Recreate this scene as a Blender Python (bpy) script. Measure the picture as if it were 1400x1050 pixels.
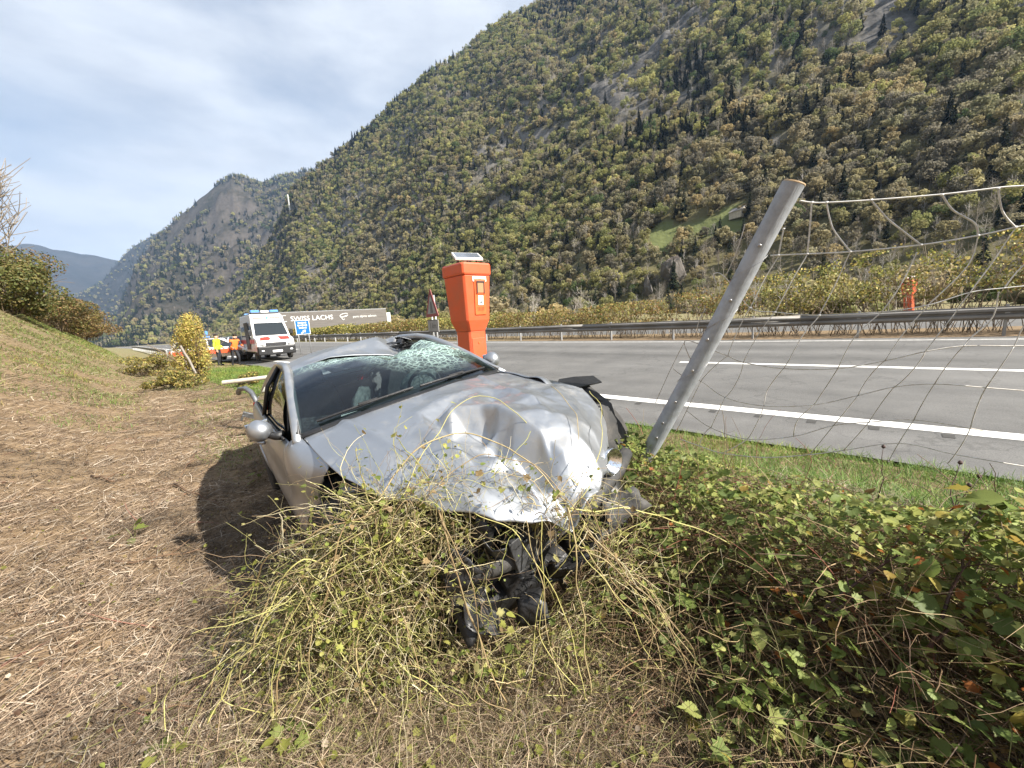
import bpy, bmesh, math, random
import numpy as np
from mathutils import Vector, Matrix, noise as mnoise
from mathutils.geometry import delaunay_2d_cdt

rng = np.random.default_rng(7)
random.seed(7)
for o in list(bpy.data.objects):
    bpy.data.objects.remove(o, do_unlink=True)
SC = bpy.context.scene
COL = SC.collection
R = math.radians

# ------------------------------------------------------------ camera, sky, sun
CAMZ = 1.55
PITCH, ROLL = R(9.19), R(3.72)
cam_d = bpy.data.cameras.new('camera')
cam = bpy.data.objects.new('camera', cam_d)
COL.objects.link(cam)
cam_d.sensor_width = 36.0
cam_d.lens = 36.0 * 530 / 1400
cam_d.clip_start = 0.02
cam_d.clip_end = 40000
fw = Vector((0, math.cos(PITCH), -math.sin(PITCH)))
up0 = Vector((0, math.sin(PITCH), math.cos(PITCH)))
r0 = Vector((1, 0, 0))
cr = math.cos(ROLL) * r0 - math.sin(ROLL) * up0
cu = math.sin(ROLL) * r0 + math.cos(ROLL) * up0
cam.matrix_world = Matrix(((cr.x, cu.x, -fw.x, 0), (cr.y, cu.y, -fw.y, 0), (cr.z, cu.z, -fw.z, CAMZ), (0, 0, 0, 1)))
SC.camera = cam

SUN_EL, SUN_AZ = R(38), R(117)          # azimuth clockwise from +Y
sun_dir = Vector((math.sin(SUN_AZ) * math.cos(SUN_EL), math.cos(SUN_AZ) * math.cos(SUN_EL), math.sin(SUN_EL)))
sl_ = bpy.data.lights.new('sun', 'SUN')
sl_.energy = 5.0
sl_.angle = R(0.55)
sl_.color = (1.0, 0.94, 0.85)
sun = bpy.data.objects.new('sun', sl_)
COL.objects.link(sun)
sun.rotation_euler = sun_dir.to_track_quat('Z', 'Y').to_euler()

W = bpy.data.worlds.new('World')
SC.world = W
W.use_nodes = True
nt = W.node_tree
nt.nodes.clear()
N = nt.nodes.new
out = N('ShaderNodeOutputWorld')
bg = N('ShaderNodeBackground')
bg.inputs[1].default_value = 0.05
sky = N('ShaderNodeTexSky')
sky.sky_type = 'NISHITA'
sky.sun_disc = False
sky.sun_elevation = SUN_EL
sky.sun_rotation = SUN_AZ
sky.air_density = 1.0
sky.dust_density = 1.2
tc = N('ShaderNodeTexCoord')
mp = N('ShaderNodeMapping')
mp.inputs['Scale'].default_value = (1.0, 1.0, 2.6)
mp.inputs['Location'].default_value = (3.1, 1.7, 0.4)
n1 = N('ShaderNodeTexNoise')
n1.inputs['Scale'].default_value = 1.7
n1.inputs['Detail'].default_value = 9
n1.inputs['Roughness'].default_value = 0.52
n1.inputs['Distortion'].default_value = 0.25
n2 = N('ShaderNodeTexNoise')
n2.inputs['Scale'].default_value = 4.2
n2.inputs['Detail'].default_value = 8
n2.inputs['Roughness'].default_value = 0.55
mr = N('ShaderNodeMapRange')
mr.inputs[1].default_value = 0.34
mr.inputs[2].default_value = 0.56
mr.inputs[3].default_value = 0.35
mr.inputs[4].default_value = 0.97
cr2 = N('ShaderNodeValToRGB')
cr2.color_ramp.elements[0].position = 0.33
cr2.color_ramp.elements[0].color = (4.7, 5.05, 5.7, 1)
cr2.color_ramp.elements[1].position = 0.6
cr2.color_ramp.elements[1].color = (6.3, 6.6, 7.1, 1)
mx = N('ShaderNodeMixRGB')
L_ = nt.links.new
L_(tc.outputs['Generated'], mp.inputs[0])
L_(mp.outputs[0], n1.inputs[0]); L_(mp.outputs[0], n2.inputs[0])
L_(n1.outputs[0], mr.inputs[0]); L_(mr.outputs[0], mx.inputs[0])
L_(n2.outputs[0], cr2.inputs[0])
L_(sky.outputs[0], mx.inputs[1]); L_(cr2.outputs[0], mx.inputs[2])
L_(mx.outputs[0], bg.inputs[0]); L_(bg.outputs[0], out.inputs[0])

SC.view_settings.view_transform = 'Standard'
SC.view_settings.look = 'None'
SC.view_settings.gamma = 1.0
SC.view_settings.exposure = 1.55
SC.view_settings.use_curve_mapping = False
SC.render.engine = 'CYCLES'
SC.cycles.use_denoising = True
SC.cycles.max_bounces = 8
SC.cycles.transparent_max_bounces = 16
SC.cycles.volume_bounces = 0

# ------------------------------------------------------------ helpers
DX, DY = -0.71468561, 0.69944584       # along the road
LX, LY = 0.69944584, 0.71468561        # to the right of it


def W3(s, l, z=0.0):
    return Vector((DX * s + LX * l, DY * s + LY * l, z))


def tag(o, label=None, cat=None, group=None, kind=None):
    if label: o['label'] = label
    if cat: o['category'] = cat
    if group: o['group'] = group
    if kind: o['kind'] = kind
    return o


def empty(name, loc=(0, 0, 0), rot=(0, 0, 0), label=None, cat=None, group=None):
    o = bpy.data.objects.new(name, None)
    COL.objects.link(o)
    o.empty_display_size = 0.2
    o.location = loc
    o.rotation_euler = rot
    return tag(o, label, cat, group)


def link(name, me, m=None, parent=None, smooth=False):
    o = bpy.data.objects.new(name, me)
    COL.objects.link(o)
    if m is not None:
        for q in (m if isinstance(m, (list, tuple)) else [m]):
            me.materials.append(q)
    if parent is not None:
        o.parent = parent
    if smooth:
        me.polygons.foreach_set('use_smooth', np.ones(len(me.polygons), bool))
    return o


def npmesh(name, verts, faces, cols=None, mids=None):
    """verts (n,3); faces (m,k) array of one face size; cols per-face colours"""
    verts = np.asarray(verts, np.float32)
    faces = np.asarray(faces, np.int32)
    me = bpy.data.meshes.new(name)
    me.vertices.add(len(verts))
    me.vertices.foreach_set('co', verts.ravel())
    m, k = faces.shape
    me.loops.add(m * k)
    me.loops.foreach_set('vertex_index', faces.ravel())
    me.polygons.add(m)
    me.polygons.foreach_set('loop_start', np.arange(0, m * k, k, dtype=np.int32))
    me.polygons.foreach_set('loop_total', np.full(m, k, np.int32))
    if mids is not None:
        me.polygons.foreach_set('material_index', np.asarray(mids, np.int32))
    me.update(calc_edges=True)
    if cols is not None:
        a = me.color_attributes.new('Col', 'FLOAT_COLOR', 'CORNER')
        c = np.ones((m, k, 4), np.float32)
        c[:, :, :3] = np.asarray(cols, np.float32)[:, None, :]
        a.data.foreach_set('color', c.ravel())
    return me


class MB:
    """collects primitives into one mesh"""
    def __init__(self):
        self.v = []; self.f = []; self.mi = []

    def add(self, vs, fs, mi=0):
        b = len(self.v)
        self.v += [tuple(q) for q in vs]
        self.f += [tuple(b + i for i in f) for f in fs]
        self.mi += [mi] * len(fs)

    def box(self, c, size, rot=None, mi=0, taper=(1, 1)):
        sx, sy, sz = size[0] / 2, size[1] / 2, size[2] / 2
        vs = []
        for z, tx, ty in ((-sz, 1, 1), (sz, taper[0], taper[1])):
            for x, y in ((-sx, -sy), (sx, -sy), (sx, sy), (-sx, sy)):
                p = Vector((x * tx, y * ty, z))
                if rot is not None: p = rot @ p
                vs.append(p + Vector(c))
        self.add(vs, [(0, 3, 2, 1), (4, 5, 6, 7), (0, 1, 5, 4), (1, 2, 6, 5), (2, 3, 7, 6), (3, 0, 4, 7)], mi)

    def tube(self, pts, r, n=6, mi=0, cap=True):
        pts = [Vector(p) for p in pts]
        m = len(pts)
        rs = r if isinstance(r, (list, tuple, np.ndarray)) else [r] * m
        vs = []; prev = None
        for i, p in enumerate(pts):
            t = (pts[min(i + 1, m - 1)] - pts[max(i - 1, 0)])
            if t.length < 1e-9: t = Vector((0, 0, 1))
            t.normalize()
            if prev is None:
                a = t.cross(Vector((0, 0, 1)))
                if a.length < 0.05: a = t.cross(Vector((1, 0, 0)))
            else:
                a = prev - t * prev.dot(t)
                if a.length < 1e-6: a = t.cross(Vector((1, 0, 0.3)))
            a.normalize(); prev = a
            b = t.cross(a)
            for k in range(n):
                w = 2 * math.pi * k / n
                vs.append(p + (a * math.cos(w) + b * math.sin(w)) * rs[i])
        fs = []
        for i in range(m - 1):
            for k in range(n):
                fs.append((i * n + k, i * n + (k + 1) % n, (i + 1) * n + (k + 1) % n, (i + 1) * n + k))
        if cap:
            fs.append(tuple(range(n - 1, -1, -1)))
            fs.append(tuple((m - 1) * n + k for k in range(n)))
        self.add(vs, fs, mi)

    def lathe(self, prof, c=(0, 0, 0), axis='z', n=20, mi=0):
        vs = []
        for r, h in prof:
            for k in range(n):
                w = 2 * math.pi * k / n
                x, y = r * math.cos(w), r * math.sin(w)
                p = {'z': (x, y, h), 'y': (x, h, y), 'x': (h, x, y)}[axis]
                vs.append((p[0] + c[0], p[1] + c[1], p[2] + c[2]))
        fs = []
        for i in range(len(prof) - 1):
            for k in range(n):
                fs.append((i * n + k, i * n + (k + 1) % n, (i + 1) * n + (k + 1) % n, (i + 1) * n + k))
        fs.append(tuple(range(n)))
        fs.append(tuple((len(prof) - 1) * n + k for k in range(n)))
        self.add(vs, fs, mi)

    def prism(self, outline, depth, mi=0, m4=None):
        """outline of (x,y) pushed along z by depth, then m4"""
        n = len(outline)
        vs = [Vector((x, y, 0)) for x, y in outline] + [Vector((x, y, depth)) for x, y in outline]
        if m4 is not None: vs = [m4 @ v for v in vs]
        self.add(vs, [tuple(range(n - 1, -1, -1)), tuple(range(n, 2 * n))] +
                 [(i, (i + 1) % n, n + (i + 1) % n, n + i) for i in range(n)], mi)

    def build(self, name, m=None, parent=None, smooth=False, bevel=0, seg=2, fix=True, auto=None):
        me = bpy.data.meshes.new(name)
        me.from_pydata(self.v, [], self.f)
        me.polygons.foreach_set('material_index', np.array(self.mi, np.int32))
        if fix:
            bm = bmesh.new(); bm.from_mesh(me)
            bmesh.ops.recalc_face_normals(bm, faces=bm.faces)
            bm.to_mesh(me); bm.free()
        me.update()
        o = link(name, me, m, parent, smooth or auto is not None)
        if auto is not None:
            me.set_sharp_from_angle(angle=R(auto))
        if bevel:
            b = o.modifiers.new('bevel', 'BEVEL')
            b.width = bevel; b.segments = seg; b.limit_method = 'ANGLE'; b.angle_limit = R(35)
        return o


def grid_mesh(name, P, m, parent=None, smooth=True, keep=None, thick=0, close_u=False):
    """P (nu,nv,3) -> one surface; keep (nu-1,nv-1) bool drops faces"""
    nu, nv = P.shape[:2]
    I = np.arange(nu * nv).reshape(nu, nv)
    F = np.stack([I[:-1, :-1], I[1:, :-1], I[1:, 1:], I[:-1, 1:]], -1)
    F = F.reshape(-1, 4) if keep is None else F[keep]
    used, inv = np.unique(F, return_inverse=True)
    me = npmesh(name, P.reshape(-1, 3)[used], inv.reshape(F.shape))
    o = link(name, me, m, parent, smooth)
    if thick:
        s = o.modifiers.new('solid', 'SOLIDIFY'); s.thickness = thick; s.offset = -1
    return o


def copy_tree(o, parent=None):
    c = o.copy()
    COL.objects.link(c)
    if parent is not None: c.parent = parent
    for ch in list(o.children): copy_tree(ch, c)
    return c


# ------------------------------------------------------------ materials
MATS = {}


def mat(name, col, rough=0.6, metal=0.0, var=0.0, scale=8.0, bump=0.0, bscale=None, col2=None, coat=0.0, spec=0.5,
        coord='Object', detail=6, vcol=False, rvar=0.0, lo=0.35, hi=0.65, objrand=None, trans=None, bdist=0.01):
    if name in MATS: return MATS[name]
    m = bpy.data.materials.new(name)
    MATS[name] = m
    m.use_nodes = True
    t = m.node_tree; n = t.nodes; lk = t.links.new
    p = n['Principled BSDF']
    p.inputs['Base Color'].default_value = (*col, 1)
    p.inputs['Roughness'].default_value = rough
    p.inputs['Metallic'].default_value = metal
    p.inputs['Coat Weight'].default_value = coat
    p.inputs['Coat Roughness'].default_value = 0.06
    p.inputs['Specular IOR Level'].default_value = spec
    src = None
    co = n.new('ShaderNodeTexCoord').outputs[coord]
    if vcol:
        a = n.new('ShaderNodeVertexColor'); a.layer_name = 'Col'
        src = a.outputs[0]
    if col2 is not None or var:
        tx = n.new('ShaderNodeTexNoise')
        tx.inputs['Scale'].default_value = scale
        tx.inputs['Detail'].default_value = detail
        tx.inputs['Roughness'].default_value = 0.62
        lk(co, tx.inputs[0])
        rp = n.new('ShaderNodeMapRange')
        rp.inputs[1].default_value = lo; rp.inputs[2].default_value = hi
        lk(tx.outputs[0], rp.inputs[0])
        mxx = n.new('ShaderNodeMixRGB')
        lk(rp.outputs[0], mxx.inputs[0])
        if src is not None:
            mxx.blend_type = 'MULTIPLY'; lk(src, mxx.inputs[1]); k = 1 - var
            mxx.inputs[2].default_value = (k, k, k, 1)
        else:
            c2 = col2 if col2 is not None else tuple(c * (1 - var) for c in col)
            mxx.inputs[1].default_value = (*col, 1); mxx.inputs[2].default_value = (*c2, 1)
        src = mxx.outputs[0]
        if rvar:
            r2 = n.new('ShaderNodeMapRange')
            r2.inputs[3].default_value = max(0.02, rough - rvar); r2.inputs[4].default_value = min(1, rough + rvar)
            lk(tx.outputs[0], r2.inputs[0]); lk(r2.outputs[0], p.inputs['Roughness'])
    if objrand:
        oi = n.new('ShaderNodeObjectInfo')
        rp = n.new('ShaderNodeValToRGB')
        el = rp.color_ramp.elements
        while len(el) < len(objrand): el.new(0.5)
        for i, c in enumerate(objrand):
            el[i].position = i / (len(objrand) - 1); el[i].color = (*c, 1)
        lk(oi.outputs['Random'], rp.inputs[0])
        if src is not None:
            mm = n.new('ShaderNodeMixRGB'); mm.blend_type = 'MULTIPLY'; mm.inputs[0].default_value = 1
            lk(rp.outputs[0], mm.inputs[1]); lk(src, mm.inputs[2]); src = mm.outputs[0]
        else: src = rp.outputs[0]
    if src is not None: lk(src, p.inputs['Base Color'])
    if bump:
        bt = n.new('ShaderNodeTexNoise')
        bt.inputs['Scale'].default_value = bscale or scale * 3
        bt.inputs['Detail'].default_value = 8
        lk(co, bt.inputs[0])
        bn = n.new('ShaderNodeBump')
        bn.inputs['Strength'].default_value = bump
        bn.inputs['Distance'].default_value = bdist
        lk(bt.outputs[0], bn.inputs['Height']); lk(bn.outputs[0], p.inputs['Normal'])
    if trans:                       # leaf: light passes through the blade
        tr = n.new('ShaderNodeBsdfTranslucent')
        if src is not None: lk(src, tr.inputs[0])
        else: tr.inputs[0].default_value = (*col, 1)
        ms = n.new('ShaderNodeMixShader'); ms.inputs[0].default_value = trans
        lk(p.outputs[0], ms.inputs[1]); lk(tr.outputs[0], ms.inputs[2])
        lk(ms.outputs[0], n['Material Output'].inputs[0])
    return m


def text_mesh(body, size, m, name='lettering', parent=None, loc=(0, 0, 0), rot=(0, 0, 0), extrude=0.001, sx=1.0, align='CENTER'):
    cu_ = bpy.data.curves.new('txt', 'FONT')
    cu_.body = body; cu_.size = size; cu_.extrude = extrude
    cu_.align_x = align; cu_.align_y = 'CENTER'
    cu_.resolution_u = 3
    to = bpy.data.objects.new('txt', cu_)
    COL.objects.link(to)
    dg = bpy.context.evaluated_depsgraph_get()
    me = bpy.data.meshes.new_from_object(to.evaluated_get(dg))
    me.name = name
    bpy.data.objects.remove(to, do_unlink=True)
    me.materials.clear()
    o = link(name, me, m, parent)
    o.location = loc; o.rotation_euler = rot; o.scale = (sx, 1, 1)
    return o


def fbm(x, y, sc, oct=5, seed=0.0, ridged=False):
    """numpy value-noise fbm"""
    out_ = np.zeros(np.broadcast(x, y).shape); amp = 1.0; tot = 0
    for o_ in range(oct):
        fx = x / sc * 2 ** o_ + 17.3 * o_ + seed; fy = y / sc * 2 ** o_ - 9.1 * o_ + seed * 1.7
        ix = np.floor(fx).astype(np.int64); iy = np.floor(fy).astype(np.int64)
        tx = fx - ix; ty = fy - iy
        tx = tx * tx * (3 - 2 * tx); ty = ty * ty * (3 - 2 * ty)

        def h(a, b):
            q = (a * 374761393 + b * 668265263 + int(seed * 1000) * 69069) & 0xffffffff
            q = ((q ^ (q >> 13)) * 1274126177) & 0xffffffff
            return ((q ^ (q >> 16)) & 0xffff) / 65535.0
        v = (h(ix, iy) * (1 - tx) + h(ix + 1, iy) * tx) * (1 - ty) + (h(ix, iy + 1) * (1 - tx) + h(ix + 1, iy + 1) * tx) * ty
        v = v * 2 - 1
        if ridged: v = 1 - 2 * np.abs(v)
        out_ += amp * v; tot += amp; amp *= 0.5
    return out_ / tot


def sstep(a, b, x):
    t = np.clip((np.asarray(x, float) - a) / (b - a), 0, 1)
    return t * t * (3 - 2 * t)
# ------------------------------------------------------------ ground
def grade(s):
    return 0.008 * np.clip(np.asarray(s, float) - 4, 0, 90)


def roadz(s, l):
    return -0.435 + 0.0594 * np.asarray(l, float) + grade(s)


def to_sl(x, y):
    return DX * x + DY * y, LX * x + LY * y


def gz(x, y):
    """height of the ground sheet"""
    x = np.asarray(x, float); y = np.asarray(y, float)
    s, l = to_sl(x, y)
    foot = 0.05 + 1.2 * sstep(6, 34, s) - .5 * sstep(1.5, -2, s)
    d = np.maximum(foot - l, 0)
    slope = (0.56 + 0.34 * sstep(8, 30, s)) * (1 - .75 * sstep(60, 130, s))
    bank = slope * (np.sqrt(d * d + 0.35) - 0.59) * (1 - sstep(26, 60, d))
    bank = np.minimum(bank, 9 + 0 * d)
    ditch = -0.07 * np.exp(-((l - 0.75) / 0.8) ** 2) * (1 - sstep(8, 14, s))
    berm = 0.30 * np.exp(-((l - 2.9) / 0.85) ** 2) * (1 - sstep(7, 11, s))
    mound = 0.0 * np.exp(-(((s - 5.4) / 1.1) ** 2 + ((l - 1.8) / 0.8) ** 2))
    verge = -0.115 * sstep(3.0, 5.0, l)
    base = bank + ditch + berm + mound + verge + grade(s) * sstep(-8, 0, l) + 0.0
    rz = roadz(s, l) - 0.13
    w = sstep(5.2, 5.42, l)
    z = base * (1 - w) + rz * w
    # far side: median then valley floor
    w2 = sstep(14.6, 15.0, l)
    z = z * (1 - w2) + (0.43 + grade(s) + 0.25 * sstep(60, 160, l) - 0.10 * sstep(19, 19.4, l) * (1 - sstep(28, 28.6, l))) * w2
    nz = (0.05 * fbm(x, y, 0.9, 4, 1.0) + .03 * fbm(x, y, .35, 3, 61.)) * (1 - sstep(4.6, 5.1, l)) + 0.25 * fbm(x, y, 14, 3, 4.0) * (sstep(34, 60, l) + (1 - sstep(-9, -3, l)))
    return z + nz


def axis(lo, hi, fine_lo, fine_hi, step, growth=1.12):
    a = list(np.arange(fine_lo, fine_hi, step))
    st = step; v = fine_hi
    while v < hi: a.append(v); st *= growth; v += st
    a.append(hi)
    st = step; v = fine_lo - step
    while v > lo: a.insert(0, v); st *= growth; v -= st
    a.insert(0, lo)
    return np.array(a)


S_ax = axis(-600, 9000, -3.5, 14, 0.085, 1.10)
L_ax = axis(-6000, 9000, -4.0, 5.6, 0.075, 1.09)
L_ax = np.unique(np.concatenate([L_ax, [14.6, 14.8, 15.0, 19.0, 19.4, 28, 28.6]]))
SS, LL = np.meshgrid(S_ax, L_ax, indexing='ij')
GX, GY = DX * SS + LX * LL, DY * SS + LY * LL
GP = np.stack([GX, GY, gz(GX, GY)], -1)
soil = mat('soil', (0.26, 0.18, 0.10), 0.95, col2=(0.13, 0.085, 0.045), scale=7, bump=1.0, bscale=60, detail=10, bdist=0.02)
# far turf takes over where single blades stop being visible
t_ = soil.node_tree
pn = t_.nodes['Principled BSDF']
src = pn.inputs['Base Color'].links[0].from_socket
geo = t_.nodes.new('ShaderNodeNewGeometry')
dist = t_.nodes.new('ShaderNodeVectorMath'); dist.operation = 'LENGTH'
t_.links.new(geo.outputs['Position'], dist.inputs[0])
rg = t_.nodes.new('ShaderNodeMapRange')
rg.inputs[1].default_value = 16; rg.inputs[2].default_value = 45
t_.links.new(dist.outputs['Value'], rg.inputs[0])
tn = t_.nodes.new('ShaderNodeTexNoise'); tn.inputs['Scale'].default_value = 0.55; tn.inputs['Detail'].default_value = 9
tcn = t_.nodes.new('ShaderNodeTexCoord'); t_.links.new(tcn.outputs['Object'], tn.inputs[0])
rr_ = t_.nodes.new('ShaderNodeValToRGB')
rr_.color_ramp.elements[0].position = 0.36; rr_.color_ramp.elements[0].color = (0.20, 0.155, 0.075, 1)
rr_.color_ramp.elements[1].position = 0.62; rr_.color_ramp.elements[1].color = (0.165, 0.16, 0.065, 1)
t_.links.new(tn.outputs[0], rr_.inputs[0])
mxg = t_.nodes.new('ShaderNodeMixRGB')
t_.links.new(rg.outputs[0], mxg.inputs[0]); t_.links.new(src, mxg.inputs[1]); t_.links.new(rr_.outputs[0], mxg.inputs[2])
t_.links.new(mxg.outputs[0], pn.inputs['Base Color'])
ground = grid_mesh('ground', GP, soil)
tag(ground, kind='structure')

# ------------------------------------------------------------ road
RS = np.concatenate([np.arange(-40, 30, 1.0), np.arange(30, 120, 3.0), np.arange(120, 700, 20.0)])


def strip(name, l0, l1, dz, m, s0=-40, s1=700, nl=2, jitter=0.0, under=None):
    ss = RS[(RS > s0) & (RS < s1)]
    ss = np.concatenate([[s0], ss, [s1]])
    ll = np.linspace(l0, l1, nl)
    A, B = np.meshgrid(ss, ll, indexing='ij')
    if jitter:
        B = B + jitter * fbm(A, B * 0 + 3, 0.7, 4, 2.2) * (B == B.min())
    P = np.stack([DX * A + LX * B, DY * A + LY * B, roadz(A, B) + dz], -1)
    o = grid_mesh(name, P, m)
    return tag(o, kind='structure')


asphalt = mat('asphalt', (0.132, 0.129, 0.123), 0.85, col2=(0.10, 0.098, 0.094), scale=1.1, bump=0.55, bscale=170, detail=12, bdist=0.006)
# long tyre tracks and speckle in the surfacing
t_ = asphalt.node_tree; pn = t_.nodes['Principled BSDF']; src = pn.inputs['Base Color'].links[0].from_socket
sp = t_.nodes.new('ShaderNodeTexNoise'); sp.inputs['Scale'].default_value = 95; sp.inputs['Detail'].default_value = 3
tcn = t_.nodes.new('ShaderNodeTexCoord'); t_.links.new(tcn.outputs['Object'], sp.inputs[0])
sr = t_.nodes.new('ShaderNodeMapRange'); sr.inputs[1].default_value = 0.3; sr.inputs[2].default_value = 0.7; sr.inputs[3].default_value = 0.72; sr.inputs[4].default_value = 1.32
t_.links.new(sp.outputs[0], sr.inputs[0])
mp_ = t_.nodes.new('ShaderNodeMapping'); mp_.inputs['Rotation'].default_value = (0, 0, -math.atan2(DY, DX)); mp_.vector_type = 'POINT'
mp2 = t_.nodes.new('ShaderNodeMapping'); mp2.inputs['Scale'].default_value = (0.035, 1.1, 1)
t_.links.new(tcn.outputs['Object'], mp_.inputs[0]); t_.links.new(mp_.outputs[0], mp2.inputs[0])
st = t_.nodes.new('ShaderNodeTexNoise'); st.inputs['Scale'].default_value = 1.0; st.inputs['Detail'].default_value = 5
t_.links.new(mp2.outputs[0], st.inputs[0])
st2 = t_.nodes.new('ShaderNodeMapRange'); st2.inputs[1].default_value = 0.3; st2.inputs[2].default_value = 0.7; st2.inputs[3].default_value = 0.74; st2.inputs[4].default_value = 1.22
t_.links.new(st.outputs[0], st2.inputs[0])
mu = t_.nodes.new('ShaderNodeMath'); mu.operation = 'MULTIPLY'
t_.links.new(sr.outputs[0], mu.inputs[0]); t_.links.new(st2.outputs[0], mu.inputs[1])
ck = t_.nodes.new('ShaderNodeTexVoronoi'); ck.feature = 'DISTANCE_TO_EDGE'; ck.inputs['Scale'].default_value = .38
cn = t_.nodes.new('ShaderNodeTexNoise'); cn.inputs['Scale'].default_value = 1.6; cn.inputs['Detail'].default_value = 8
t_.links.new(tcn.outputs['Object'], cn.inputs[0])
cm = t_.nodes.new('ShaderNodeVectorMath'); cm.operation = 'MULTIPLY_ADD'; cm.inputs[1].default_value = (1.6,) * 3
t_.links.new(cn.outputs['Color'], cm.inputs[0]); t_.links.new(tcn.outputs['Object'], cm.inputs[2]); t_.links.new(cm.outputs[0], ck.inputs['Vector'])
cq = t_.nodes.new('ShaderNodeMapRange'); cq.inputs[2].default_value = .012; cq.inputs[3].default_value = .72; cq.inputs[4].default_value = 1
t_.links.new(ck.outputs['Distance'], cq.inputs[0])
mu2 = t_.nodes.new('ShaderNodeMath'); mu2.operation = 'MULTIPLY'; t_.links.new(mu.outputs[0], mu2.inputs[0]); t_.links.new(cq.outputs[0], mu2.inputs[1]); mu = mu2
vm = t_.nodes.new('ShaderNodeVectorMath'); vm.operation = 'SCALE'
t_.links.new(src, vm.inputs[0]); t_.links.new(mu.outputs[0], vm.inputs['Scale'])
t_.links.new(vm.outputs[0], pn.inputs['Base Color'])
paint = mat('road_paint', (0.78, 0.77, 0.73), 0.7, col2=(0.58, 0.56, 0.52), scale=14, bump=0.3, bscale=200, lo=0.45, hi=0.8)
strip('road', 5.36, 14.75, 0.0, asphalt, nl=14, jitter=0.05)
strip('opposite_road', 19.2, 28.4, 0.0, asphalt, nl=2)
for o in [bpy.data.objects['opposite_road']]:
    v = np.array([q.co[:] for q in o.data.vertices]); s_, l_ = to_sl(v[:, 0], v[:, 1])
    v[:, 2] = 0.44 + grade(s_) - 0.06; o.data.vertices.foreach_set('co', v.ravel())
strip('edge_line', 6.54, 6.78, 0.004, paint)
strip('far_edge_line', 14.20, 14.36, 0.004, mat('worn_road_paint', (0.46, 0.45, 0.43), 0.8, col2=(0.24, 0.235, 0.22), scale=9, lo=.4, hi=.7))
strip('lane_line', 10.40, 10.57, 0.004, paint, s0=-5.2, s1=3.95)
for k in range(3, 12):
    strip('lane_line', 10.40, 10.57, 0.004, paint, s0=3.95 + 12 * k - 6, s1=3.95 + 12 * k)
# rumble dashes, cut into the shoulder beside the edge line
dk = mat('rumble_asphalt', (0.05, 0.048, 0.045), 0.9)
mb = MB()
for k in range(-6, 60):
    s = k * 0.62
    c = [(s, 6.36), (s + 0.10, 6.36), (s + 0.10, 6.49), (s, 6.49)]
    mb.add([W3(a, b, float(roadz(a, b)) + 0.004) for a, b in c], [(0, 1, 2, 3)])
tag(mb.build('rumble_strip', dk, fix=False), kind='structure')
# ------------------------------------------------------------ mountains
def interp(xs, ys, q):
    return np.interp(q, xs, ys)


AZ_E = [-180, -150, -120, -90, -60, -42, -37.5, -35, -32, -29, -26.2, -22, -17, -12, -8, 0, 3, 8, 11, 16, 22, 30, 45, 60, 90, 120, 150, 180]
EL_E = [0, 0, 0, 0, 0, 0, 0.3, 3.5, 8, 12.5, 17.6, 20.6, 24.0, 27.5, 29.8, 33.2, 34.2, 34.9, 35.6, 37, 38, 38, 37.5, 36, 30, 20, 5, 0]
AZ_B = [-180, -42, -37, -30, -20, -10, 0, 12, 25, 50, 90, 180]
R_B = [900, 900, 760, 520, 340, 235, 185, 150, 135, 125, 150, 500]
AZ_R = [-180, -42, -37, -30, -20, -10, 0, 12, 25, 50, 90, 180]
R_R = [1400, 1200, 1040, 940, 850, 780, 740, 720, 700, 680, 700, 1300]


def mount_z(az, r):
    """forested main mountain: height over azimuth (deg) and distance"""
    rb, rr = interp(AZ_B, R_B, az), interp(AZ_R, R_R, az)
    H = rr * np.tan(np.radians(interp(AZ_E, EL_E, az)))
    t = (r - rb) / (rr - rb)
    tc_ = np.clip(t, 0, 1)
    prof = 0.30 * tc_ + 0.70 * tc_ ** 1.55
    back = np.clip((t - 1), 0, 3)
    x, y = r * np.sin(np.radians(az)), r * np.cos(np.radians(az))
    gul = fbm(x + 0.35 * y, y, 210, 5, 3.0, True)        # gullies and ribs
    env = np.sin(np.pi * np.clip(t, 0, 1)) ** 0.8
    z = H * prof * (1 - 0.55 * back) + (H * 0.085 * gul + 9 * fbm(x, y, 60, 4, 8.0)) * env
    z = z + env * 7 * fbm(x + y, y * .4, 26, 4, 6.0, True) * sstep(.3, .5, t) + sstep(0.8, 1.0, t) * 6 * fbm(x, y, 35, 4, 5.5)
    return np.where(t < 0, -3, np.maximum(z, -3)) + 1.0


def polar_sheet(name, az0, az1, naz, rfun, zfun, nr, m):
    az = np.linspace(az0, az1, naz)
    t = np.linspace(0, 1, nr)
    A, T = np.meshgrid(az, t, indexing='ij')
    Rr = rfun(A, T)
    Z = zfun(A, Rr)
    P = np.stack([Rr * np.sin(np.radians(A)), Rr * np.cos(np.radians(A)), Z], -1)
    return grid_mesh(name, P, m)


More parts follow.
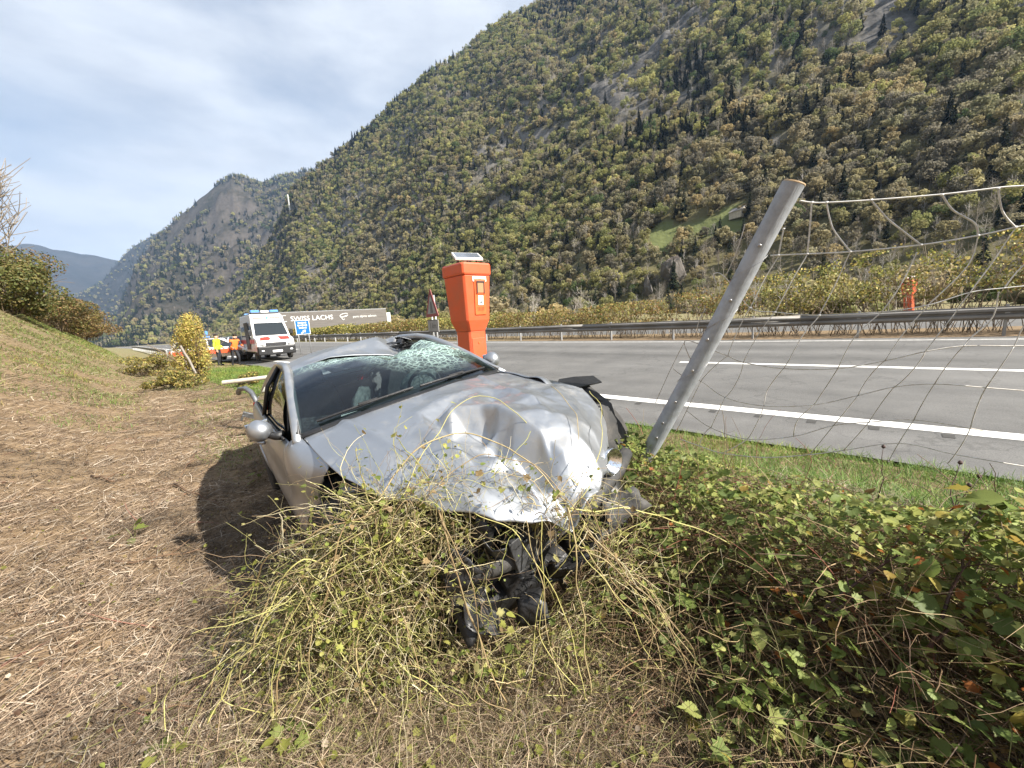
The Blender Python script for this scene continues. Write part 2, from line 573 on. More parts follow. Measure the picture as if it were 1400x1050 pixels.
def rock_mat(name, c1, c2, c3, sc):
    m = bpy.data.materials.new(name); m.use_nodes = True
    t = m.node_tree; n = t.nodes; lk = t.links.new; p = n['Principled BSDF']
    p.inputs['Roughness'].default_value = 0.95; p.inputs['Specular IOR Level'].default_value = 0.1
    co = n.new('ShaderNodeTexCoord').outputs['Object']
    a = n.new('ShaderNodeTexNoise'); a.inputs['Scale'].default_value = sc; a.inputs['Detail'].default_value = 12; a.inputs['Roughness'].default_value = 0.68
    b = n.new('ShaderNodeTexNoise'); b.inputs['Scale'].default_value = sc * 7; b.inputs['Detail'].default_value = 8
    lk(co, a.inputs[0]); lk(co, b.inputs[0])
    r1 = n.new('ShaderNodeValToRGB')
    r1.color_ramp.elements[0].position = 0.38; r1.color_ramp.elements[0].color = (*c1, 1)
    r1.color_ramp.elements[1].position = 0.62; r1.color_ramp.elements[1].color = (*c2, 1)
    lk(a.outputs[0], r1.inputs[0])
    ge = n.new('ShaderNodeNewGeometry'); sx = n.new('ShaderNodeSeparateXYZ'); lk(ge.outputs['Normal'], sx.inputs[0])
    ad = n.new('ShaderNodeMath'); ad.operation = 'MULTIPLY_ADD'; ad.inputs[1].default_value = 0.5; 
    lk(b.outputs[0], ad.inputs[0]); lk(sx.outputs['Z'], ad.inputs[2])
    mr_ = n.new('ShaderNodeMapRange'); mr_.inputs[1].default_value = 0.98; mr_.inputs[2].default_value = 0.72
    lk(ad.outputs[0], mr_.inputs[0])
    mm = n.new('ShaderNodeMixRGB'); mm.inputs[2].default_value = (*c3, 1)
    lk(mr_.outputs[0], mm.inputs[0]); lk(r1.outputs[0], mm.inputs[1]); lk(mm.outputs[0], p.inputs['Base Color'])
    bu = n.new('ShaderNodeBump'); bu.inputs['Strength'].default_value = 1.0; bu.inputs['Distance'].default_value = 0.6 / sc * 0.05
    lk(b.outputs[0], bu.inputs['Height']); lk(bu.outputs[0], p.inputs['Normal'])
    return m


def on_mount(az, el):
    """point of the mountain seen in a direction"""
    rs_ = np.arange(115, 1100, 1.0)
    zs_ = mount_z(np.full(len(rs_), az), rs_)
    i = int(np.argmax(zs_ > CAMZ + rs_ * math.tan(R(el))))
    return Vector((rs_[i] * math.sin(R(az)), rs_[i] * math.cos(R(az)), zs_[i]))


_ma, _mb2 = on_mount(20.5, 9.3), on_mount(30.2, 10.2)
M_AZ = [19.8, 30.9]; M_R = [math.hypot(_ma.x, _ma.y), math.hypot(_mb2.x, _mb2.y)]


def meadow(az, r):
    rl = np.interp(az, M_AZ, M_R)
    w = 4 + 7 * np.exp(-((az - 21.5) / 1.6) ** 2) + 6 * np.exp(-((az - 29.6) / 1.5) ** 2)
    return (az > M_AZ[0]) & (az < M_AZ[1]) & (np.abs(r - rl) < w)


def crags(az, r):
    """0..1 bare rock"""
    x, y = r * np.sin(np.radians(az)), r * np.cos(np.radians(az))
    t = (r - interp(AZ_B, R_B, az)) / (interp(AZ_R, R_R, az) - interp(AZ_B, R_B, az))
    c = fbm(x + 0.35 * y, y, 150, 5, 21.0, True)
    k = sstep(.40, .55, c) * sstep(.25, .4, t) * (1 - sstep(.9, 1, t))
    # two slanting rock slides high on the right
    n_ = 1.6 * fbm(x, y, 60, 4, 13.)
    for a0, sl_2, w in ((41.0, -9, 2.3), (49.5, -14, 3.6)):
        k = np.maximum(k, (1 - sstep(w * .6, w * 1.3, np.abs((az - a0) - (t - .55) * sl_2 + n_))) * sstep(.25, .35, t) * (1 - sstep(.9, 1, t)))
    return k


forest_floor = rock_mat('forest_floor', (0.08, 0.072, 0.036), (0.13, 0.115, 0.055), (0.16, 0.15, 0.14), 0.02)
mount = polar_sheet('forested_mountain', -41.5, 125, 520,
                    lambda A, T: interp(AZ_B, R_B, A) - 20 + (interp(AZ_R, R_R, A) - interp(AZ_B, R_B, A) + 20) * T * 1.35,
                    mount_z, 230, forest_floor)
tag(mount, kind='structure')
_v = np.empty(len(mount.data.vertices) * 3, np.float32); mount.data.vertices.foreach_get('co', _v); _v = _v.reshape(-1, 3)
_az, _r = np.degrees(np.arctan2(_v[:, 0], _v[:, 1])), np.hypot(_v[:, 0], _v[:, 1])
_ca = mount.data.color_attributes.new('Cover', 'FLOAT_COLOR', 'POINT')
_cv = np.ones((len(_v), 4), np.float32); _cv[:, 0] = crags(_az, _r); _cv[:, 1] = meadow(_az, _r); _cv[:, 2] = 0
_ca.data.foreach_set('color', _cv.ravel())
t_ = forest_floor.node_tree; pn = t_.nodes['Principled BSDF']
_s = pn.inputs['Base Color'].links[0].from_socket
_a = t_.nodes.new('ShaderNodeVertexColor'); _a.layer_name = 'Cover'
_sp = t_.nodes.new('ShaderNodeSeparateColor'); t_.links.new(_a.outputs[0], _sp.inputs[0])
_n = t_.nodes.new('ShaderNodeTexNoise'); _n.inputs['Scale'].default_value = .11; _n.inputs['Detail'].default_value = 12; _n.inputs['Roughness'].default_value = .72
_tc = t_.nodes.new('ShaderNodeTexCoord'); t_.links.new(_tc.outputs['Object'], _n.inputs[0])
_rp = t_.nodes.new('ShaderNodeValToRGB')
_rp.color_ramp.elements[0].position = .38; _rp.color_ramp.elements[0].color = (.045, .042, .038, 1)
_rp.color_ramp.elements[1].position = .66; _rp.color_ramp.elements[1].color = (.16, .15, .14, 1)
t_.links.new(_n.outputs[0], _rp.inputs[0])
_m1 = t_.nodes.new('ShaderNodeMixRGB'); t_.links.new(_sp.outputs[0], _m1.inputs[0]); t_.links.new(_s, _m1.inputs[1]); t_.links.new(_rp.outputs[0], _m1.inputs[2])
_m2 = t_.nodes.new('ShaderNodeMixRGB'); t_.links.new(_sp.outputs[1], _m2.inputs[0]); t_.links.new(_m1.outputs[0], _m2.inputs[1]); _m2.inputs[2].default_value = (.125, .14, .055, 1)
t_.links.new(_m2.outputs[0], pn.inputs['Base Color'])



def ridge(name, pts, dist, width, base_drop, m, seed, amp=0.05, naz=240, nr=80, az_pad=2):
    az_k = [p[0] for p in pts]; el_k = [p[1] for p in pts]

    def z(A, Rr):
        H = dist * np.tan(np.radians(np.interp(A, az_k, el_k)))
        t = np.clip((Rr - (dist - width)) / width, 0, 2)
        x, y = Rr * np.sin(np.radians(A)), Rr * np.cos(np.radians(A))
        prof = np.where(t <= 1, 0.2 * t + 0.8 * t ** 1.4, 1 - 0.6 * (t - 1))
        e = np.sin(np.pi * np.clip(t, 0, 1)) ** 0.7
        g = fbm(x + 0.3 * y, y - 0.2 * x, dist * 0.16, 6, seed, True)
        zz = H * prof + H * amp * 2.2 * g * e + dist * 0.006 * fbm(x, y, dist * 0.03, 4, seed + 2) * sstep(.1, .9, t)
        return np.where(H < 1, -5, zz) - base_drop * (1 - t)
    o = polar_sheet(name, az_k[0], az_k[-1], naz, lambda A, T: dist - width + width * 1.6 * T, z, nr, m)
    return tag(o, kind='structure')


grey_rock = rock_mat('grey_rock', (0.020, 0.020, 0.013), (0.046, 0.039, 0.029), (0.078, 0.067, 0.057), 0.013)
blue_rock = rock_mat('brown_rock', (0.018, 0.018, 0.016), (0.034, 0.031, 0.028), (0.05, 0.05, 0.05), 0.004)
ridge('grey_mountain', [(-47, 0), (-44.8, 2.5), (-42.5, 7.5), (-40.5, 10.6), (-38, 13.2), (-36, 15.2), (-34.2, 16.7), (-32.6, 17.9), (-31, 17.9), (-29.5, 17.6), (-28, 18.4), (-25, 19.3), (-21, 19), (-15, 16)], 2100, 1150, 4, grey_rock, 1.5, 0.085, 400, 170)
ridge('far_slope', [(-52, 0), (-49.8, 1.8), (-47.5, 4.8), (-46.2, 5.6), (-45, 6.4), (-43.5, 8.4), (-42, 10.2), (-40.5, 11.4), (-39, 12), (-34, 12.5), (-30, 12)], 3600, 1700, 4, blue_rock, 6.3, 0.09, 260, 110)
ridge('distant_range', [(-75, 9.5), (-66, 9.2), (-58, 9.0), (-52, 9.4), (-48.6, 9.7), (-46.5, 9.3), (-45, 9.0), (-43.2, 8.6), (-41.5, 10.2), (-40, 11.3), (-38.5, 12.2), (-35, 12.5), (-30, 12)], 5200, 1700, 4, blue_rock, 4.1, 0.05, 300, 110)
# the near side of the valley behind and left of the camera
ridge('near_side_slope', [(150, 2), (170, 14), (200, 22), (230, 24), (260, 20), (278, 12), (288, 4), (296, 0)], 1300, 800, 4, forest_floor, 9.2, 0.06, 120, 50)

# ------------------------------------------------------------ trees
def leaf_cloud(n, shape, size, seed, clump=9):
    """n leaf-cluster faces spread in clumps through a crown; returns verts, tris"""
    g = np.random.default_rng(seed)
    cc = []
    while len(cc) < clump:
        p = g.normal(size=3); p /= np.linalg.norm(p); p *= g.uniform(0.35, 1.0) ** 0.6
        cc.append(p)
    cc = np.array(cc)
    cs = g.uniform(0.26, 0.46, clump)
    k = g.integers(0, clump, n)
    d = g.normal(size=(n, 3)); d /= np.linalg.norm(d, axis=1)[:, None]
    pos = cc[k] + d * (cs[k] * g.uniform(0.55, 1.0, n) ** 0.5)[:, None]
    pos = pos * np.array(shape)
    nrm = d + g.normal(size=(n, 3)) * 0.45
    nrm /= np.linalg.norm(nrm, axis=1)[:, None]
    a = np.cross(nrm, g.normal(size=(n, 3))); a /= np.linalg.norm(a, axis=1)[:, None]
    b = np.cross(nrm, a)
    sz = size * g.uniform(0.6, 1.4, n)[:, None]
    v = np.stack([pos - a * sz, pos + b * sz * 0.8 + a * sz * 0.25, pos + a * sz, pos - b * sz * 0.7], 1)
    return v.reshape(-1, 3), np.arange(n * 4).reshape(n, 4)


OLIVES = [(0.243, 0.255, 0.095), (0.31, 0.293, 0.119), (0.271, 0.25, 0.114), (0.402, 0.39, 0.143), (0.19, 0.218, 0.088), (0.352, 0.353, 0.147), (0.316, 0.327, 0.13), (0.546, 0.514, 0.197), (0.252, 0.225, 0.11), (0.458, 0.443, 0.182), (0.103, 0.148, 0.055), (0.138, 0.171, 0.066)]
RUSTY = [(0.322, 0.285, 0.15), (0.383, 0.327, 0.176), (0.274, 0.238, 0.149), (0.483, 0.431, 0.22), (0.356, 0.319, 0.205), (0.486, 0.386, 0.197), (0.307, 0.271, 0.179), (0.442, 0.406, 0.252), (0.281, 0.274, 0.144), (0.253, 0.228, 0.165), (0.207, 0.188, 0.138), (0.299, 0.268, 0.198)]
crown_m = mat('forest_leaves', (1, 1, 1), 0.85, var=0.2, scale=0.9, objrand=OLIVES, trans=0.48, spec=0.2)
rust_m = mat('brown_forest_leaves', (1, 1, 1), 0.85, var=0.2, scale=0.9, objrand=RUSTY, trans=0.48, spec=0.2)
pine_m = mat('conifer_needles', (1, 1, 1), 0.75, var=0.3, scale=1.2, objrand=[(0.014, 0.024, 0.010), (0.026, 0.036, 0.014), (0.02, 0.03, 0.014)], spec=0.2)
bark_m = mat('forest_bark', (0.14, 0.115, 0.09), 0.9, var=0.5, scale=3)
pale_m = mat('bare_twigs', (0.21, 0.18, 0.14), 0.9, objrand=[(0.21, 0.18, 0.14), (0.40, 0.37, 0.33), (0.17, 0.14, 0.11), (0.30, 0.26, 0.21)])


def join_tri(parts):
    vs, fs, ms = [], [], []
    b = 0
    for v, f, mi in parts:
        vs.append(v); fs.append(np.asarray(f) + b); ms.append(np.full(len(f), mi)); b += len(v)
    return np.concatenate(vs), np.concatenate(fs), np.concatenate(ms)


def mb_quads(mb):
    return np.array([q[:] for q in mb.v], float), np.array([f for f in mb.f if len(f) == 4])


def broadleaf(seed, h=11.0, w=4.2, n=420, size=0.62):
    g = random.Random(seed)
    mb = MB()
    mb.tube([(0, 0, -1.5), (0.1, 0, h * 0.3), (0.2 * g.uniform(-1, 1), 0.2, h * 0.62)], [0.24, 0.2, 0.08], 5, cap=False)
    for k in range(5):
        a = g.uniform(0, 6.28)
        mb.tube([(0, 0, h * g.uniform(0.25, 0.5)), (math.cos(a) * w * .4, math.sin(a) * w * .4, h * .6), (math.cos(a) * w * .7, math.sin(a) * w * .7, h * .74)], [0.1, 0.07, 0.03], 4, cap=False)
    tv, tf = mb_quads(mb)
    v, f = leaf_cloud(n, (w, w, h * 0.40), size, seed, g.randint(9, 15))
    v = v + np.array([0, 0, h * 0.60])
    return join_tri([(v, f, 0), (tv, tf, 1)])


def conifer(seed, h=17.0, w=2.7, n=520):
    g = np.random.default_rng(seed)
    t = g.uniform(0, 1, n) ** 0.75
    lay = np.floor(t * 13) / 13
    z = h * (1 - 0.88 * t) - (t - lay) * 0.6
    rad = w * t * g.uniform(0.25, 1.0, n) ** 0.5 * (0.8 + 0.3 * np.sin(lay * 60))
    a = g.uniform(0, 6.283, n)
    pos = np.stack([rad * np.cos(a), rad * np.sin(a), z - rad * 0.32], -1)
    o = np.stack([np.cos(a), np.sin(a), -0.45 + 0 * a], -1)
    s = np.stack([-np.sin(a), np.cos(a), 0.3 * g.normal(size=n)], -1)
    sz = (0.35 + 0.5 * t * g.uniform(0.6, 1.2, n))[:, None]
    v = np.stack([pos - s * sz * .6, pos + o * sz * 1.2 - s * sz * .1, pos + s * sz * .6, pos - o * sz * .5], 1).reshape(-1, 3)
    mb = MB(); mb.tube([(0, 0, -1.5), (0, 0, h * .95)], [0.26, 0.03], 5, cap=False)
    tv, tf = mb_quads(mb)
    return join_tri([(v, np.arange(n * 4).reshape(n, 4), 0), (tv, tf, 1)])


def bare(seed, h=10.0, w=2.6, limbs=11, twigs=60, r=0.13):
    g = random.Random(seed)
    mb = MB()
    mb.tube([(0, 0, -1.0), (g.uniform(-.3, .3), 0.1, h * .5), (g.uniform(-.5, .5), g.uniform(-.3, .3), h)], [r, r * .75, 0.03], 5, cap=False)
    tips = []
    for k in range(limbs):
        z0 = h * g.uniform(0.28, 0.8); a = g.uniform(0, 6.28); le = w * g.uniform(.5, 1) * (1.15 - z0 / h)
        p1 = Vector((math.cos(a) * le * .5, math.sin(a) * le * .5, z0 + le * .6)); p2 = Vector((math.cos(a) * le, math.sin(a) * le, z0 + le * 1.4))
        mb.tube([(0, 0, z0), p1, p2], [r * .45, r * .3, 0.02], 4, cap=False)
        tips += [(p1, p2)]
    for k in range(twigs):
        p1, p2 = g.choice(tips); p = p1.lerp(p2, g.random())
        q = p + Vector((g.uniform(-1, 1), g.uniform(-1, 1), g.uniform(0.2, 1.5))) * w * .38
        mb.tube([p, p.lerp(q, .5) + Vector((g.uniform(-.1, .1), g.uniform(-.1, .1), 0)), q], [r * .2, r * .16, 0.012], 3, cap=False)
    return mb_quads(mb)


PROTO = []
for k in range(6):
    h = [11, 9, 13, 8, 12, 10][k]
    v, f, mi = broadleaf(100 + k, h, [4.6, 4.4, 4.6, 3.9, 3.9, 5.0][k], 800, .46)
    PROTO.append(('broadleaf_tree', npmesh('broadleaf', v, f, mids=mi), [crown_m if k < 3 else rust_m, bark_m]))
for k in range(2):
    v, f, mi = conifer(40 + k, [17, 14][k], [2.9, 2.4][k])
    PROTO.append(('conifer_tree', npmesh('conifer', v, f, mids=mi), [pine_m, bark_m]))
for k in range(3):
    v, f = bare(70 + k, [10, 8, 11][k], 3.0, 12, 80)
    PROTO.append(('bare_tree', npmesh('bare', v, f), [pale_m]))
for nme, me, ms in PROTO:
    for q in ms: me.materials.append(q)

# scatter over the mountain, in (azimuth, distance)
def scatter(n):
    az = rng.uniform(-41, 88, n * 3)
    rb, rr = interp(AZ_B, R_B, az), interp(AZ_R, R_R, az)
    r = np.sqrt(rng.uniform((rb - 15) ** 2, (rr * 1.04) ** 2))
    x, y = r * np.sin(np.radians(az)), r * np.cos(np.radians(az))
    keep = rng.uniform(0, 1, n * 3) < np.clip(0.85, 0, 1)
    t = (r - rb) / (rr - rb)
    keep &= ~(rng.uniform(0, 1, n * 3) < .93 * crags(az, r))
    keep &= ~meadow(az, r)
    return az[keep], r[keep], x[keep], y[keep], t[keep]


az, rr2, tx, ty, tt = scatter(27000)
tz = mount_z(az, rr2)
con = fbm(tx, ty, 120, 3, 31.0)
pk = rng.uniform(0, 1, len(az))
high = sstep(0.72, 1.0, tt)
kind = rng.integers(0, 3, len(az)) + 3 * (rng.uniform(0, 1, len(az)) < .42 + .9 * fbm(tx, ty, 130, 3, 51.))
is_con = (pk < 0.05 + 0.30 * high * (con > -0.1) + 0.25 * (con > 0.45) * (tt > .15) + 0.2 * (az > 36) * (tt > .5))
kind = np.where(is_con, rng.integers(6, 8, len(az)), kind)
bz = fbm(tx, ty, 80, 3, 41.0)
pb = rng.uniform(0, 1, len(az))
is_bare = (~is_con) & (pb < 0.17 + 0.38 * (bz > 0.30) + 0.22 * sstep(0.16, 0.0, tt) + .35 * ((az > 8) & (az < 27) & (tt > .12) & (tt < .45) & (bz > -.05)))
kind = np.where(is_bare, rng.integers(8, 11, len(az)), kind)
scl = np.clip(np.exp(rng.normal(-.16, .27, len(az))), .4, 1.5) * np.where(kind < 6, 0.66, 0.74) * (0.72 + 0.28 * sstep(0.0, 0.25, tt))
rot = rng.uniform(0, 6.283, len(az))
vis = (az > -40) & (az < 55)
order = np.argsort(np.where(vis, rr2 / scl, 1e9))
first = order[:296]
MT_LABEL = {'broadleaf_tree': 'olive green leafy tree at the foot of the forested mountain behind the hedge',
            'conifer_tree': 'dark green conifer among the leafy trees at the foot of the mountain',
            'bare_tree': 'bare pale twigged tree at the foot of the forested mountain behind the hedge'}
MT_GROUP = {'broadleaf_tree': 'leafy trees at the mountain foot', 'conifer_tree': 'conifers at the mountain foot', 'bare_tree': 'bare trees at the mountain foot'}
for i in first:
    nme, me, ms = PROTO[kind[i]]
    o = bpy.data.objects.new(nme, me)
    COL.objects.link(o)
    o.location = (tx[i], ty[i], tz[i]); o.rotation_euler = (0, 0, rot[i]); o.scale = (scl[i],) * 3
    tag(o, MT_LABEL[nme], 'tree', MT_GROUP[nme])
rest = order[296:]


def gn_scatter(name, xyz, kinds, rots, scls, protos):
    me = bpy.data.meshes.new(name)
    me.vertices.add(len(xyz)); me.vertices.foreach_set('co', np.asarray(xyz, np.float32).ravel())
    for nm, ty_, dat in (('kind', 'INT', kinds.astype(np.int32)), ('spin', 'FLOAT', rots.astype(np.float32)), ('size', 'FLOAT', scls.astype(np.float32))):
        a = me.attributes.new(nm, ty_, 'POINT'); a.data.foreach_set('value', dat)
    o = link(name, me)
    ng = bpy.data.node_groups.new(name, 'GeometryNodeTree')
    ng.interface.new_socket('Geometry', in_out='INPUT', socket_type='NodeSocketGeometry')
    ng.interface.new_socket('Geometry', in_out='OUTPUT', socket_type='NodeSocketGeometry')
    n = ng.nodes; lk = ng.links.new
    gi = n.new('NodeGroupInput'); go = n.new('NodeGroupOutput')
    ip = n.new('GeometryNodeInstanceOnPoints')
    jn = n.new('GeometryNodeJoinGeometry')
    lk(gi.outputs[0], ip.inputs['Points'])
    infos = []
    for nm, pm, _ in protos:
        po = bpy.data.objects.new(nm + '_pattern', pm)
        oi = n.new('GeometryNodeObjectInfo'); oi.inputs['Object'].default_value = po; oi.inputs['As Instance'].default_value = True
        infos.append(oi)
    for oi in reversed(infos): lk(oi.outputs['Geometry'], jn.inputs[0])
    lk(jn.outputs[0], ip.inputs['Instance']); ip.inputs['Pick Instance'].default_value = True

    def at(nm, dt):
        q = n.new('GeometryNodeInputNamedAttribute'); q.data_type = dt; q.inputs[0].default_value = nm
        return [s for s in q.outputs if s.enabled and s.name == 'Attribute'][0]
    lk(at('kind', 'INT'), ip.inputs['Instance Index'])
    cx = n.new('ShaderNodeCombineXYZ'); lk(at('spin', 'FLOAT'), cx.inputs[2]); lk(cx.outputs[0], ip.inputs['Rotation'])
    lk(at('size', 'FLOAT'), ip.inputs['Scale'])
    lk(ip.outputs[0], go.inputs[0])
    md = o.modifiers.new('scatter', 'NODES'); md.node_group = ng
    return o


fo = gn_scatter('forest', np.stack([tx[rest], ty[rest], tz[rest]], -1), kind[rest], rot[rest], scl[rest], PROTO)
tag(fo, 'dense autumn forest of olive and brown trees covering the mountainside', 'forest', kind='stuff')


# trees on the farther slopes
def sheet_scatter(name, objs, n, smin, smax, conif, label):
    X_, K_, S_ = [], [], []
    for on, share in objs:
        me = bpy.data.objects[on].data
        v = np.empty(len(me.vertices) * 3, np.float32); me.vertices.foreach_get('co', v); v = v.reshape(-1, 3)
        f = np.empty(len(me.polygons) * 4, np.int32); me.polygons.foreach_get('vertices', f); f = f.reshape(-1, 4)
        ar = np.linalg.norm(np.cross(v[f[:, 1]] - v[f[:, 0]], v[f[:, 3]] - v[f[:, 0]]), axis=1)
        nrm = np.cross(v[f[:, 1]] - v[f[:, 0]], v[f[:, 3]] - v[f[:, 0]]); nz = np.abs(nrm[:, 2]) / (ar + 1e-9)
        c = v[f].mean(1)
        w = ar * np.clip((nz - .45) / .35, .05, 1) * (fbm(c[:, 0], c[:, 1], 260, 4, 77.) > -.25) * (c[:, 2] > 0)
        m_ = int(n * share)
        i = rng.choice(len(f), m_, p=w / w.sum())
        a, b = rng.uniform(0, 1, (2, m_, 1))
        p = (v[f[i, 0]] * (1 - a) + v[f[i, 1]] * a) * (1 - b) + (v[f[i, 3]] * (1 - a) + v[f[i, 2]] * a) * b
        X_.append(p)
    P = np.concatenate(X_); m_ = len(P)
    k = np.where(rng.uniform(0, 1, m_) < conif, rng.integers(6, 8, m_), np.where(rng.uniform(0, 1, m_) < .3, rng.integers(8, 11, m_), rng.integers(0, 6, m_)))
    o = gn_scatter(name, P, k, rng.uniform(0, 6.28, m_), rng.uniform(smin, smax, m_), PROTO)
    return tag(o, label, 'forest', kind='stuff')


sheet_scatter('far_forest', [('grey_mountain', .72), ('far_slope', .28)], 19000, .8, 1.5, .5, 'sparse dark forest on the grey mountains far down the valley')
# ------------------------------------------------------------ the crashed car
silver = mat('silver_paint', (0.40, 0.42, 0.445), 0.44, metal=0.78, coat=0.35, var=0.12, scale=2.2, bump=0.05, bscale=7, rvar=0.07, bdist=0.03)
# dust and dried mud low on the flanks and scattered over the panels
t_ = silver.node_tree; pn = t_.nodes['Principled BSDF']
src = pn.inputs['Base Color'].links[0].from_socket
tcn = t_.nodes.new('ShaderNodeTexCoord')
d1 = t_.nodes.new('ShaderNodeTexNoise'); d1.inputs['Scale'].default_value = 3.0; d1.inputs['Detail'].default_value = 12; d1.inputs['Roughness'].default_value = 0.75
t_.links.new(tcn.outputs['Object'], d1.inputs[0])
d2 = t_.nodes.new('ShaderNodeMapRange'); d2.inputs[1].default_value = 0.50; d2.inputs[2].default_value = 0.72; d2.inputs[4].default_value = 0.6
t_.links.new(d1.outputs[0], d2.inputs[0])
dm = t_.nodes.new('ShaderNodeMixRGB'); dm.inputs[2].default_value = (0.30, 0.26, 0.20, 1)
t_.links.new(d2.outputs[0], dm.inputs[0]); t_.links.new(src, dm.inputs[1]); t_.links.new(dm.outputs[0], pn.inputs['Base Color'])
ms_ = t_.nodes.new('ShaderNodeMath'); ms_.operation = 'MULTIPLY_ADD'; ms_.inputs[1].default_value = -0.9; ms_.inputs[2].default_value = 0.85
t_.links.new(d2.outputs[0], ms_.inputs[0]); t_.links.new(ms_.outputs[0], pn.inputs['Metallic'])
black_pl = mat('black_plastic', (0.018, 0.018, 0.019), 0.45, var=0.4, scale=9, bump=0.2, bscale=60)
dusty_bl = mat('dusty_black_plastic', (0.03, 0.03, 0.03), 0.7, col2=(0.07, 0.064, 0.057), scale=11, bump=0.4, bscale=50, lo=0.45, hi=0.75)
rubber = mat('tyre_rubber', (0.022, 0.022, 0.023), 0.85, col2=(0.07, 0.064, 0.055), scale=9, bump=0.5, bscale=80)
alloy = mat('alloy', (0.45, 0.46, 0.48), 0.35, metal=0.9, var=0.3, scale=12)
chrome = mat('reflector', (0.85, 0.86, 0.88), 0.12, metal=1.0, bump=0.3, bscale=30)
grey_metal = mat('grey_metal', (0.30, 0.31, 0.32), 0.45, metal=0.8, var=0.5, scale=14, bump=0.3, bscale=40)
seat_m = mat('seat_cloth', (0.10, 0.105, 0.11), 0.9, var=0.3, scale=30)
airbag_m = mat('airbag_cloth', (0.20, 0.215, 0.215), 0.9, bump=0.5, bscale=9, bdist=0.03)
white_m = mat('white_paper', (0.8, 0.8, 0.8), 0.7)


def glass_mat(name, tint, refl=0.10, shatter=None):
    m = bpy.data.materials.new(name); m.use_nodes = True
    t = m.node_tree; n = t.nodes; lk = t.links.new
    n.remove(n['Principled BSDF'])
    tr = n.new('ShaderNodeBsdfTransparent'); tr.inputs[0].default_value = (*tint, 1)
    gl = n.new('ShaderNodeBsdfGlossy'); gl.inputs['Roughness'].default_value = 0.03; gl.inputs[0].default_value = (0.9, 0.95, 1, 1)
    fc = n.new('ShaderNodeLayerWeight'); lw = n.new('ShaderNodeMath'); lw.operation = 'POWER'; lw.inputs[1].default_value = 4.5; lk(fc.outputs['Facing'], lw.inputs[0])
    ad = n.new('ShaderNodeMath'); ad.operation = 'ADD'; ad.inputs[1].default_value = refl; ad.use_clamp = True
    lk(lw.outputs[0], ad.inputs[0])
    mx_ = n.new('ShaderNodeMixShader'); lk(ad.outputs[0], mx_.inputs[0]); lk(tr.outputs[0], mx_.inputs[1]); lk(gl.outputs[0], mx_.inputs[2])
    last = mx_.outputs[0]
    if shatter:
        co = n.new('ShaderNodeTexCoord').outputs['Object']
        a = n.new('ShaderNodeVertexColor'); a.layer_name = 'Crack'
        # two sizes of cracks
        facs = []
        for sc_, w_ in ((9, 0.05), (24, 0.11), (80, 0.34)):
            nz = n.new('ShaderNodeTexNoise'); nz.inputs['Scale'].default_value = 6
            lk(co, nz.inputs[0])
            am = n.new('ShaderNodeVectorMath'); am.operation = 'MULTIPLY_ADD'; am.inputs[1].default_value = (0.08,) * 3
            lk(nz.outputs['Color'], am.inputs[0]); lk(co, am.inputs[2])
            v = n.new('ShaderNodeTexVoronoi'); v.feature = 'DISTANCE_TO_EDGE'; v.inputs['Scale'].default_value = sc_
            lk(am.outputs[0], v.inputs['Vector'])
            q = n.new('ShaderNodeMapRange'); q.inputs[1].default_value = 0.0; q.inputs[2].default_value = w_; q.inputs[3].default_value = 1; q.inputs[4].default_value = 0
            lk(v.outputs['Distance'], q.inputs[0]); facs.append(q.outputs[0])
        m1 = n.new('ShaderNodeMath'); m1.operation = 'MAXIMUM'; lk(facs[0], m1.inputs[0]); lk(facs[1], m1.inputs[1])
        m2 = n.new('ShaderNodeMath'); m2.operation = 'MULTIPLY_ADD'; m2.inputs[1].default_value = 0.3
        lk(facs[2], m2.inputs[0]); lk(m1.outputs[0], m2.inputs[2])
        pt = n.new('ShaderNodeTexNoise'); pt.inputs['Scale'].default_value = 7; pt.inputs['Detail'].default_value = 5
        lk(co, pt.inputs[0])
        pr = n.new('ShaderNodeMapRange'); pr.inputs[1].default_value = 0.32; pr.inputs[2].default_value = 0.55; pr.inputs[3].default_value = .42
        lk(pt.outputs[0], pr.inputs[0])
        m3 = n.new('ShaderNodeMath'); m3.operation = 'MULTIPLY'; lk(m2.outputs[0], m3.inputs[0]); lk(a.outputs[0], m3.inputs[1])
        m4 = n.new('ShaderNodeMath'); m4.operation = 'MULTIPLY'; m4.use_clamp = True; lk(m3.outputs[0], m4.inputs[0]); lk(pr.outputs[0], m4.inputs[1])
        df = n.new('ShaderNodeBsdfDiffuse'); df.inputs[0].default_value = (0.50, 0.68, 0.63, 1)
        ts = n.new('ShaderNodeBsdfTranslucent'); ts.inputs[0].default_value = (0.42, 0.62, 0.56, 1)
        dd = n.new('ShaderNodeMixShader'); dd.inputs[0].default_value = 0.4; lk(df.outputs[0], dd.inputs[1]); lk(ts.outputs[0], dd.inputs[2])
        m5 = n.new('ShaderNodeMixShader'); lk(m4.outputs[0], m5.inputs[0]); lk(last, m5.inputs[1]); lk(dd.outputs[0], m5.inputs[2])
        last = m5.outputs[0]
    lk(last, n['Material Output'].inputs[0])
    return m


ws_glass = glass_mat('windscreen_glass', (0.42, 0.50, 0.50), 0.05, True)
side_glass = glass_mat('side_glass', (0.22, 0.25, 0.25), 0.16)


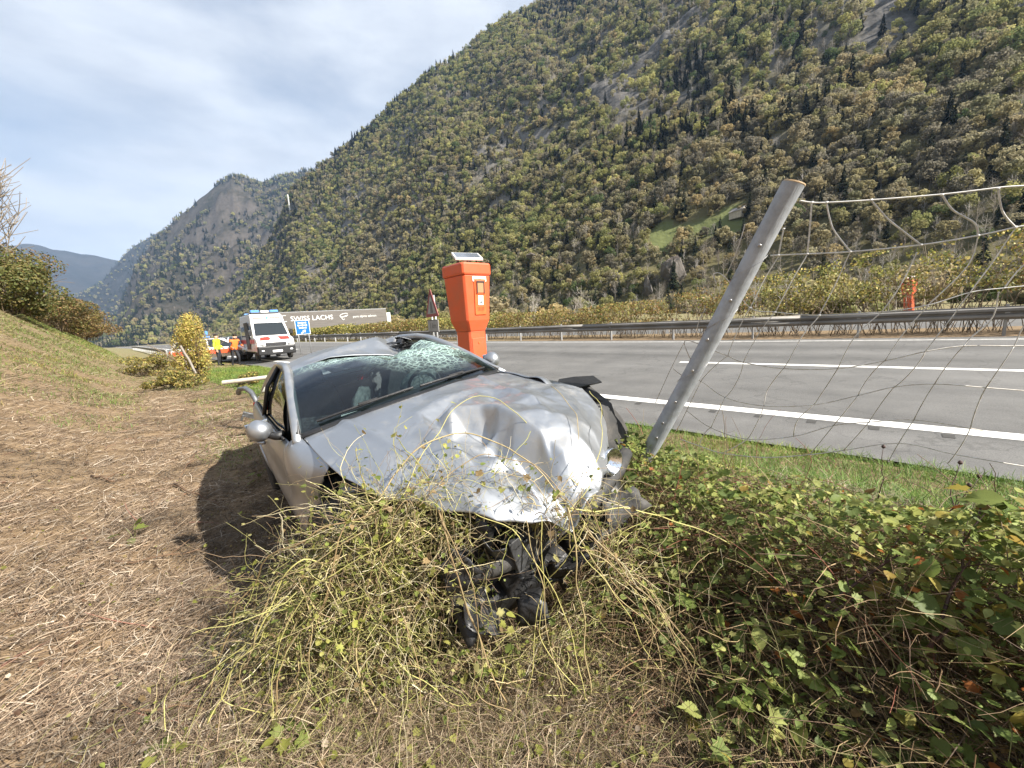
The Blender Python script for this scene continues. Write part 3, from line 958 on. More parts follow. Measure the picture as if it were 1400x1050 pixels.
def facet_field(ctrl, X, Y, blur=1):
    """dz over a grid, piecewise flat between hand-placed control points: creased sheet metal"""
    pts = [Vector((c[0], c[1])) for c in ctrl]
    vs, es, fs, ov, oe, of = delaunay_2d_cdt(pts, [], [], 0, 1e-5)
    src_ = [o[0] for o in ov]
    val = np.array([ctrl[i][2] for i in src_])
    V = np.array([v[:] for v in vs])
    Z = np.zeros(X.shape)
    for f in fs:
        a, b, c = V[f[0]], V[f[1]], V[f[2]]
        den = (b[1] - c[1]) * (a[0] - c[0]) + (c[0] - b[0]) * (a[1] - c[1])
        if abs(den) < 1e-12: continue
        u = ((b[1] - c[1]) * (X - c[0]) + (c[0] - b[0]) * (Y - c[1])) / den
        v = ((c[1] - a[1]) * (X - c[0]) + (a[0] - c[0]) * (Y - c[1])) / den
        w = 1 - u - v
        k = (u >= -1e-6) & (v >= -1e-6) & (w >= -1e-6)
        Z[k] = (u * val[f[0]] + v * val[f[1]] + w * val[f[2]])[k]
    for _ in range(blur):
        Q = np.pad(Z, 1, mode='edge')
        Z = (Q[:-2, 1:-1] + Q[2:, 1:-1] + Q[1:-1, :-2] + Q[1:-1, 2:] + 2 * Z) / 6
    return Z


car = empty('crashed_car', (-0.277, 2.308, 0.158), (R(7.96), R(-3.18), R(-53.36)),
            'silver coupe with crumpled bonnet and shattered windscreen in the roadside ditch', 'car')


def sym(fn):
    return {-1: fn(-1), 1: fn(1)}


def halfw(x):
    return np.interp(x, [-3.85, -3.6, -3.0, -2.2, -1.2, -0.4, 0.1, 0.45, 0.7], [0.70, 0.80, 0.875, 0.885, 0.885, 0.875, 0.86, 0.82, 0.70])


def beltz(x):
    return np.interp(x, [-3.85, -3.2, -2.6, -1.8, -1.0, -0.4, 0.0, 0.3, 0.6], [0.95, 0.985, 0.97, 0.945, 0.93, 0.92, 0.885, 0.82, 0.72])


ROWT = np.array([0, .1, .22, .35, .47, .55, .6, .66, .76, .86, .93, .97, 1.0])
ROWY = np.array([.925, .955, .98, .995, 1.0, .998, .978, .972, .972, .965, .945, .922, .895])


def side_pt(x, t, sgn):
    """t 0..1 from sill to shoulder, 1..2 rolls over onto the deck edge"""
    hw = halfw(x)
    zb = beltz(x)
    tt_ = np.clip(t, 0, 1)
    z = 0.19 + (zb - 0.19) * tt_
    y = hw * np.interp(tt_, ROWT, ROWY)
    e = np.clip(t - 1, 0, 1)
    y = y + (0.715 - y) * e
    z = z + e * (0.045 - 0.03 * e)
    return np.stack([x + 0 * z, sgn * y, z], -1)


def side_panel(name, x0, x1, sgn, tmax, m=silver, arch=None, warp=None, cut=None, n=None, endfn=None):
    n = n or max(4, int(abs(x1 - x0) / 0.028))
    xs = np.linspace(x0, x1, n)
    ts = np.concatenate([np.linspace(0, 1, 30), np.linspace(1, tmax, 6)[1:]]) if tmax > 1 else np.linspace(0, 1, 30)
    X, T = np.meshgrid(xs, ts, indexing='ij')
    if endfn is not None: X = x0 + (X - x0) / (x1 - x0) * (endfn(T) - x0)
    P = side_pt(X, T, sgn)
    keep = np.ones((n - 1, len(ts) - 1), bool)
    C = (P[:-1, :-1] + P[1:, 1:]) / 2
    if arch is not None:
        for ax in arch:
            keep &= np.hypot(C[..., 0] - ax, C[..., 2] - 0.33) > 0.365
    if cut is not None: keep &= ~cut(C)
    if warp is not None: P = warp(P)
    return grid_mesh(name, P, m, car, True, keep, thick=0.006)


for sg in (-1, 1):
    side_panel('door', -1.78, -0.505, sg, 1.0)
    side_panel('quarter_panel', -3.84, -1.79, sg, 2.0, arch=[-2.76], cut=lambda C: (C[..., 0] > -3.02) & (C[..., 2] > beltz(C[..., 0]) + 0.003))
    # wheel arch lips
    for ax in ((-2.76,) if sg < 0 else (-2.76,)):
        mb = MB()
        pts = []
        for k in range(25):
            a = R(-12) + (math.pi + R(24)) * k / 24
            x = ax + 0.365 * math.cos(a); z = 0.33 + 0.365 * math.sin(a)
            t = (z - 0.19) / (float(beltz(x)) - 0.19)
            pts.append((x, sg * (float(halfw(x)) * float(np.interp(t, ROWT, ROWY)) + 0.002), z))
        mb.tube(pts, 0.014, 6)
        mb.build('arch_lip', silver, car, smooth=True)
    # sills
    mb = MB(); mb.box((-1.4, sg * 0.76, 0.2), (2.0, 0.12, 0.09)); mb.build('sill', black_pl, car, bevel=0.02)


def torn_right(P):
    x = P[..., 0]; k = np.clip((x + 0.42) / 0.4, 0, 1)
    P = P.copy()
    P[..., 1] += -0.03 * k + 0.16 * k ** 2 * (P[..., 2] > .0)
    P[..., 2] -= 0.03 * k
    P[..., 1] += 0.02 * np.sin(P[..., 2] * 22) * k
    return P


side_panel('front_wing', -0.50, 0.02, -1, 1.9, warp=torn_right, n=26,
           endfn=lambda t: -0.03 - .36 * np.clip(.92 - t, 0, 1) + .012 * np.sin(t * 23) + .008 * np.sin(t * 61) + .02 * (t > 1.2))


def crush_left(P):
    x = P[..., 0]; k = np.clip((x + 0.3) / 0.7, 0, 1)
    P = P.copy()
    P[..., 1] += k * (0.03 * np.sin(P[..., 2] * 17 + x * 9) - 0.02)
    P[..., 0] -= 0.14 * k * k
    P[..., 2] += k * 0.04 * np.sin(x * 13)
    return P


side_panel('front_wing', -0.50, 0.55, 1, 1.9, warp=crush_left, arch=[0.02, 0.12], cut=lambda C: (C[..., 0] > 0.28) & (C[..., 2] < 0.62))

# bonnet: fine grid, creased by a triangulated net of hand-placed folds
nu, nv = 150, 190
U, V = np.meshgrid(np.linspace(0, 1, nu), np.linspace(0, 1, nv), indexing='ij')
yf = -0.62 + 1.42 * V
front = np.interp(yf, [-0.62, -0.52, -0.32, -0.05, 0.2, 0.37, 0.55, 0.8], [0.44, 0.64, 0.83, 0.94, 0.95, 0.94, 0.86, 0.55])
yr_ = -0.715 + 1.47 * V
rear = np.interp(np.abs(yr_), [0, 0.4, 0.7, 0.8], [-0.30, -0.345, -0.46, -0.40])
X = rear + (front - rear) * U
YL = np.interp(X, [-.5, -.2, 0, .2, .37, .53], [-.715, -.715, -.705, -.68, -.63, -.52])
YR = np.interp(X, [-.5, -.2, 0, .28, .5, .7, .9], [.75, .81, .86, .86, .78, .68, .52])
Y = YL + (YR - YL) * V
Z0 = np.interp(X, [-.5, -.3, 0, .3, .55, .72, .9], [1.0, .99, .935, .855, .765, .69, .59]) - 0.06 * (np.abs(Y) / 0.7) ** 2.2
Z0 += 0.010 * np.exp(-((np.abs(Y) - (0.44 - 0.16 * X)) / 0.03) ** 2)      # swage lines
C0 = [(-.6, -.9, 0), (-.6, -.3, 0), (-.6, .3, 0), (-.6, 1, 0), (0, -.9, 0), (1.2, -.9, 0), (.3, -.5, .0), (1.2, -.3, -.02), (.0, -.45, .0), (-.3, -.4, 0), (-.3, -.1, .0),
      (.50, -.40, -.012), (.66, -.28, .018), (.40, -.30, .004), (.15, -.30, -.004), (-.05, -.25, .004), (-.2, .0, .004), (-.3, .3, .006), (-.3, .6, .0), (-.1, .75, .004), (.1, .80, .02), (.25, .72, .045), (.4, .68, .02),
      (.05, .55, .018), (.18, .48, .034), (-.05, .45, -.006), (.35, .55, .05), (.55, .62, .0), (.7, .6, -.05), (.9, .7, -.12), (.5, .95, -.03), (1.2, .9, -.2)]
CD = [(-.22, .10, .016), (-.20, .27, -.022), (-.14, .14, -.034), (-.10, .22, .050),  (-.16, .40, .034), (-.12, .52, -.012),
      (-.03, .05, .032), (.00, .12, -.045), (.03, .21, -.060), (.10, .08, .036), (.14, .16, -.030), (.05, .30, -.078), (.20, .09, -.008), (.24, .19, .022),
      (.13, .27, -.085), (.22, .295, -.030), (.30, .31, -.105), (.38, .32, -.060), (.45, .33, -.105), (.34, .23, .018), (.44, .22, .004), (.40, .08, .018),
      (-.02, .36, .060), (.06, .40, .088), (.16, .41, .100), (.28, .43, .088), (.38, .45, .062), (.45, .46, .0),
      (.10, .53, .070), (.22, .56, .105), (.32, .58, .082), (.40, .60, .050), (.45, .62, -.02), (-.06, .62, .030), (.04, .70, .06), (.16, .71, .035), (.28, .72, .060), (.38, .70, .01)]
C0 += [(.30 + 1.35 * x, y - .27 - .07 * max(x, 0), z * 1.22) for x, y, z in CD]
g_ = random.Random(5)
for k in range(90):
    x, y = g_.uniform(-.1, .9), g_.uniform(-.22, .85)
    if min((x - c[0]) ** 2 + (y - c[1]) ** 2 for c in C0) > 0.0022:
        near = sorted(C0, key=lambda c: (x - c[0]) ** 2 + (y - c[1]) ** 2)[:4]
        C0.append((x, y, sum(c[2] for c in near) / 4 + g_.uniform(-.014, .014)))
DZ = facet_field(C0, X, Y, 4)
dam = np.clip((Y + 0.22 + .3 * (X < .1)) / 0.3, 0, 1) * np.clip((X + .2) / .3, 0, 1)
DZ += dam * 0.006 * fbm(X, Y, 0.07, 3, 2.0) + 0.0025 * fbm(X, Y, 0.35, 2, 5.0)
droop = np.clip((U - 0.86) / 0.14, 0, 1) ** 2
Zh = Z0 + DZ - 0.04 * droop - 0.03 * droop * np.clip(Y / .6, 0, 1)
Yh = Y + 0.0 * Y
hood = grid_mesh('bonnet', np.stack([X + 0.02 * dam * fbm(Y, Y * 0 + 1, .12, 3, 3.0) * U ** 3, Yh, Zh], -1), silver, car, True, thick=0.004)

# roof with its driver-side front corner beaten down and torn open
nu, nv = 80, 90
xs = np.linspace(0, 1, nu); ys = np.linspace(-0.57, 0.57, nv)
T, Y = np.meshgrid(xs, ys, indexing='ij')
X = (-1.20 - 0.10 * (np.abs(Y) / .57) ** 2) * (1 - T) + (-2.52) * T
Zr = np.interp(X, [-2.55, -2.2, -1.8, -1.45, -1.2], [1.30, 1.365, 1.39, 1.375, 1.345]) - 0.075 * (np.abs(Y) / 0.57) ** 2.6
CR = [(-2.8, -.8, 0), (-2.8, .8, 0), (-2.8, 0, 0), (-2.0, -.8, 0), (-1.0, -.8, 0), (-1.0, -.4, 0), (-1.2, -.3, -.014), (-1.22, -.12, -.045), (-1.2, .05, -.085), (-1.2, .18, -.12), (-1.2, .30, -.17), (-1.0, .30, -.2), (-1.0, 0, -.08), (-1.2, .45, -.15), (-1.0, .8, -.1),
      (-1.40, .30, -.125), (-1.40, .14, -.065), (-1.42, .0, -.045), (-1.55, .05, .014), (-1.4, -.15, -.022), (-1.5, .22, -.015), (-1.55, .34, -.07), (-1.58, .42, .012), (-1.65, .26, .022), (-1.72, .36, -.012), (-1.8, .2, 0), (-1.9, .45, 0), (-1.5, -.15, 0), (-1.8, .8, 0), (-1.45, .5, -.02), (-1.4, .8, 0)]
Zr = Zr + facet_field(CR, X, Y, 2)
Yr = Y - 0.0 * X
cx_ = (X[:-1, :-1] + X[1:, 1:]) / 2; cy_ = (Y[:-1, :-1] + Y[1:, 1:]) / 2
hole = (cx_ > -1.56 + 0.07 * np.sin(cy_ * 40)) & (cy_ > 0.325 + 0.04 * np.sin(cx_ * 35) + 0.15 * np.clip(-1.3 - cx_, 0, 1)) & (cy_ < 0.56)
grid_mesh('roof', np.stack([X, Yr, Zr], -1), silver, car, True, keep=~hole, thick=0.005)
grid_mesh('headlining', np.stack([X, Yr * .985, Zr - .035], -1), black_pl, car, True, keep=~hole)
mb = MB()    # torn headlining and sheet edges round the hole
g_ = random.Random(3)
for k in range(16):
    x = g_.uniform(-1.58, -1.24); y = g_.uniform(.30, .53); z = 1.29 - .1 * (x > -1.35)
    rot = Matrix.Rotation(g_.uniform(0, 6), 3, 'Z') @ Matrix.Rotation(g_.uniform(-.9, .9), 3, 'X')
    mb.box((x, y, z + g_.uniform(-.05, .03)), (g_.uniform(.05, .16), g_.uniform(.015, .05), .006), rot)
mb.tube([(-1.2, .30, 1.17), (-1.35, .36, 1.26), (-1.5, .42, 1.30), (-1.62, .46, 1.31)], .014, 5)
mb.tube([(-1.24, .34, 1.2), (-1.3, .45, 1.2), (-1.26, .55, 1.3)], .010, 5)
mb.build('torn_headlining', black_pl, car)

# roof rails / A and C pillars, swept
for sg in (-1, 1):
    path = [(-.40, .755, .93), (-.52, .728, .985), (-.75, .682, 1.10), (-1.0, .635, 1.215), (-1.22, .594, 1.297), (-1.45, .572, 1.335), (-1.8, .562, 1.35), (-2.15, .555, 1.335), (-2.5, .56, 1.275), (-2.85, .61, 1.15), (-3.15, .67, 1.01)]
    mb = MB()
    mb.tube([(x, sg * y, z - .012) for x, y, z in path], [.026, .030, .032, .032, .031, .031, .032, .036, .05, .065, .06], 10)
    mb.build('roof_pillar', silver, car, smooth=True)
    # door glass and quarter glass
    def wing(lo0, lo1, hi0, hi1, n=16, nm='side_window'):
        a = np.linspace(0, 1, n)[:, None]; b = np.linspace(0, 1, 8)[None, :]
        xl = lo0 + (lo1 - lo0) * a; xh = hi0 + (hi1 - hi0) * a
        zl = beltz(xl) + .005; yl = halfw(xl) * .895 - 0.012
        zh = np.interp(xh, [-2.8, -2.5, -2.15, -1.8, -1.45, -1.22, -1.0, -.75], [1.16, 1.262, 1.322, 1.337, 1.322, 1.285, 1.20, 1.085])
        yh = np.interp(xh, [-2.8, -2.5, -1.8, -1.22, -.75], [.60, .565, .562, .600, .69])
        x = xl * (1 - b) + xh * b; z = zl * (1 - b) + zh * b
        y = yl * (1 - b) + yh * b + .03 * np.sin(np.pi * b)
        return grid_mesh(nm, np.stack([x, sg * y, z], -1), side_glass, car)
    wing(-.66, -1.80, -.98, -1.82)
    wing(-1.90, -2.92, -1.88, -2.62)
    mb = MB()
    mb.tube([(-1.85, sg * .80, .95), (-1.85, sg * .71, 1.18), (-1.85, sg * .575, 1.335)], .018, 6)
    mb.tube([(-.58, sg * .80, .935), (-1.2, sg * .80, .945), (-1.85, sg * .80, .955), (-2.9, sg * .78, .985)], .008, 6)
    mb.tube([(-.66, sg * .755, .96), (-.98, sg * .655, 1.185), (-1.2, sg * .615, 1.27), (-1.8, sg * .578, 1.325), (-2.4, sg * .575, 1.27), (-2.8, sg * .63, 1.13)], .009, 6)
    mb.build('window_trim', black_pl, car, smooth=True)

# windscreen
nu, nv = 60, 80
A, B = np.meshgrid(np.linspace(0, 1, nu), np.linspace(-1, 1, nv), indexing='ij')
yb, yt = .715 * B, .575 * B
xb = -.315 - .135 * np.abs(B) ** 2.2; xt = -1.20 - .085 * np.abs(B) ** 2
zb_ = 1.0 - .04 * np.abs(B) ** 2; zt_ = 1.335 - .05 * np.abs(B) ** 2.4
X = xb + (xt - xb) * A; Y = yb + (yt - yb) * A; Z = zb_ + (zt_ - zb_) * A + .045 * np.sin(np.pi * A)
CW = [(0, -1.3, 0), (0, 1.3, 0), (0, 0, 0), (.5, -1.3, 0), (1.1, -1.3, 0), (1.1, -.8, 0), (1.0, -.5, -.016), (.6, -.5, 0), (.5, 0, 0), (.4, .5, 0), (.8, -.35, -.006), (.9, -.2, -.03), (1.0, -.2, -.05), (.72, -.05, -.012), (.84, .05, -.05), (1.0, .08, -.092),
      (.62, .3, -.02), (.75, .22, -.06), (.84, .4, -.05), (.92, .28, -.11), (1.0, .3, -.125), (1.0, .5, -.17), (.7, .55, -.018), (.8, .62, -.06), (.92, .60, -.10), (1.0, .72, -.05), (.6, .8, .0), (.85, .82, -.02), (1.1, .95, 0), (1.2, 1.3, 0), (.5, 1.3, 0), (1.2, 0, -.09)]
DW = facet_field(CW, A, B, 1)
Z = Z + DW + 0.005 * fbm(A, B, .06, 3, 2.) * (DW < -.008)
w_ = grid_mesh('windscreen', np.stack([X, Y, Z], -1), ws_glass, car)
vc = w_.data.color_attributes.new('Crack', 'FLOAT_COLOR', 'POINT')
amt = np.clip(1.2 - np.hypot((A - .85) / .62, (B - .55) / .72), 0, 1) * 1.9 + 1.5 * np.clip(1.15 - np.hypot((A - .95) / .22, (B + .10) / .95), 0, 1)
amt = np.clip(amt, 0, 1.35)
cc_ = np.ones((nu * nv, 4), np.float32); cc_[:, :3] = amt.reshape(-1, 1); vc.data.foreach_set('color', cc_.ravel())
mb = MB()    # black seal round the glass and the scuttle
mb.tube([(-.44, -.735, .955), (-.75, -.665, 1.09), (-1.05, -.612, 1.225), (-1.27, -.58, 1.29)], .013, 6)
mb.tube([(-.44, .735, .955), (-.75, .665, 1.09), (-1.05, .612, 1.225), (-1.27, .58, 1.29)], .013, 6)
mb.build('windscreen_seal', black_pl, car, smooth=True)
a = np.linspace(-1, 1, 30)
P = np.stack([np.stack([-.30 - .145 * np.abs(a) ** 2.2 + dx, .735 * a, .996 - .045 * np.abs(a) ** 2 + dz], -1) for dx, dz in ((.03, -.012), (.0, .002), (-.05, .012))], 1)
grid_mesh('scuttle_panel', P, black_pl, car, thick=.004)
for y0, y1 in ((-.62, -.02), (.02, .62)):
    mb = MB()
    q = [(-.30 - .145 * abs(y / .735) ** 2.2 - .035 - .03 * (i / 8), y, 1.022 - .045 * (y / .735) ** 2 + .012) for i, y in enumerate(np.linspace(y0, y1, 9))]
    mb.tube(q, .008, 5); mb.box((q[4][0], q[4][1], q[4][2] + .01), (.012, .12, .012))
    mb.build('wiper', black_pl, car)

# mirrors
for sg in (-1, 1):
    bm = bmesh.new(); bmesh.ops.create_uvsphere(bm, u_segments=20, v_segments=14, radius=1)
    for v in bm.verts:
        x, y, z = v.co
        k = 1 - .25 * (y * sg < 0) * abs(y)
        v.co = (max(x, -.35) * .085, y * .070, z * .070 * k)
    me = bpy.data.meshes.new('mirror'); bm.to_mesh(me); bm.free()
    o = link('wing_mirror', me, silver, car, True); o.location = (-.76, sg * .895, 1.0); o.rotation_euler = (0, 0, sg * R(-8))
    mb = MB(); mb.box((-.031, 0, 0), (.010, .13, .11)); q = mb.build('mirror_glass', glass_mat('mirror_glass', (.05, .05, .05), .6) if 'mg' not in globals() else mg, o, bevel=.02)
    mg = q.data.materials[0]
    mb = MB(); mb.tube([(-.74, sg * .88, .975), (-.72, sg * .83, .945), (-.69, sg * .785, .94)], [.02, .026, .032], 8); mb.build('mirror_arm', black_pl, car, smooth=True)
    # door handle and shut line fittings
    mb = MB(); mb.tube([(-1.42, sg * .875, .80), (-1.46, sg * .905, .805), (-1.60, sg * .905, .81), (-1.64, sg * .875, .81)], .014, 8)
    mb.build('door_handle', silver, car, smooth=True)

# boot lid, rear window, bumper
a = np.linspace(-1, 1, 24)[None, :]
def deck(name, rows, m):
    P = np.stack([np.stack([x + 0 * a[0], w * a[0], z - d * np.abs(a[0]) ** 2.4], -1) for x, w, z, d in rows], 0)
    return grid_mesh(name, P, m, car, thick=.004)
deck('rear_window', [(-2.54, .52, 1.305, .03), (-2.8, .57, 1.20, .03), (-3.05, .62, 1.085, .03), (-3.24, .66, 1.012, .03)], side_glass)
deck('boot_lid', [(-3.19, .69, 1.022, .03), (-3.4, .70, 1.02, .03), (-3.65, .69, 1.01, .04), (-3.78, .66, .985, .05), (-3.83, .62, .93, .03), (-3.85, .60, .72, .02)], silver)
P = np.stack([np.stack([x + .22 * np.abs(a[0]) ** 4, w * a[0], z + 0 * a[0]], -1) for x, w, z in ((-3.84, .70, .74), (-3.90, .78, .66), (-3.90, .80, .45), (-3.84, .79, .28), (-3.7, .74, .22))], 0)
grid_mesh('rear_bumper', P, silver, car, thick=.005)
mb = MB(); mb.tube([(-2.50, y, 1.275 - .06 * abs(y / .55) ** 2.5) for y in np.linspace(-.55, .55, 13)], .035, 6); mb.build('roof_header', black_pl, car, smooth=True)
red_l = mat('tail_lamp', (.35, .01, .01), .15)
for sg in (-1, 1):
    mb = MB(); mb.box((-3.84, sg * .66, .84), (.05, .26, .14)); mb.build('tail_lamp', red_l, car, bevel=.02)

# wheels
def wheel(loc, rz, name='wheel'):
    w = empty(name); w.parent = car; w.location = loc; w.rotation_euler = (R(4), 0, rz)
    mb = MB(); mb.lathe([(.21, -.11), (.29, -.112), (.318, -.095), (.327, -.06), (.327, .06), (.318, .095), (.29, .112), (.21, .11)], axis='y', n=32)
    mb.build('tyre', rubber, w, smooth=True, auto=40)
    mb = MB(); mb.lathe([(.0, .02), (.06, .03), (.07, .055), (.08, .02)], axis='y', n=20)
    mb.lathe([(.215, -.10), (.205, -.02), (.20, .07), (.215, .105)], axis='y', n=32)
    for k in range(10):
        an = 2 * math.pi * k / 10
        mb.box((math.cos(an) * .135, .045, math.sin(an) * .135), (.16, .03, .035), Matrix.Rotation(-an, 3, 'Y'))
    mb.build('rim', alloy, w)
    return w


wheel((-2.76, .78, .325), 0); wheel((-2.76, -.78, .325), math.pi)
wheel((0.0, -.72, .33), math.pi + R(8)); wheel((.14, .93, .36), R(24))

# inside
mb = MB(); mb.box((-1.9, 0, .32), (3.0, 1.5, .1)); mb.box((-2.75, 0, .62), (.12, 1.3, .62)); mb.build('floor_pan', black_pl, car)
P = np.stack([np.stack([x + 0 * a[0], .68 * a[0], z + .03 * np.cos(a[0] * 2)], -1) for x, z in ((-.36, .93), (-.5, .935), (-.75, .93), (-.95, .90), (-1.0, .80), (-.95, .55))], 0)
grid_mesh('dashboard', P, mat('dash_plastic', (.024, .025, .027), .7, bump=.3, bscale=120), car)
for sg in (-1, 1):
    st_ = empty('seat'); st_.parent = car; st_.location = (-1.55, sg * .36, .35)
    mb = MB(); mb.box((0, 0, .10), (.5, .48, .16)); mb.build('seat_cushion', seat_m, st_, bevel=.05, seg=3)
    mb = MB(); mb.box((-.33, 0, .43), (.14, .46, .62), Matrix.Rotation(R(-16), 3, 'Y'), taper=(.8, .8)); mb.build('seat_back', seat_m, st_, bevel=.05, seg=3)
    mb = MB(); mb.box((-.44, 0, .80), (.09, .26, .17), Matrix.Rotation(R(-12), 3, 'Y')); mb.build('headrest', seat_m, st_, bevel=.04, seg=3)
mb = MB()
mb.tube([(-1.0 + .03 * math.sin(k), .36 + .18 * math.cos(k), .90 + .17 * math.sin(k)) for k in np.linspace(0, 2 * math.pi, 25)], .014, 8)
mb.tube([(-1.0, .36, .90), (-.9, .36, .86)], .05, 8); mb.tube([(-1.0, .19, .9), (-1.0, .53, .9)], .018, 6)
mb.build('steering_wheel', black_pl, car, smooth=True)
for (x, y, z, sx, sy, sz, rz) in ((-1.12, .34, .90, .10, .20, .17, .2), (-1.25, -.14, .90, .05, .17, .13, .9)):
    bm = bmesh.new(); bmesh.ops.create_icosphere(bm, subdivisions=3, radius=1)
    for v in bm.verts:
        f = 1 + .22 * mnoise.noise(v.co * 1.7 + Vector((x * 9, y * 9, 0)))
        v.co = (v.co.x * sx * f, v.co.y * sy * f, v.co.z * sz * f)
    me = bpy.data.meshes.new('airbag'); bm.to_mesh(me); bm.free()
    o = link('airbag', me, airbag_m, car, True); o.location = (x, y, z); o.rotation_euler = (.3, .2, rz)
mb = MB(); mb.box((-.56, -.22, .955), (.08, .14, .002), Matrix.Rotation(.5, 3, 'Z')); mb.box((-.60, -.40, .957), (.05, .10, .002), Matrix.Rotation(-.3, 3, 'Z')); mb.build('paper', white_m, car)
mb = MB(); mb.box((-1.12, .0, 1.19), (.05, .22, .06), Matrix.Rotation(.3, 3, 'X')); mb.build('inner_mirror', black_pl, car, bevel=.015)

# wrecked nose: bumper beam, radiator, lamp shell, broken plastic
mb = MB(); mb.box((.12, 0.05, .50), (.85, 1.0, .40)); mb.build('engine', dusty_bl, car, bevel=.04)
def shard(g, size, m, name, loc, thick=.005):
    """a torn, folded piece of sheet plastic"""
    w, h = size; nu_, nv_ = 6, 5
    A_, B_ = np.meshgrid(np.linspace(-.5, .5, nu_), np.linspace(-.5, .5, nv_), indexing='ij')
    f1, f2 = g.uniform(-.3, .3), g.uniform(-.3, .3); k1, k2 = g.uniform(-.7, .7), g.uniform(-.7, .7)
    Zz = k1 * np.abs(A_ - f1) + k2 * np.abs(B_ - f2)
    jit = np.array([[g.uniform(-.10, .10) for _ in range(nv_)] for _ in range(nu_)])
    P_ = np.stack([(A_ + jit * .6) * w * (1 - .4 * (B_ + .5) * g.random()), (B_ + jit[::-1] * .6) * h, (Zz + jit * .35) * min(w, h)], -1)
    o = grid_mesh(name, P_, m, car, False, thick=thick)
    o.location = loc; o.rotation_euler = (g.uniform(-3, 3), g.uniform(-1.2, 1.2), g.uniform(-3, 3))
    return o


g_ = random.Random(8)
for k in range(40):
    shard(g_, (g_.uniform(.10, .30), g_.uniform(.06, .18)), black_pl if k % 3 else dusty_bl, 'broken_plastic', (g_.uniform(.45, .84), g_.uniform(-.45, .50), g_.uniform(.05, .56)))
for k in range(6):
    shard(g_, (g_.uniform(.07, .13), g_.uniform(.05, .09)), black_pl, 'broken_plastic', (g_.uniform(.32, .62), g_.uniform(.66, .88), g_.uniform(.28, .66)))
# engine undertray and splash panels hanging from the broken nose
A, B = np.meshgrid(np.linspace(0, 1, 26), np.linspace(-.5, .66, 50), indexing='ij')
g_ = random.Random(31)
CT = [(a_, b_, 0) for a_ in (-.2, 1.2) for b_ in (-.8, 0, .9)] + [(g_.uniform(0, 1), g_.uniform(-.5, .66), g_.uniform(-.07, .07)) for _ in range(46)]
DT = facet_field(CT, A, B, 1)
P = np.stack([.66 + .10 * A + DT - .25 * (np.abs(B - .05) / .6) ** 2.5 * .3, B, .50 - .40 * A * (1 - .12 * fbm(B, B * 0 + 1, .2, 2, 3.)) + .3 * DT], -1)
grid_mesh('undertray', P, black_pl, car, True, thick=.005).data.set_sharp_from_angle(angle=R(20))
P = np.stack([X * 0 for X in (A,)] * 0 + [np.interp(B, [-.6, .66], [.1, .1]) * 0 + .2 + .45 * A, B * .95, .06 - .02 * A + .02 * DT], -1)
grid_mesh('belly_pan', P, black_pl, car, True, thick=.005)
mb = MB()
mb.box((.76, .02, .42), (.10, .52, .15), Matrix.Rotation(.12, 3, 'X')); mb.tube([(.82, .18, .44), (.80, .18, .44), (.83, .18, .44)], .05, 14)
mb.tube([(.818, .05, .48), (.818, -.18, .44)], .008, 5)
mb.build('radiator_mount', mat('dark_grey_plastic', (.045, .046, .048), .5, var=.5, scale=20, bump=.3, bscale=50), car, bevel=.012)
mb = MB(); mb.tube([(.66, -.5, .36), (.76, -.2, .35), (.76, .3, .36), (.70, .62, .40), (.64, .78, .42)], .042, 10); mb.build('bumper_beam', dusty_bl, car, smooth=True)
for cc in ((.74, .46, .54),):
    mb = MB(); mb.lathe([(.02, .0), (.05, .02), (.068, .06), (.072, .08), (.068, .08), (.045, .03)], c=cc, axis='x', n=18)
    mb.build('headlamp_reflector', chrome, car, smooth=True)
g_ = random.Random(12)
for k in range(22):
    rot = Matrix.Rotation(g_.uniform(0, 6), 3, 'Z') @ Matrix.Rotation(g_.uniform(-1.2, 1.2), 3, 'X')
    mb = MB(); w_ = g_.uniform(.02, .06); h_ = g_.uniform(.02, .05)
    mb.add([rot @ Vector(q) for q in ((-w_ / 2, -h_ / 2, 0), (w_ / 2, -h_ / 3, .006), (w_ / 3, h_ / 2, 0), (-w_ / 3, h_ / 3, .004), (0, 0, .012))], [(0, 1, 4), (1, 2, 4), (2, 3, 4), (3, 0, 4)])
    o = mb.build('lamp_fragment', chrome, car, fix=False); o.location = (g_.uniform(.72, .84), g_.choice([g_.gauss(.40, .1), g_.gauss(-.05, .12)]), g_.uniform(.24, .60))
mb = MB(); mb.lathe([(.07, -.3), (.075, -.1), (.09, -.08), (.09, .05), (.07, .07)], c=(.05, -.60, .66), axis='z', n=18); mb.tube([(.0, -.72, .60), (.22, -.66, .52), (.36, -.6, .45)], .05, 8)
mb.build('suspension_strut', grey_metal, car, smooth=True, auto=40)
# shredded arch liner sticking out on the road side
def shred(pts, name='arch_liner', m=dusty_bl):
    P = np.array(pts, float)
    k = np.linspace(0, 1, P.shape[0])
    return grid_mesh(name, P, m, car, thick=.006)
rowsL = []
for k in range(16):
    a_ = R(-20 + 14 * k)
    rr = .40 + .02 * math.sin(k * 2.1)
    rowsL.append([(.08 + rr * math.cos(a_), .70 + q * .09 + .02 * math.sin(k + q), .40 + rr * math.sin(a_) + .015 * math.sin(q * 3 + k)) for q in range(4)])
shred(rowsL)
mb = MB()
mb.add([(.12, .80, .83), (.26, .85, .80), (.30, 1.06, .78), (.16, 1.14, .80), (.10, 1.0, .83), (.05, .9, .84)], [(0, 1, 2, 3, 4, 5)])
mb.add([(.30, .84, .74), (.38, .95, .68), (.36, 1.05, .66), (.27, .95, .72)], [(0, 1, 2, 3)])
o = mb.build('torn_trim', black_pl, car, fix=False); s_ = o.modifiers.new('solid', 'SOLIDIFY'); s_.thickness = .008
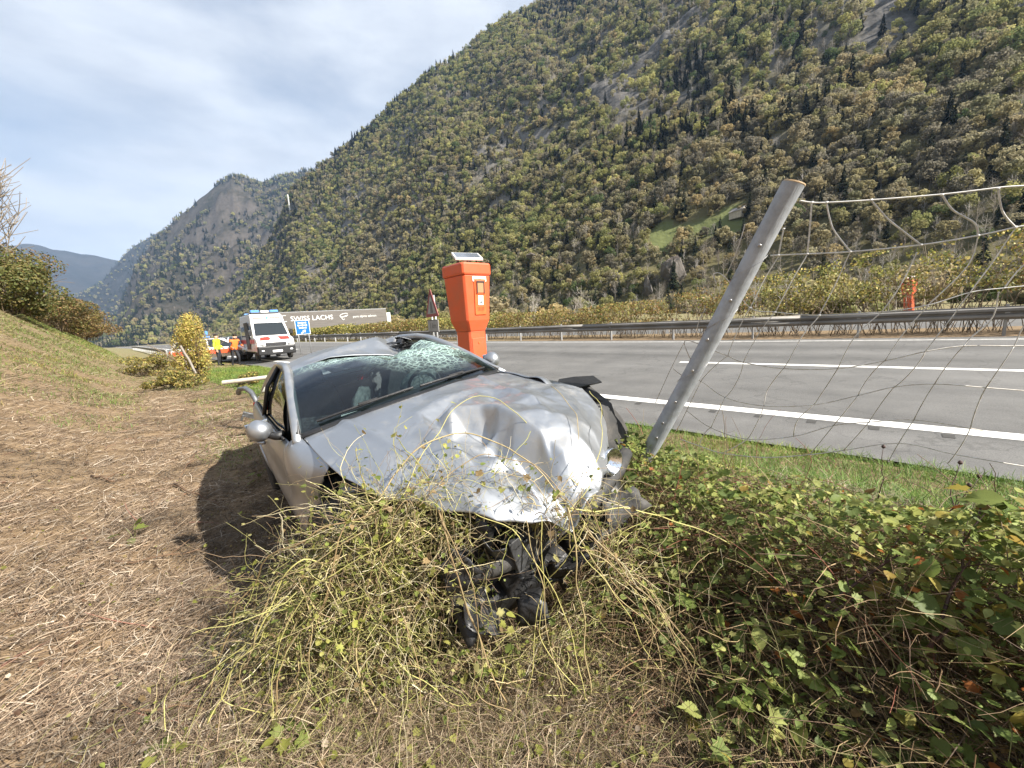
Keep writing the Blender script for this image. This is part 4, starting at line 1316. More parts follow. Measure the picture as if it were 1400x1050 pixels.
mb = MB(); mb.box((-1.6, 0, .25), (4.2, 1.35, .12)); mb.build('underbody', black_pl, car)
# ------------------------------------------------------------ roadside furniture
galv = mat('galvanised_steel', (0.40, 0.41, 0.42), 0.5, metal=0.55, col2=(0.30, 0.30, 0.30), scale=2.5, bump=0.15, bscale=20)
galv_old = mat('weathered_steel', (0.27, 0.26, 0.245), 0.65, metal=0.3, col2=(0.19, 0.175, 0.155), scale=1.2, bump=0.2, bscale=20)


def guardrail(l, s0, s1, label, zf, face=-1):
    """W-beam barrier: posts every 2.67 m, one beam per 8 m"""
    t = empty('crash_barrier', tuple(W3((s0 + s1) / 2, l, float(zf((s0 + s1) / 2)))), (0, 0, 0), label, 'crash barrier')
    base = t.location.copy()
    prof = [(0.0, .0), (.0, .03), (.075, .06), (.075, .11), (.0, .145), (.0, .175), (.075, .21), (.075, .26), (.0, .29), (.0, .32)]
    s = s0
    while s < s1 - 0.1:
        e = min(s + 8, s1)
        P = np.array([[(*W3(q, l + face * (.10 + p[0]), float(zf(q)) + .36 + p[1]),) for p in prof] for q in np.linspace(s, e - .004, 5)]) - np.array(base)
        o = grid_mesh('beam', P, galv_old, t, True, thick=.004)
        o.data.set_sharp_from_angle(angle=R(40))
        q = s + 1.3
        while q < e:
            mb = MB()
            b = W3(q, l, float(zf(q)) + .25) - base
            rot = Matrix.Rotation(math.atan2(DY, DX), 3, 'Z')
            mb.box(b, (.05, .10, .95), rot); mb.box(b + Vector((LX * face * .06, LY * face * .06, .27)), (.08, .10, .16), rot)
            mb.build('post', galv, t)
            q += 2.667
        s = e
    return t


guardrail(15.15, -14, 74, 'long weathered steel crash barrier along the far edge of the carriageway under the hedge', lambda s: float(roadz(s, 14.9)) + 0.02)
guardrail(18.7, 30, 110, 'steel crash barrier of the opposite carriageway beyond the blue sign', lambda s: 0.55 + float(grade(s)))
guardrail(3.5, 44, 110, 'pale crash barrier far down the verge beyond the police car', lambda s: float(grade(s)) + .05)

# emergency phone pillar
orange = mat('orange_plastic', (0.64, 0.088, 0.022), 0.46, col2=(0.53, 0.10, 0.038), scale=4, bump=0.05, bscale=40, coat=0.2)
orange_d = mat('orange_recess', (0.60, 0.13, 0.03), 0.5, var=.2, scale=9)
white_p = mat('white_plastic', (0.78, 0.78, 0.76), 0.4, var=.08, scale=6)
dark_p = mat('dark_plastic', (0.03, 0.03, 0.033), 0.5)
panel_m = mat('solar_cells', (0.13, 0.15, 0.19), 0.18, var=.25, scale=18, coat=.6)


def loft(rings, name, m, parent, bevel=.0, **k):
    mb = MB(); n = len(rings[0])
    vs = [p for r in rings for p in r]
    fs = [(i * n + j, i * n + (j + 1) % n, (i + 1) * n + (j + 1) % n, (i + 1) * n + j) for i in range(len(rings) - 1) for j in range(n)]
    fs += [tuple(range(n - 1, -1, -1)), tuple((len(rings) - 1) * n + j for j in range(n))]
    mb.add(vs, fs)
    return mb.build(name, m, parent, bevel=bevel, seg=3, **k)


def rect(w, d, z, dy=0, c=0.03):
    x, y = w / 2, d / 2
    return [(-x + c, -y + dy, z), (x - c, -y + dy, z), (x, -y + c + dy, z), (x, y - c + dy, z), (x - c, y + dy, z), (-x + c, y + dy, z), (-x, y - c + dy, z), (-x, -y + c + dy, z)]


def phone_pillar(loc, rz, label):
    t = empty('emergency_phone_pillar', loc, (0, 0, rz), label, 'emergency phone')
    # front faces local -y; housing narrows downwards, then the slim column
    loft([rect(.32, .36, 0), rect(.31, .35, 1.36), rect(.315, .355, 1.38)], 'column', orange, t, .008)
    loft([rect(.315, .36, 1.383), rect(.41, .44, 1.52), rect(.42, .45, 1.54), rect(.485, .52, 2.16), ], 'housing', orange, t, .008)
    loft([rect(.50, .535, 2.163), rect(.515, .55, 2.19), rect(.515, .55, 2.31), rect(.49, .525, 2.335)], 'lid', orange, t, .012)
    def fy(z): return -np.interp(z, [1.38, 1.52, 1.54, 2.16], [.18, .22, .225, .26])
    tilt = math.atan2(.035, .62)
    pl = empty('phone_panel'); pl.parent = t; pl.location = (.03, float(fy(1.86)) - .001, 1.86); pl.rotation_euler = (R(90) + tilt, 0, 0)
    mb = MB(); mb.box((0, 0, .006), (.20, .50, .014)); mb.build('surround', orange_d, pl, bevel=.006)
    mb = MB(); mb.box((0, .135, .016), (.155, .19, .012)); mb.build('flap_frame', orange, pl, bevel=.005)
    mb = MB(); mb.box((0, .135, .018), (.105, .15, .016)); mb.build('flap', mat('flap_grey_orange', (.42, .20, .10), .5), pl, bevel=.004)
    mb = MB(); mb.box((-.062, .135, .02), (.012, .17, .02)); mb.build('flap_side', dark_p, pl)
    mb = MB(); mb.box((.062, .135, .02), (.012, .17, .02)); mb.build('flap_side', dark_p, pl)
    mb = MB(); mb.box((0, .21, .02), (.12, .022, .022)); mb.build('flap_top', dark_p, pl)
    mb = MB(); mb.box((0, -.045, .016), (.09, .135, .008)); st_ = mb.build('sticker', white_p, pl, bevel=.002)
    mb = MB(); mb.lathe([(.014, 0), (.014, .003)], (0, -.075, .021), n=14); mb.box((0, -.05, .0215), (.008, .03, .003), Matrix.Rotation(.5, 3, 'Z')); mb.build('pictogram', dark_p, pl)
    mb = MB()
    for i in range(5):
        mb.box((-.05 + .025 * i, -.165, .015), (.008, .05, .004))
    mb.build('speaker_grille', mat('grille_orange', (.30, .07, .02), .6), pl)
    mb = MB(); mb.box((.03, float(fy(2.11)) - .004, 2.11), (.24, .006, .07), Matrix.Rotation(-tilt, 3, 'X')); nb = mb.build('number_plate', white_p, t, bevel=.002)
    text_mesh('16', .055, dark_p, 'number', nb, (.03, float(fy(2.11)) - .0085, 2.11), (R(90) + tilt, 0, 0), .0008)
    mb = MB(); mb.box((0, -.180, .92), (.24, .008, .72)); mb.build('service_door', orange, t, bevel=.003)
    mb = MB(); mb.tube([(0, -.181, 1.21), (0, -.192, 1.21)], .016, 10); mb.build('lock', orange_d, t)
    # solar panel on its bracket
    sp = empty('solar_panel'); sp.parent = t; sp.location = (.02, -.02, 2.455); sp.rotation_euler = (R(22), R(2), R(-24))
    mb = MB(); mb.box((0, 0, 0), (.40, .34, .035)); mb.build('panel_frame', white_p, sp, bevel=.004)
    mb = MB()
    for i in range(4):
        for j in range(3):
            mb.box((-.135 + .09 * i, -.095 + .095 * j, .0185), (.086, .091, .004))
    mb.build('cells', panel_m, sp)
    mb = MB()
    for x in (-.16, 0, .16):
        mb.tube([(x, -.05, 2.33), (x, -.05, 2.44)], .012, 6)
    mb.build('bracket', dark_p, t)
    return t


pil = phone_pillar((-0.56, 5.85, 0.06), R(41), 'orange emergency phone pillar with solar panel standing right behind the crashed car')
fp = phone_pillar((18.0, 17.5, 0.55), R(180) - R(20), 'orange emergency phone pillar beyond the far barrier, half hidden by the hedge')
fp.scale = (.8, .8, .72); fp.rotation_euler = (0, R(9), R(200))

# warning triangle with plate under it
def sign_face(outline, thick, m4):
    mb = MB(); mb.prism(outline, thick, 0, m4); return mb


red_p = mat('red_sign', (0.22, 0.03, 0.03), 0.5)
grey_p = mat('shaded_sign_white', (.30, .29, .28), .6, var=.2, scale=5)  # sign white greyed: shade on the face turned from the sun, painted in
ws = empty('warning_sign', (-2.62, 14.0, -0.10), (0, 0, R(-56)), 'triangular red and white warning sign on two poles left of the orange pillar', 'road sign')
for x in (-.16, .16):
    mb = MB(); mb.tube([(x, 0, -.2), (x, 0, 2.72)], .036, 10); mb.build('pole', galv, ws, smooth=True)
up = Matrix.Rotation(R(90), 4, 'X')
mb = MB(); mb.prism([(-.52, 1.98), (.52, 1.98), (.54, 2.03), (.04, 2.93), (-.04, 2.93), (-.54, 2.03)], .02, 0, Matrix.Translation((0, -.04, 0)) @ up); mb.build('triangle', red_p, ws)
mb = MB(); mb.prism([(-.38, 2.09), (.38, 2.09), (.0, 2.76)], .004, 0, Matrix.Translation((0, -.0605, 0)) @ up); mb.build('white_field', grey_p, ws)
mb = MB(); mb.prism([(-.08, 2.12), (-.02, 2.12), (-.01, 2.5), (-.05, 2.5)], .003, 0, Matrix.Translation((0, -.065, 0)) @ up); mb.build('symbol', dark_p, ws)
mb = MB(); mb.prism([(.02, 2.12), (.12, 2.12), (.05, 2.5), (.02, 2.5)], .003, 0, Matrix.Translation((0, -.065, 0)) @ up); mb.build('symbol', dark_p, ws)
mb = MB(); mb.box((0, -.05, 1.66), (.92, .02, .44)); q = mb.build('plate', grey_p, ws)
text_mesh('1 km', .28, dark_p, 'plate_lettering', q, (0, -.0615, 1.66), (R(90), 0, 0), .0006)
mb = MB(); mb.box((0, -.0605, 1.86), (.92, .002, .02)); mb.box((0, -.0605, 1.46), (.92, .002, .02)); mb.build('plate_border', dark_p, ws)

# blue direction sign
blue_p = mat('blue_sign', (0.012, 0.13, 0.55), 0.35)
bs = empty('blue_sign', tuple(W3(27.4, 8.95, float(roadz(27.4, 8.95)) - .12)), (0, 0, R(28)), 'blue road sign with three white lines and an arrow beside the ambulance', 'road sign')
for x in (-.3, .3):
    mb = MB(); mb.tube([(x, .03, -.3), (x, .03, 2.4)], .03, 8); mb.build('pole', galv, bs, smooth=True)
mb = MB(); mb.box((0, 0, 1.86), (.84, .03, .92)); q = mb.build('panel', white_p, bs, bevel=.02)
mb = MB(); mb.box((0, -.002, 1.86), (.79, .03, .87)); q = mb.build('blue_field', blue_p, bs, bevel=.02)
for z, w in ((2.15, .5), (1.99, .56), (1.83, .44)):
    for i in range(7):
        ww = w / 7 * .72
        mb = MB(); mb.box((-w / 2 + w / 7 * (i + .5), -.0185, z), (ww, .002, .075 if i % 3 else .11)); mb.build('letter', white_p, q)
mb = MB(); mb.prism([(-.14, 1.50), (.02, 1.62), (-.04, 1.67), (.16, 1.70), (.13, 1.52), (.07, 1.57), (-.10, 1.45)], .002, 0, Matrix.Translation((0, -.0175, 0)) @ up); mb.build('arrow', white_p, q)

# leaning torn fence post, hung in the wire netting
post_m = mat('grey_painted_timber', (0.34, 0.362, 0.39), 0.55, col2=(0.19, 0.20, 0.21), scale=9, bump=0.35, bscale=28, lo=.4, hi=.75)
t_ = post_m.node_tree      # long grain
bn = [n for n in t_.nodes if n.type == 'BUMP'][0]
tn = [n for n in t_.nodes if n.type == 'TEX_NOISE'][-1]
mpn = t_.nodes.new('ShaderNodeMapping'); mpn.inputs['Scale'].default_value = (7, 7, .7)
tcn = t_.nodes.new('ShaderNodeTexCoord'); t_.links.new(tcn.outputs['Object'], mpn.inputs[0]); t_.links.new(mpn.outputs[0], tn.inputs[0])
wood_end = mat('cut_timber', (0.42, 0.30, 0.17), 0.8, col2=(0.28, 0.19, 0.10), scale=22, bump=.3)
pb, pt_ = Vector((0.875, 2.507, 0.575)), Vector((1.479, 2.07, 2.137))
fpst = empty('leaning_fence_post', pb, (0, 0, 0), 'grey round fence post torn loose and leaning over with netting nails', 'fence post')
axis_q = (pt_ - pb).to_track_quat('Z', 'Y')
fpst.rotation_euler = axis_q.to_euler()
ln = (pt_ - pb).length
mb = MB(); mb.tube([(0.004 * math.sin(z * 3), .003 * math.cos(z * 4), z) for z in np.linspace(0, ln, 14)], [.043] + [.050] * 12 + [.053], 28)
mb.build('shaft', post_m, fpst, smooth=True, auto=50)
mb = MB(); mb.lathe([(.0, .0), (.052, .0), (.0532, .004), (.05, .010), (.0, .012)], (0, 0, ln), n=28); mb.build('cut_top', wood_end, fpst)
inv = fpst.rotation_euler.to_matrix().inverted()
tocam = inv @ (Vector((0, 0, CAMZ)) - (pb + pt_) / 2); a0 = math.atan2(tocam.y, tocam.x)
nail_m = mat('staple_steel', (.35, .34, .33), .4, metal=.8)
for k, z in enumerate((.06, .19, .30, .46, .68, .88, 1.12, 1.42)):
    a = a0 + .10 * math.sin(k * 2.2) - .12
    c, s = math.cos(a), math.sin(a); r = .051
    mb = MB(); mb.tube([(c * r * .8, s * r * .8, z), (c * (r + .006), s * (r + .006), z), (c * (r + .009), s * (r + .009), z), (c * (r + .010), s * (r + .010), z)], [.004, .004, .009, .006], 8)
    mb.build('nail', nail_m, fpst, smooth=True)
# wire slack bands wound round the shaft
for z in (.66, 1.0, 1.30):
    mb = MB(); mb.tube([(0.0525 * math.cos(a), 0.0525 * math.sin(a), z + .10 * math.sin((a - a0) * .7)) for a in np.linspace(a0 - 1.6, a0 + 1.7, 14)], .0018, 4); mb.build('wire_band', nail_m, fpst)

# second fence post and fallen rails further on
wood_g = mat('grey_weathered_timber', (0.30, 0.27, 0.23), 0.85, col2=(0.20, 0.175, 0.15), scale=7, bump=.4)
def pole_thing(name, a, b, r, label, cat, m=wood_g, extra=None):
    a, b = Vector(a), Vector(b)
    mb = MB()
    n = 6
    mb.tube([(b - a) * (i / n) + Vector((0.01 * math.sin(i * 2.), .01 * math.cos(i * 1.7), 0)) for i in range(n + 1)], [r * (1.05 - .1 * i / n) for i in range(n + 1)], 9)
    o = mb.build(name, m, None, smooth=True, auto=50)
    o.location = a
    return tag(o, label, cat)


pole_thing('fence_post', W3(16.7, 2.05, float(gz(*W3(16.7, 2.05)[:2])) - .1), W3(17.0, 1.7, 1.45), .036, 'grey timber fence post leaning beside the tall yellow bush', 'fence post')
pole_thing('fallen_rail', W3(11.3, 1.75, .55), W3(10.2, 3.6, .63), .05, 'pale timber rail lying across the grass behind the car', 'fence rail', mat('pale_timber', (.52, .48, .40), .8, var=.3, scale=6, bump=.3))
pole_thing('fence_post', W3(24.5, 2.6, .0), W3(24.6, 2.5, 1.2), .05, 'grey timber fence post standing upright beyond the yellow bush', 'fence post')

# bent pipe and bracket lying by the car's rear door
mb = MB(); mb.tube([(-4.72, 6.62, .62), (-4.66, 6.58, .70), (-4.50, 6.50, .72), (-4.36, 6.42, .66), (-4.26, 6.34, .56), (-4.2, 6.3, .42)], .040, 10)
o = mb.build('bent_post', grey_metal, None, smooth=True, auto=50); tag(o, 'bent grey steel post sticking out of the weeds behind the left wing mirror', 'steel post')
mb = MB(); mb.box((0, 0, 0), (.34, .06, .13), Matrix.Rotation(.35, 3, 'Y')); mb.box((-.17, 0, -.05), (.05, .08, .16), Matrix.Rotation(.35, 3, 'Y')); mb.tube([(.1, 0, .02), (.26, .02, .12)], .02, 6)
o = mb.build('broken_lamp_bracket', grey_metal, None, bevel=.01); o.scale = (.6, .6, .6); o.location = (-4.12, 5.95, .36); o.rotation_euler = (.2, .1, .5); tag(o, 'small crumpled silver bracket hanging below the bent grey post', 'bracket')

# wire netting
wire_m = mat('galvanised_wire', (0.66, 0.65, 0.62), 0.5, metal=0.25, var=.3, scale=40)
wire_r = mat('dull_wire', (0.60, 0.585, 0.55), 0.55, metal=0.2, col2=(.40, .36, .31), scale=30)
LINE_WIRES = [
 [(1.512, 2.069, 2.057), (1.561, 2.051, 2.040), (1.618, 2.029, 2.030), (1.782, 1.965, 2.013), (2.029, 1.867, 1.995), (2.202, 1.797, 1.991), (2.268, 1.771, 1.985), (2.331, 1.746, 1.985)],
 [(1.419, 2.137, 1.806), (1.454, 2.123, 1.804), (1.572, 2.076, 1.795), (1.739, 2.010, 1.784), (1.988, 1.909, 1.783), (2.169, 1.834, 1.799), (2.277, 1.788, 1.817), (2.364, 1.751, 1.826)],
 [(1.191, 2.244, 1.684), (1.174, 2.244, 1.739), (1.228, 2.225, 1.718), (1.357, 2.194, 1.538), (1.470, 2.152, 1.506), (1.658, 2.080, 1.475), (1.897, 1.983, 1.475), (2.058, 1.915, 1.497), (2.190, 1.856, 1.545), (2.294, 1.812, 1.555), (2.419, 1.761, 1.561)],
 [(1.092, 2.336, 1.248), (1.059, 2.335, 1.369), (1.218, 2.279, 1.295), (1.275, 2.260, 1.268), (1.352, 2.234, 1.228), (1.539, 2.163, 1.188), (1.768, 2.070, 1.184), (1.948, 1.993, 1.223), (2.087, 1.931, 1.266), (2.215, 1.876, 1.289), (2.378, 1.811, 1.283), (2.476, 1.771, 1.283)],
 [(0.994, 2.381, 1.206), (1.056, 2.363, 1.151), (1.153, 2.328, 1.115), (1.280, 2.288, 1.014), (1.471, 2.217, 0.964), (1.694, 2.125, 0.976), (1.870, 2.047, 1.033), (2.003, 1.987, 1.081), (2.148, 1.927, 1.097), (2.327, 1.857, 1.078), (2.523, 1.780, 1.055)],
 [(1.090, 2.376, 0.922), (1.223, 2.336, 0.814), (1.412, 2.267, 0.749), (1.626, 2.176, 0.780), (1.792, 2.100, 0.855), (1.934, 2.039, 0.881), (2.105, 1.968, 0.901), (2.314, 1.888, 0.863), (2.578, 1.789, 0.791)],
 [(1.062, 2.411, 0.728), (1.171, 2.372, 0.686), (1.293, 2.327, 0.646), (1.505, 2.243, 0.634), (1.711, 2.155, 0.669), (1.853, 2.093, 0.707), (2.073, 1.997, 0.765), (2.290, 1.915, 0.715), (2.606, 1.794, 0.657)],
]
STAY_WIRES = [
 [(1.462, 2.104, 1.932), (1.454, 2.123, 1.804)],
 [(1.561, 2.051, 2.040), (1.568, 2.064, 1.910), (1.572, 2.076, 1.795)],
 [(1.618, 2.029, 2.030), (1.640, 2.029, 1.951), (1.667, 2.026, 1.888), (1.739, 2.010, 1.784)],
 [(1.782, 1.965, 2.013), (1.827, 1.954, 1.953), (1.868, 1.943, 1.903), (1.988, 1.909, 1.783)],
 [(2.022, 1.870, 1.993), (2.070, 1.859, 1.920), (2.148, 1.836, 1.854), (2.169, 1.834, 1.799)],
 [(2.193, 1.801, 1.988), (2.226, 1.800, 1.888), (2.277, 1.788, 1.817)],
 [(1.455, 2.123, 1.799), (1.406, 2.156, 1.692), (1.357, 2.194, 1.538)],
 [(1.572, 2.076, 1.792), (1.526, 2.109, 1.672), (1.470, 2.152, 1.506)],
 [(1.739, 2.010, 1.782), (1.711, 2.039, 1.632), (1.658, 2.080, 1.475)],
 [(1.979, 1.917, 1.748), (1.943, 1.948, 1.609), (1.897, 1.983, 1.475)],
 [(2.169, 1.834, 1.797), (2.156, 1.855, 1.664), (2.058, 1.915, 1.497)],
 [(2.278, 1.788, 1.814), (2.239, 1.821, 1.666), (2.190, 1.856, 1.545)],
 [(2.391, 1.756, 1.696), (2.336, 1.785, 1.643), (2.294, 1.812, 1.555)],
 [(1.357, 2.194, 1.538), (1.275, 2.260, 1.268)],
 [(1.470, 2.152, 1.506), (1.352, 2.234, 1.228)],
 [(1.658, 2.080, 1.475), (1.584, 2.123, 1.361), (1.539, 2.163, 1.188)],
 [(1.897, 1.983, 1.475), (1.813, 2.032, 1.350), (1.768, 2.070, 1.184)],
 [(2.060, 1.915, 1.490), (2.002, 1.955, 1.355), (1.948, 1.993, 1.223)],
 [(2.190, 1.856, 1.545), (2.156, 1.884, 1.429), (2.087, 1.931, 1.266)],
 [(2.281, 1.820, 1.537), (2.285, 1.832, 1.420), (2.230, 1.866, 1.323), (2.215, 1.876, 1.289)],
 [(2.442, 1.765, 1.448), (2.390, 1.795, 1.375), (2.378, 1.811, 1.283)],
 [(1.275, 2.260, 1.268), (1.153, 2.328, 1.115)],
 [(1.352, 2.234, 1.228), (1.280, 2.288, 1.014)],
 [(1.539, 2.163, 1.188), (1.478, 2.203, 1.054), (1.471, 2.217, 0.964)],
 [(1.768, 2.070, 1.184), (1.694, 2.125, 0.976)],
 [(1.948, 1.993, 1.223), (1.870, 2.047, 1.033)],
 [(2.087, 1.931, 1.266), (2.003, 1.987, 1.081)],
 [(2.215, 1.876, 1.289), (2.148, 1.927, 1.097)],
 [(2.378, 1.811, 1.283), (2.327, 1.857, 1.078)],
 [(1.280, 2.288, 1.014), (1.223, 2.336, 0.814)],
 [(1.471, 2.217, 0.964), (1.412, 2.267, 0.749)],
 [(1.694, 2.125, 0.976), (1.636, 2.159, 0.886), (1.626, 2.176, 0.780)],
 [(1.870, 2.047, 1.033), (1.792, 2.100, 0.855)],
 [(2.003, 1.987, 1.081), (1.934, 2.039, 0.881)],
 [(2.148, 1.927, 1.097), (2.105, 1.968, 0.901)],
 [(2.327, 1.857, 1.078), (2.314, 1.888, 0.863)],
 [(1.223, 2.336, 0.814), (1.171, 2.372, 0.686)],
 [(1.412, 2.267, 0.749), (1.293, 2.327, 0.646)],
 [(1.792, 2.100, 0.855), (1.711, 2.155, 0.669)],
 [(1.934, 2.039, 0.881), (1.853, 2.093, 0.707)],
 [(2.105, 1.968, 0.901), (2.045, 2.021, 0.653)],
 [(2.314, 1.888, 0.863), (2.269, 1.930, 0.665)],
 [(1.295, 2.166, 1.978), (1.228, 2.225, 1.718)],
 [(1.147, 2.278, 1.546), (1.125, 2.299, 1.450), (1.145, 2.297, 1.399)],
 [(1.059, 2.335, 1.369), (0.918, 2.440, 0.974)],
 [(1.153, 2.328, 1.115), (1.043, 2.412, 0.786)],
]
net = empty('wire_netting', LINE_WIRES[3][0], (0, 0, 0), 'sagging torn wire fence netting strung from the leaning post to the right', 'wire fence')


def smooth_pts(pts, n=5):
    P = [Vector(p) for p in pts]; out_ = []
    for i in range(len(P) - 1):
        p0 = P[max(i - 1, 0)]; p1 = P[i]; p2 = P[i + 1]; p3 = P[min(i + 2, len(P) - 1)]
        for k in range(n):
            t = k / n
            out_.append(0.5 * ((2 * p1) + (p2 - p0) * t + (2 * p0 - 5 * p1 + 4 * p2 - p3) * t * t + (3 * p1 - p0 - 3 * p2 + p3) * t ** 3))
    out_.append(P[-1])
    return out_


o0 = Vector(LINE_WIRES[3][0])
for i, w in enumerate(LINE_WIRES):
    mb = MB(); mb.tube([p - o0 for p in smooth_pts(w, 6)], 0.0042 if i < 2 else .0027, 6); mb.build('line_wire', wire_m if i < 3 else wire_r, net, smooth=True)
knots = []
for i, w in enumerate(STAY_WIRES):
    q = smooth_pts(w, 8)
    if i > 5:
        g_ = random.Random(i); j = Vector((g_.uniform(-1, 1), g_.uniform(-1, 1), g_.uniform(-1, 1))) * .012
        q = [p + j * math.sin(math.pi * k / (len(q) - 1)) for k, p in enumerate(q)]
    mb = MB(); mb.tube([p - o0 for p in q], 0.0040 if i < 6 else .0025, 6); mb.build('stay_wire', wire_m if i < 20 else wire_r, net, smooth=True)
    for e, r in ((w[0], .008 if i < 6 else .0042), (w[-1], .008 if i < 9 else .0042)):
        mb = MB(); e = Vector(e) - o0
        mb.tube([e + Vector((-r, 0, -r * .3)), e, e + Vector((r, 0, r * .3))], [r * .5, r * .9, r * .5], 6); mb.build('wire_knot', wire_m if i < 20 else wire_r, net, smooth=True)
# ------------------------------------------------------------ vehicles and people by the road
van_white = mat('white_van_paint', (0.80, 0.80, 0.79), 0.35, coat=.4, var=.06, scale=2)
red_r = mat('red_reflective', (0.62, 0.045, 0.03), 0.4, var=.15, scale=6)
van_glass = mat('dark_vehicle_glass', (0.02, 0.025, 0.028), 0.06, coat=.5)
blue_l = mat('blue_beacon', (0.10, 0.26, 0.62), 0.12, coat=.6)
lamp_m = mat('lamp_lens', (0.75, 0.76, 0.76), 0.12, coat=.6)


def extrude_side(profile, w0, w1, name, m, parent, bevel=.04):
    """side outline (x forward, z) across the width, narrowed where z is high (w1)"""
    zs = [p[1] for p in profile]; z0, z1 = min(zs), max(zs)
    rings = []
    for sg in (-1, 1):
        rings.append([(x, sg * (w0 + (w1 - w0) * max(0, (z - z0 - .9) / (z1 - z0 - .9))), z) for x, z in profile])
    mb = MB(); n = len(profile)
    mb.add(rings[0] + rings[1], [tuple(range(n - 1, -1, -1)), tuple(range(n, 2 * n))] + [(i, (i + 1) % n, n + (i + 1) % n, n + i) for i in range(n)])
    return mb.build(name, m, parent, bevel=bevel, seg=3)


def road_wheel(parent, x, y, r):
    w = empty('wheel'); w.parent = parent; w.location = (x, y, r)
    mb = MB(); mb.lathe([(r * .62, -.10), (r * .95, -.10), (r, -.07), (r, .07), (r * .95, .10), (r * .62, .10)], axis='y', n=24); mb.build('tyre', rubber, w, smooth=True, auto=40)
    mb = MB(); mb.lathe([(r * .62, -.08), (r * .5, -.03), (r * .15, -.06), (.0, -.06)], axis='y', n=20); mb.lathe([(.0, .06), (r * .15, .06), (r * .5, .03), (r * .62, .08)], axis='y', n=20); mb.build('rim', alloy, w)


az_v = math.atan2(-DY, -DX)
amb = empty('ambulance', tuple(W3(25.4, 6.75, float(roadz(25.4, 6.75)) + .10)), (0, 0, az_v - R(3)), 'white ambulance van with blue beacons and red markings parked on the hard shoulder', 'ambulance')
amb.scale = (1, 1, 1.1)
extrude_side([(.0, .42), (.06, .95), (-.10, 1.12), (-.62, 1.22), (-1.18, 1.98), (-1.36, 2.34), (-1.6, 2.44), (-4.75, 2.44), (-4.85, 2.2), (-4.88, .45)], .95, .83, 'body', van_white, amb, .06)
mb = MB(); mb.box((.0, 0, .50), (.30, 1.92, .46)); mb.build('bumper', black_pl, amb, bevel=.06, seg=3)
mb = MB(); mb.box((.07, 0, .84), (.07, 1.05, .14)); mb.build('grille', dark_p, amb, bevel=.02)
mb = MB(); mb.box((.155, 0, .45), (.03, .5, .11)); mb.build('number_plate', white_p, amb, bevel=.005)
for sg in (-1, 1):
    mb = MB(); mb.box((.05, sg * .74, .88), (.10, .30, .20), Matrix.Rotation(sg * .25, 3, 'Z')); mb.build('headlight', lamp_m, amb, bevel=.05, seg=3)
    mb = MB(); mb.box((.14, sg * .72, .50), (.04, .14, .07)); mb.build('fog_lamp', lamp_m, amb, bevel=.02)
    o = empty('side_mirror'); o.parent = amb; o.location = (-.78, sg * 1.07, 1.45)
    mb = MB(); mb.box((0, 0, 0), (.12, .18, .30)); mb.build('mirror_shell', black_pl, o, bevel=.04, seg=3)
    mb = MB(); mb.box((-.062, 0, 0), (.004, .14, .25)); mb.build('mirror_face', van_glass, o)
    # cab side window, sliding door glass
    mb = MB(); mb.prism([(-.80, 1.24), (-1.75, 1.24), (-1.75, 1.82), (-1.25, 1.82)], .02, 0, Matrix.Translation((0, sg * .915, 0)) @ Matrix.Rotation(R(90), 4, 'X') if sg < 0 else Matrix.Translation((0, .925, 0)) @ Matrix.Rotation(R(90), 4, 'X')); mb.build('side_window', van_glass, amb)
    mb = MB(); mb.box((-3.2, sg * .905, 1.55), (2.4, .03, .55)); mb.build('side_window', van_glass, amb, bevel=.02)
    mb = MB(); mb.box((-2.6, sg * .953, 1.0), (4.2, .012, .22)); mb.build('side_stripe', red_r, amb)
    for x in (-.85, -3.85): road_wheel(amb, x, sg * .84, .34)
# the kerb side sliding door stands open: a dark doorway
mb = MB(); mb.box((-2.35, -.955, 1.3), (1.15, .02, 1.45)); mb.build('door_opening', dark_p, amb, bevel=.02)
# windscreen lies on the sloped front
wsl = math.atan2(1.98 - 1.22, -1.18 + .62)
mx4 = Matrix.Translation((-.90 + .02, 0, 1.60 + .012)) @ Matrix.Rotation(-(math.pi / 2 - (math.pi - wsl)) , 4, 'Y') @ Matrix.Rotation(R(90), 4, 'Z') @ Matrix.Rotation(R(90), 4, 'X')
mb = MB(); mb.prism([(-.84, -.40), (.84, -.40), (.74, .42), (-.74, .42)], .012, 0, mx4); mb.build('windscreen', van_glass, amb)
mx5 = Matrix.Translation((-1.27 + .022, 0, 2.16)) @ Matrix.Rotation(-(math.pi / 2 - math.atan2(.36, .18)), 4, 'Y') @ Matrix.Rotation(R(90), 4, 'Z') @ Matrix.Rotation(R(90), 4, 'X')
mb = MB(); mb.prism([(-.74, .02), (-.14, .02), (-.14, .13), (-.70, .13)], .006, 0, mx5); mb.build('roof_marking', red_r, amb)
mb = MB(); mb.prism([(.14, .02), (.74, .02), (.70, .13), (.14, .13)], .006, 0, mx5); mb.build('roof_marking', red_r, amb)
mb = MB(); mb.prism([(math.cos(k * math.pi / 6) * (.10 if k % 2 else .065), .07 + math.sin(k * math.pi / 6) * (.10 if k % 2 else .065)) for k in range(12)], .008, 0, mx5); mb.build('star_of_life', blue_l, amb)
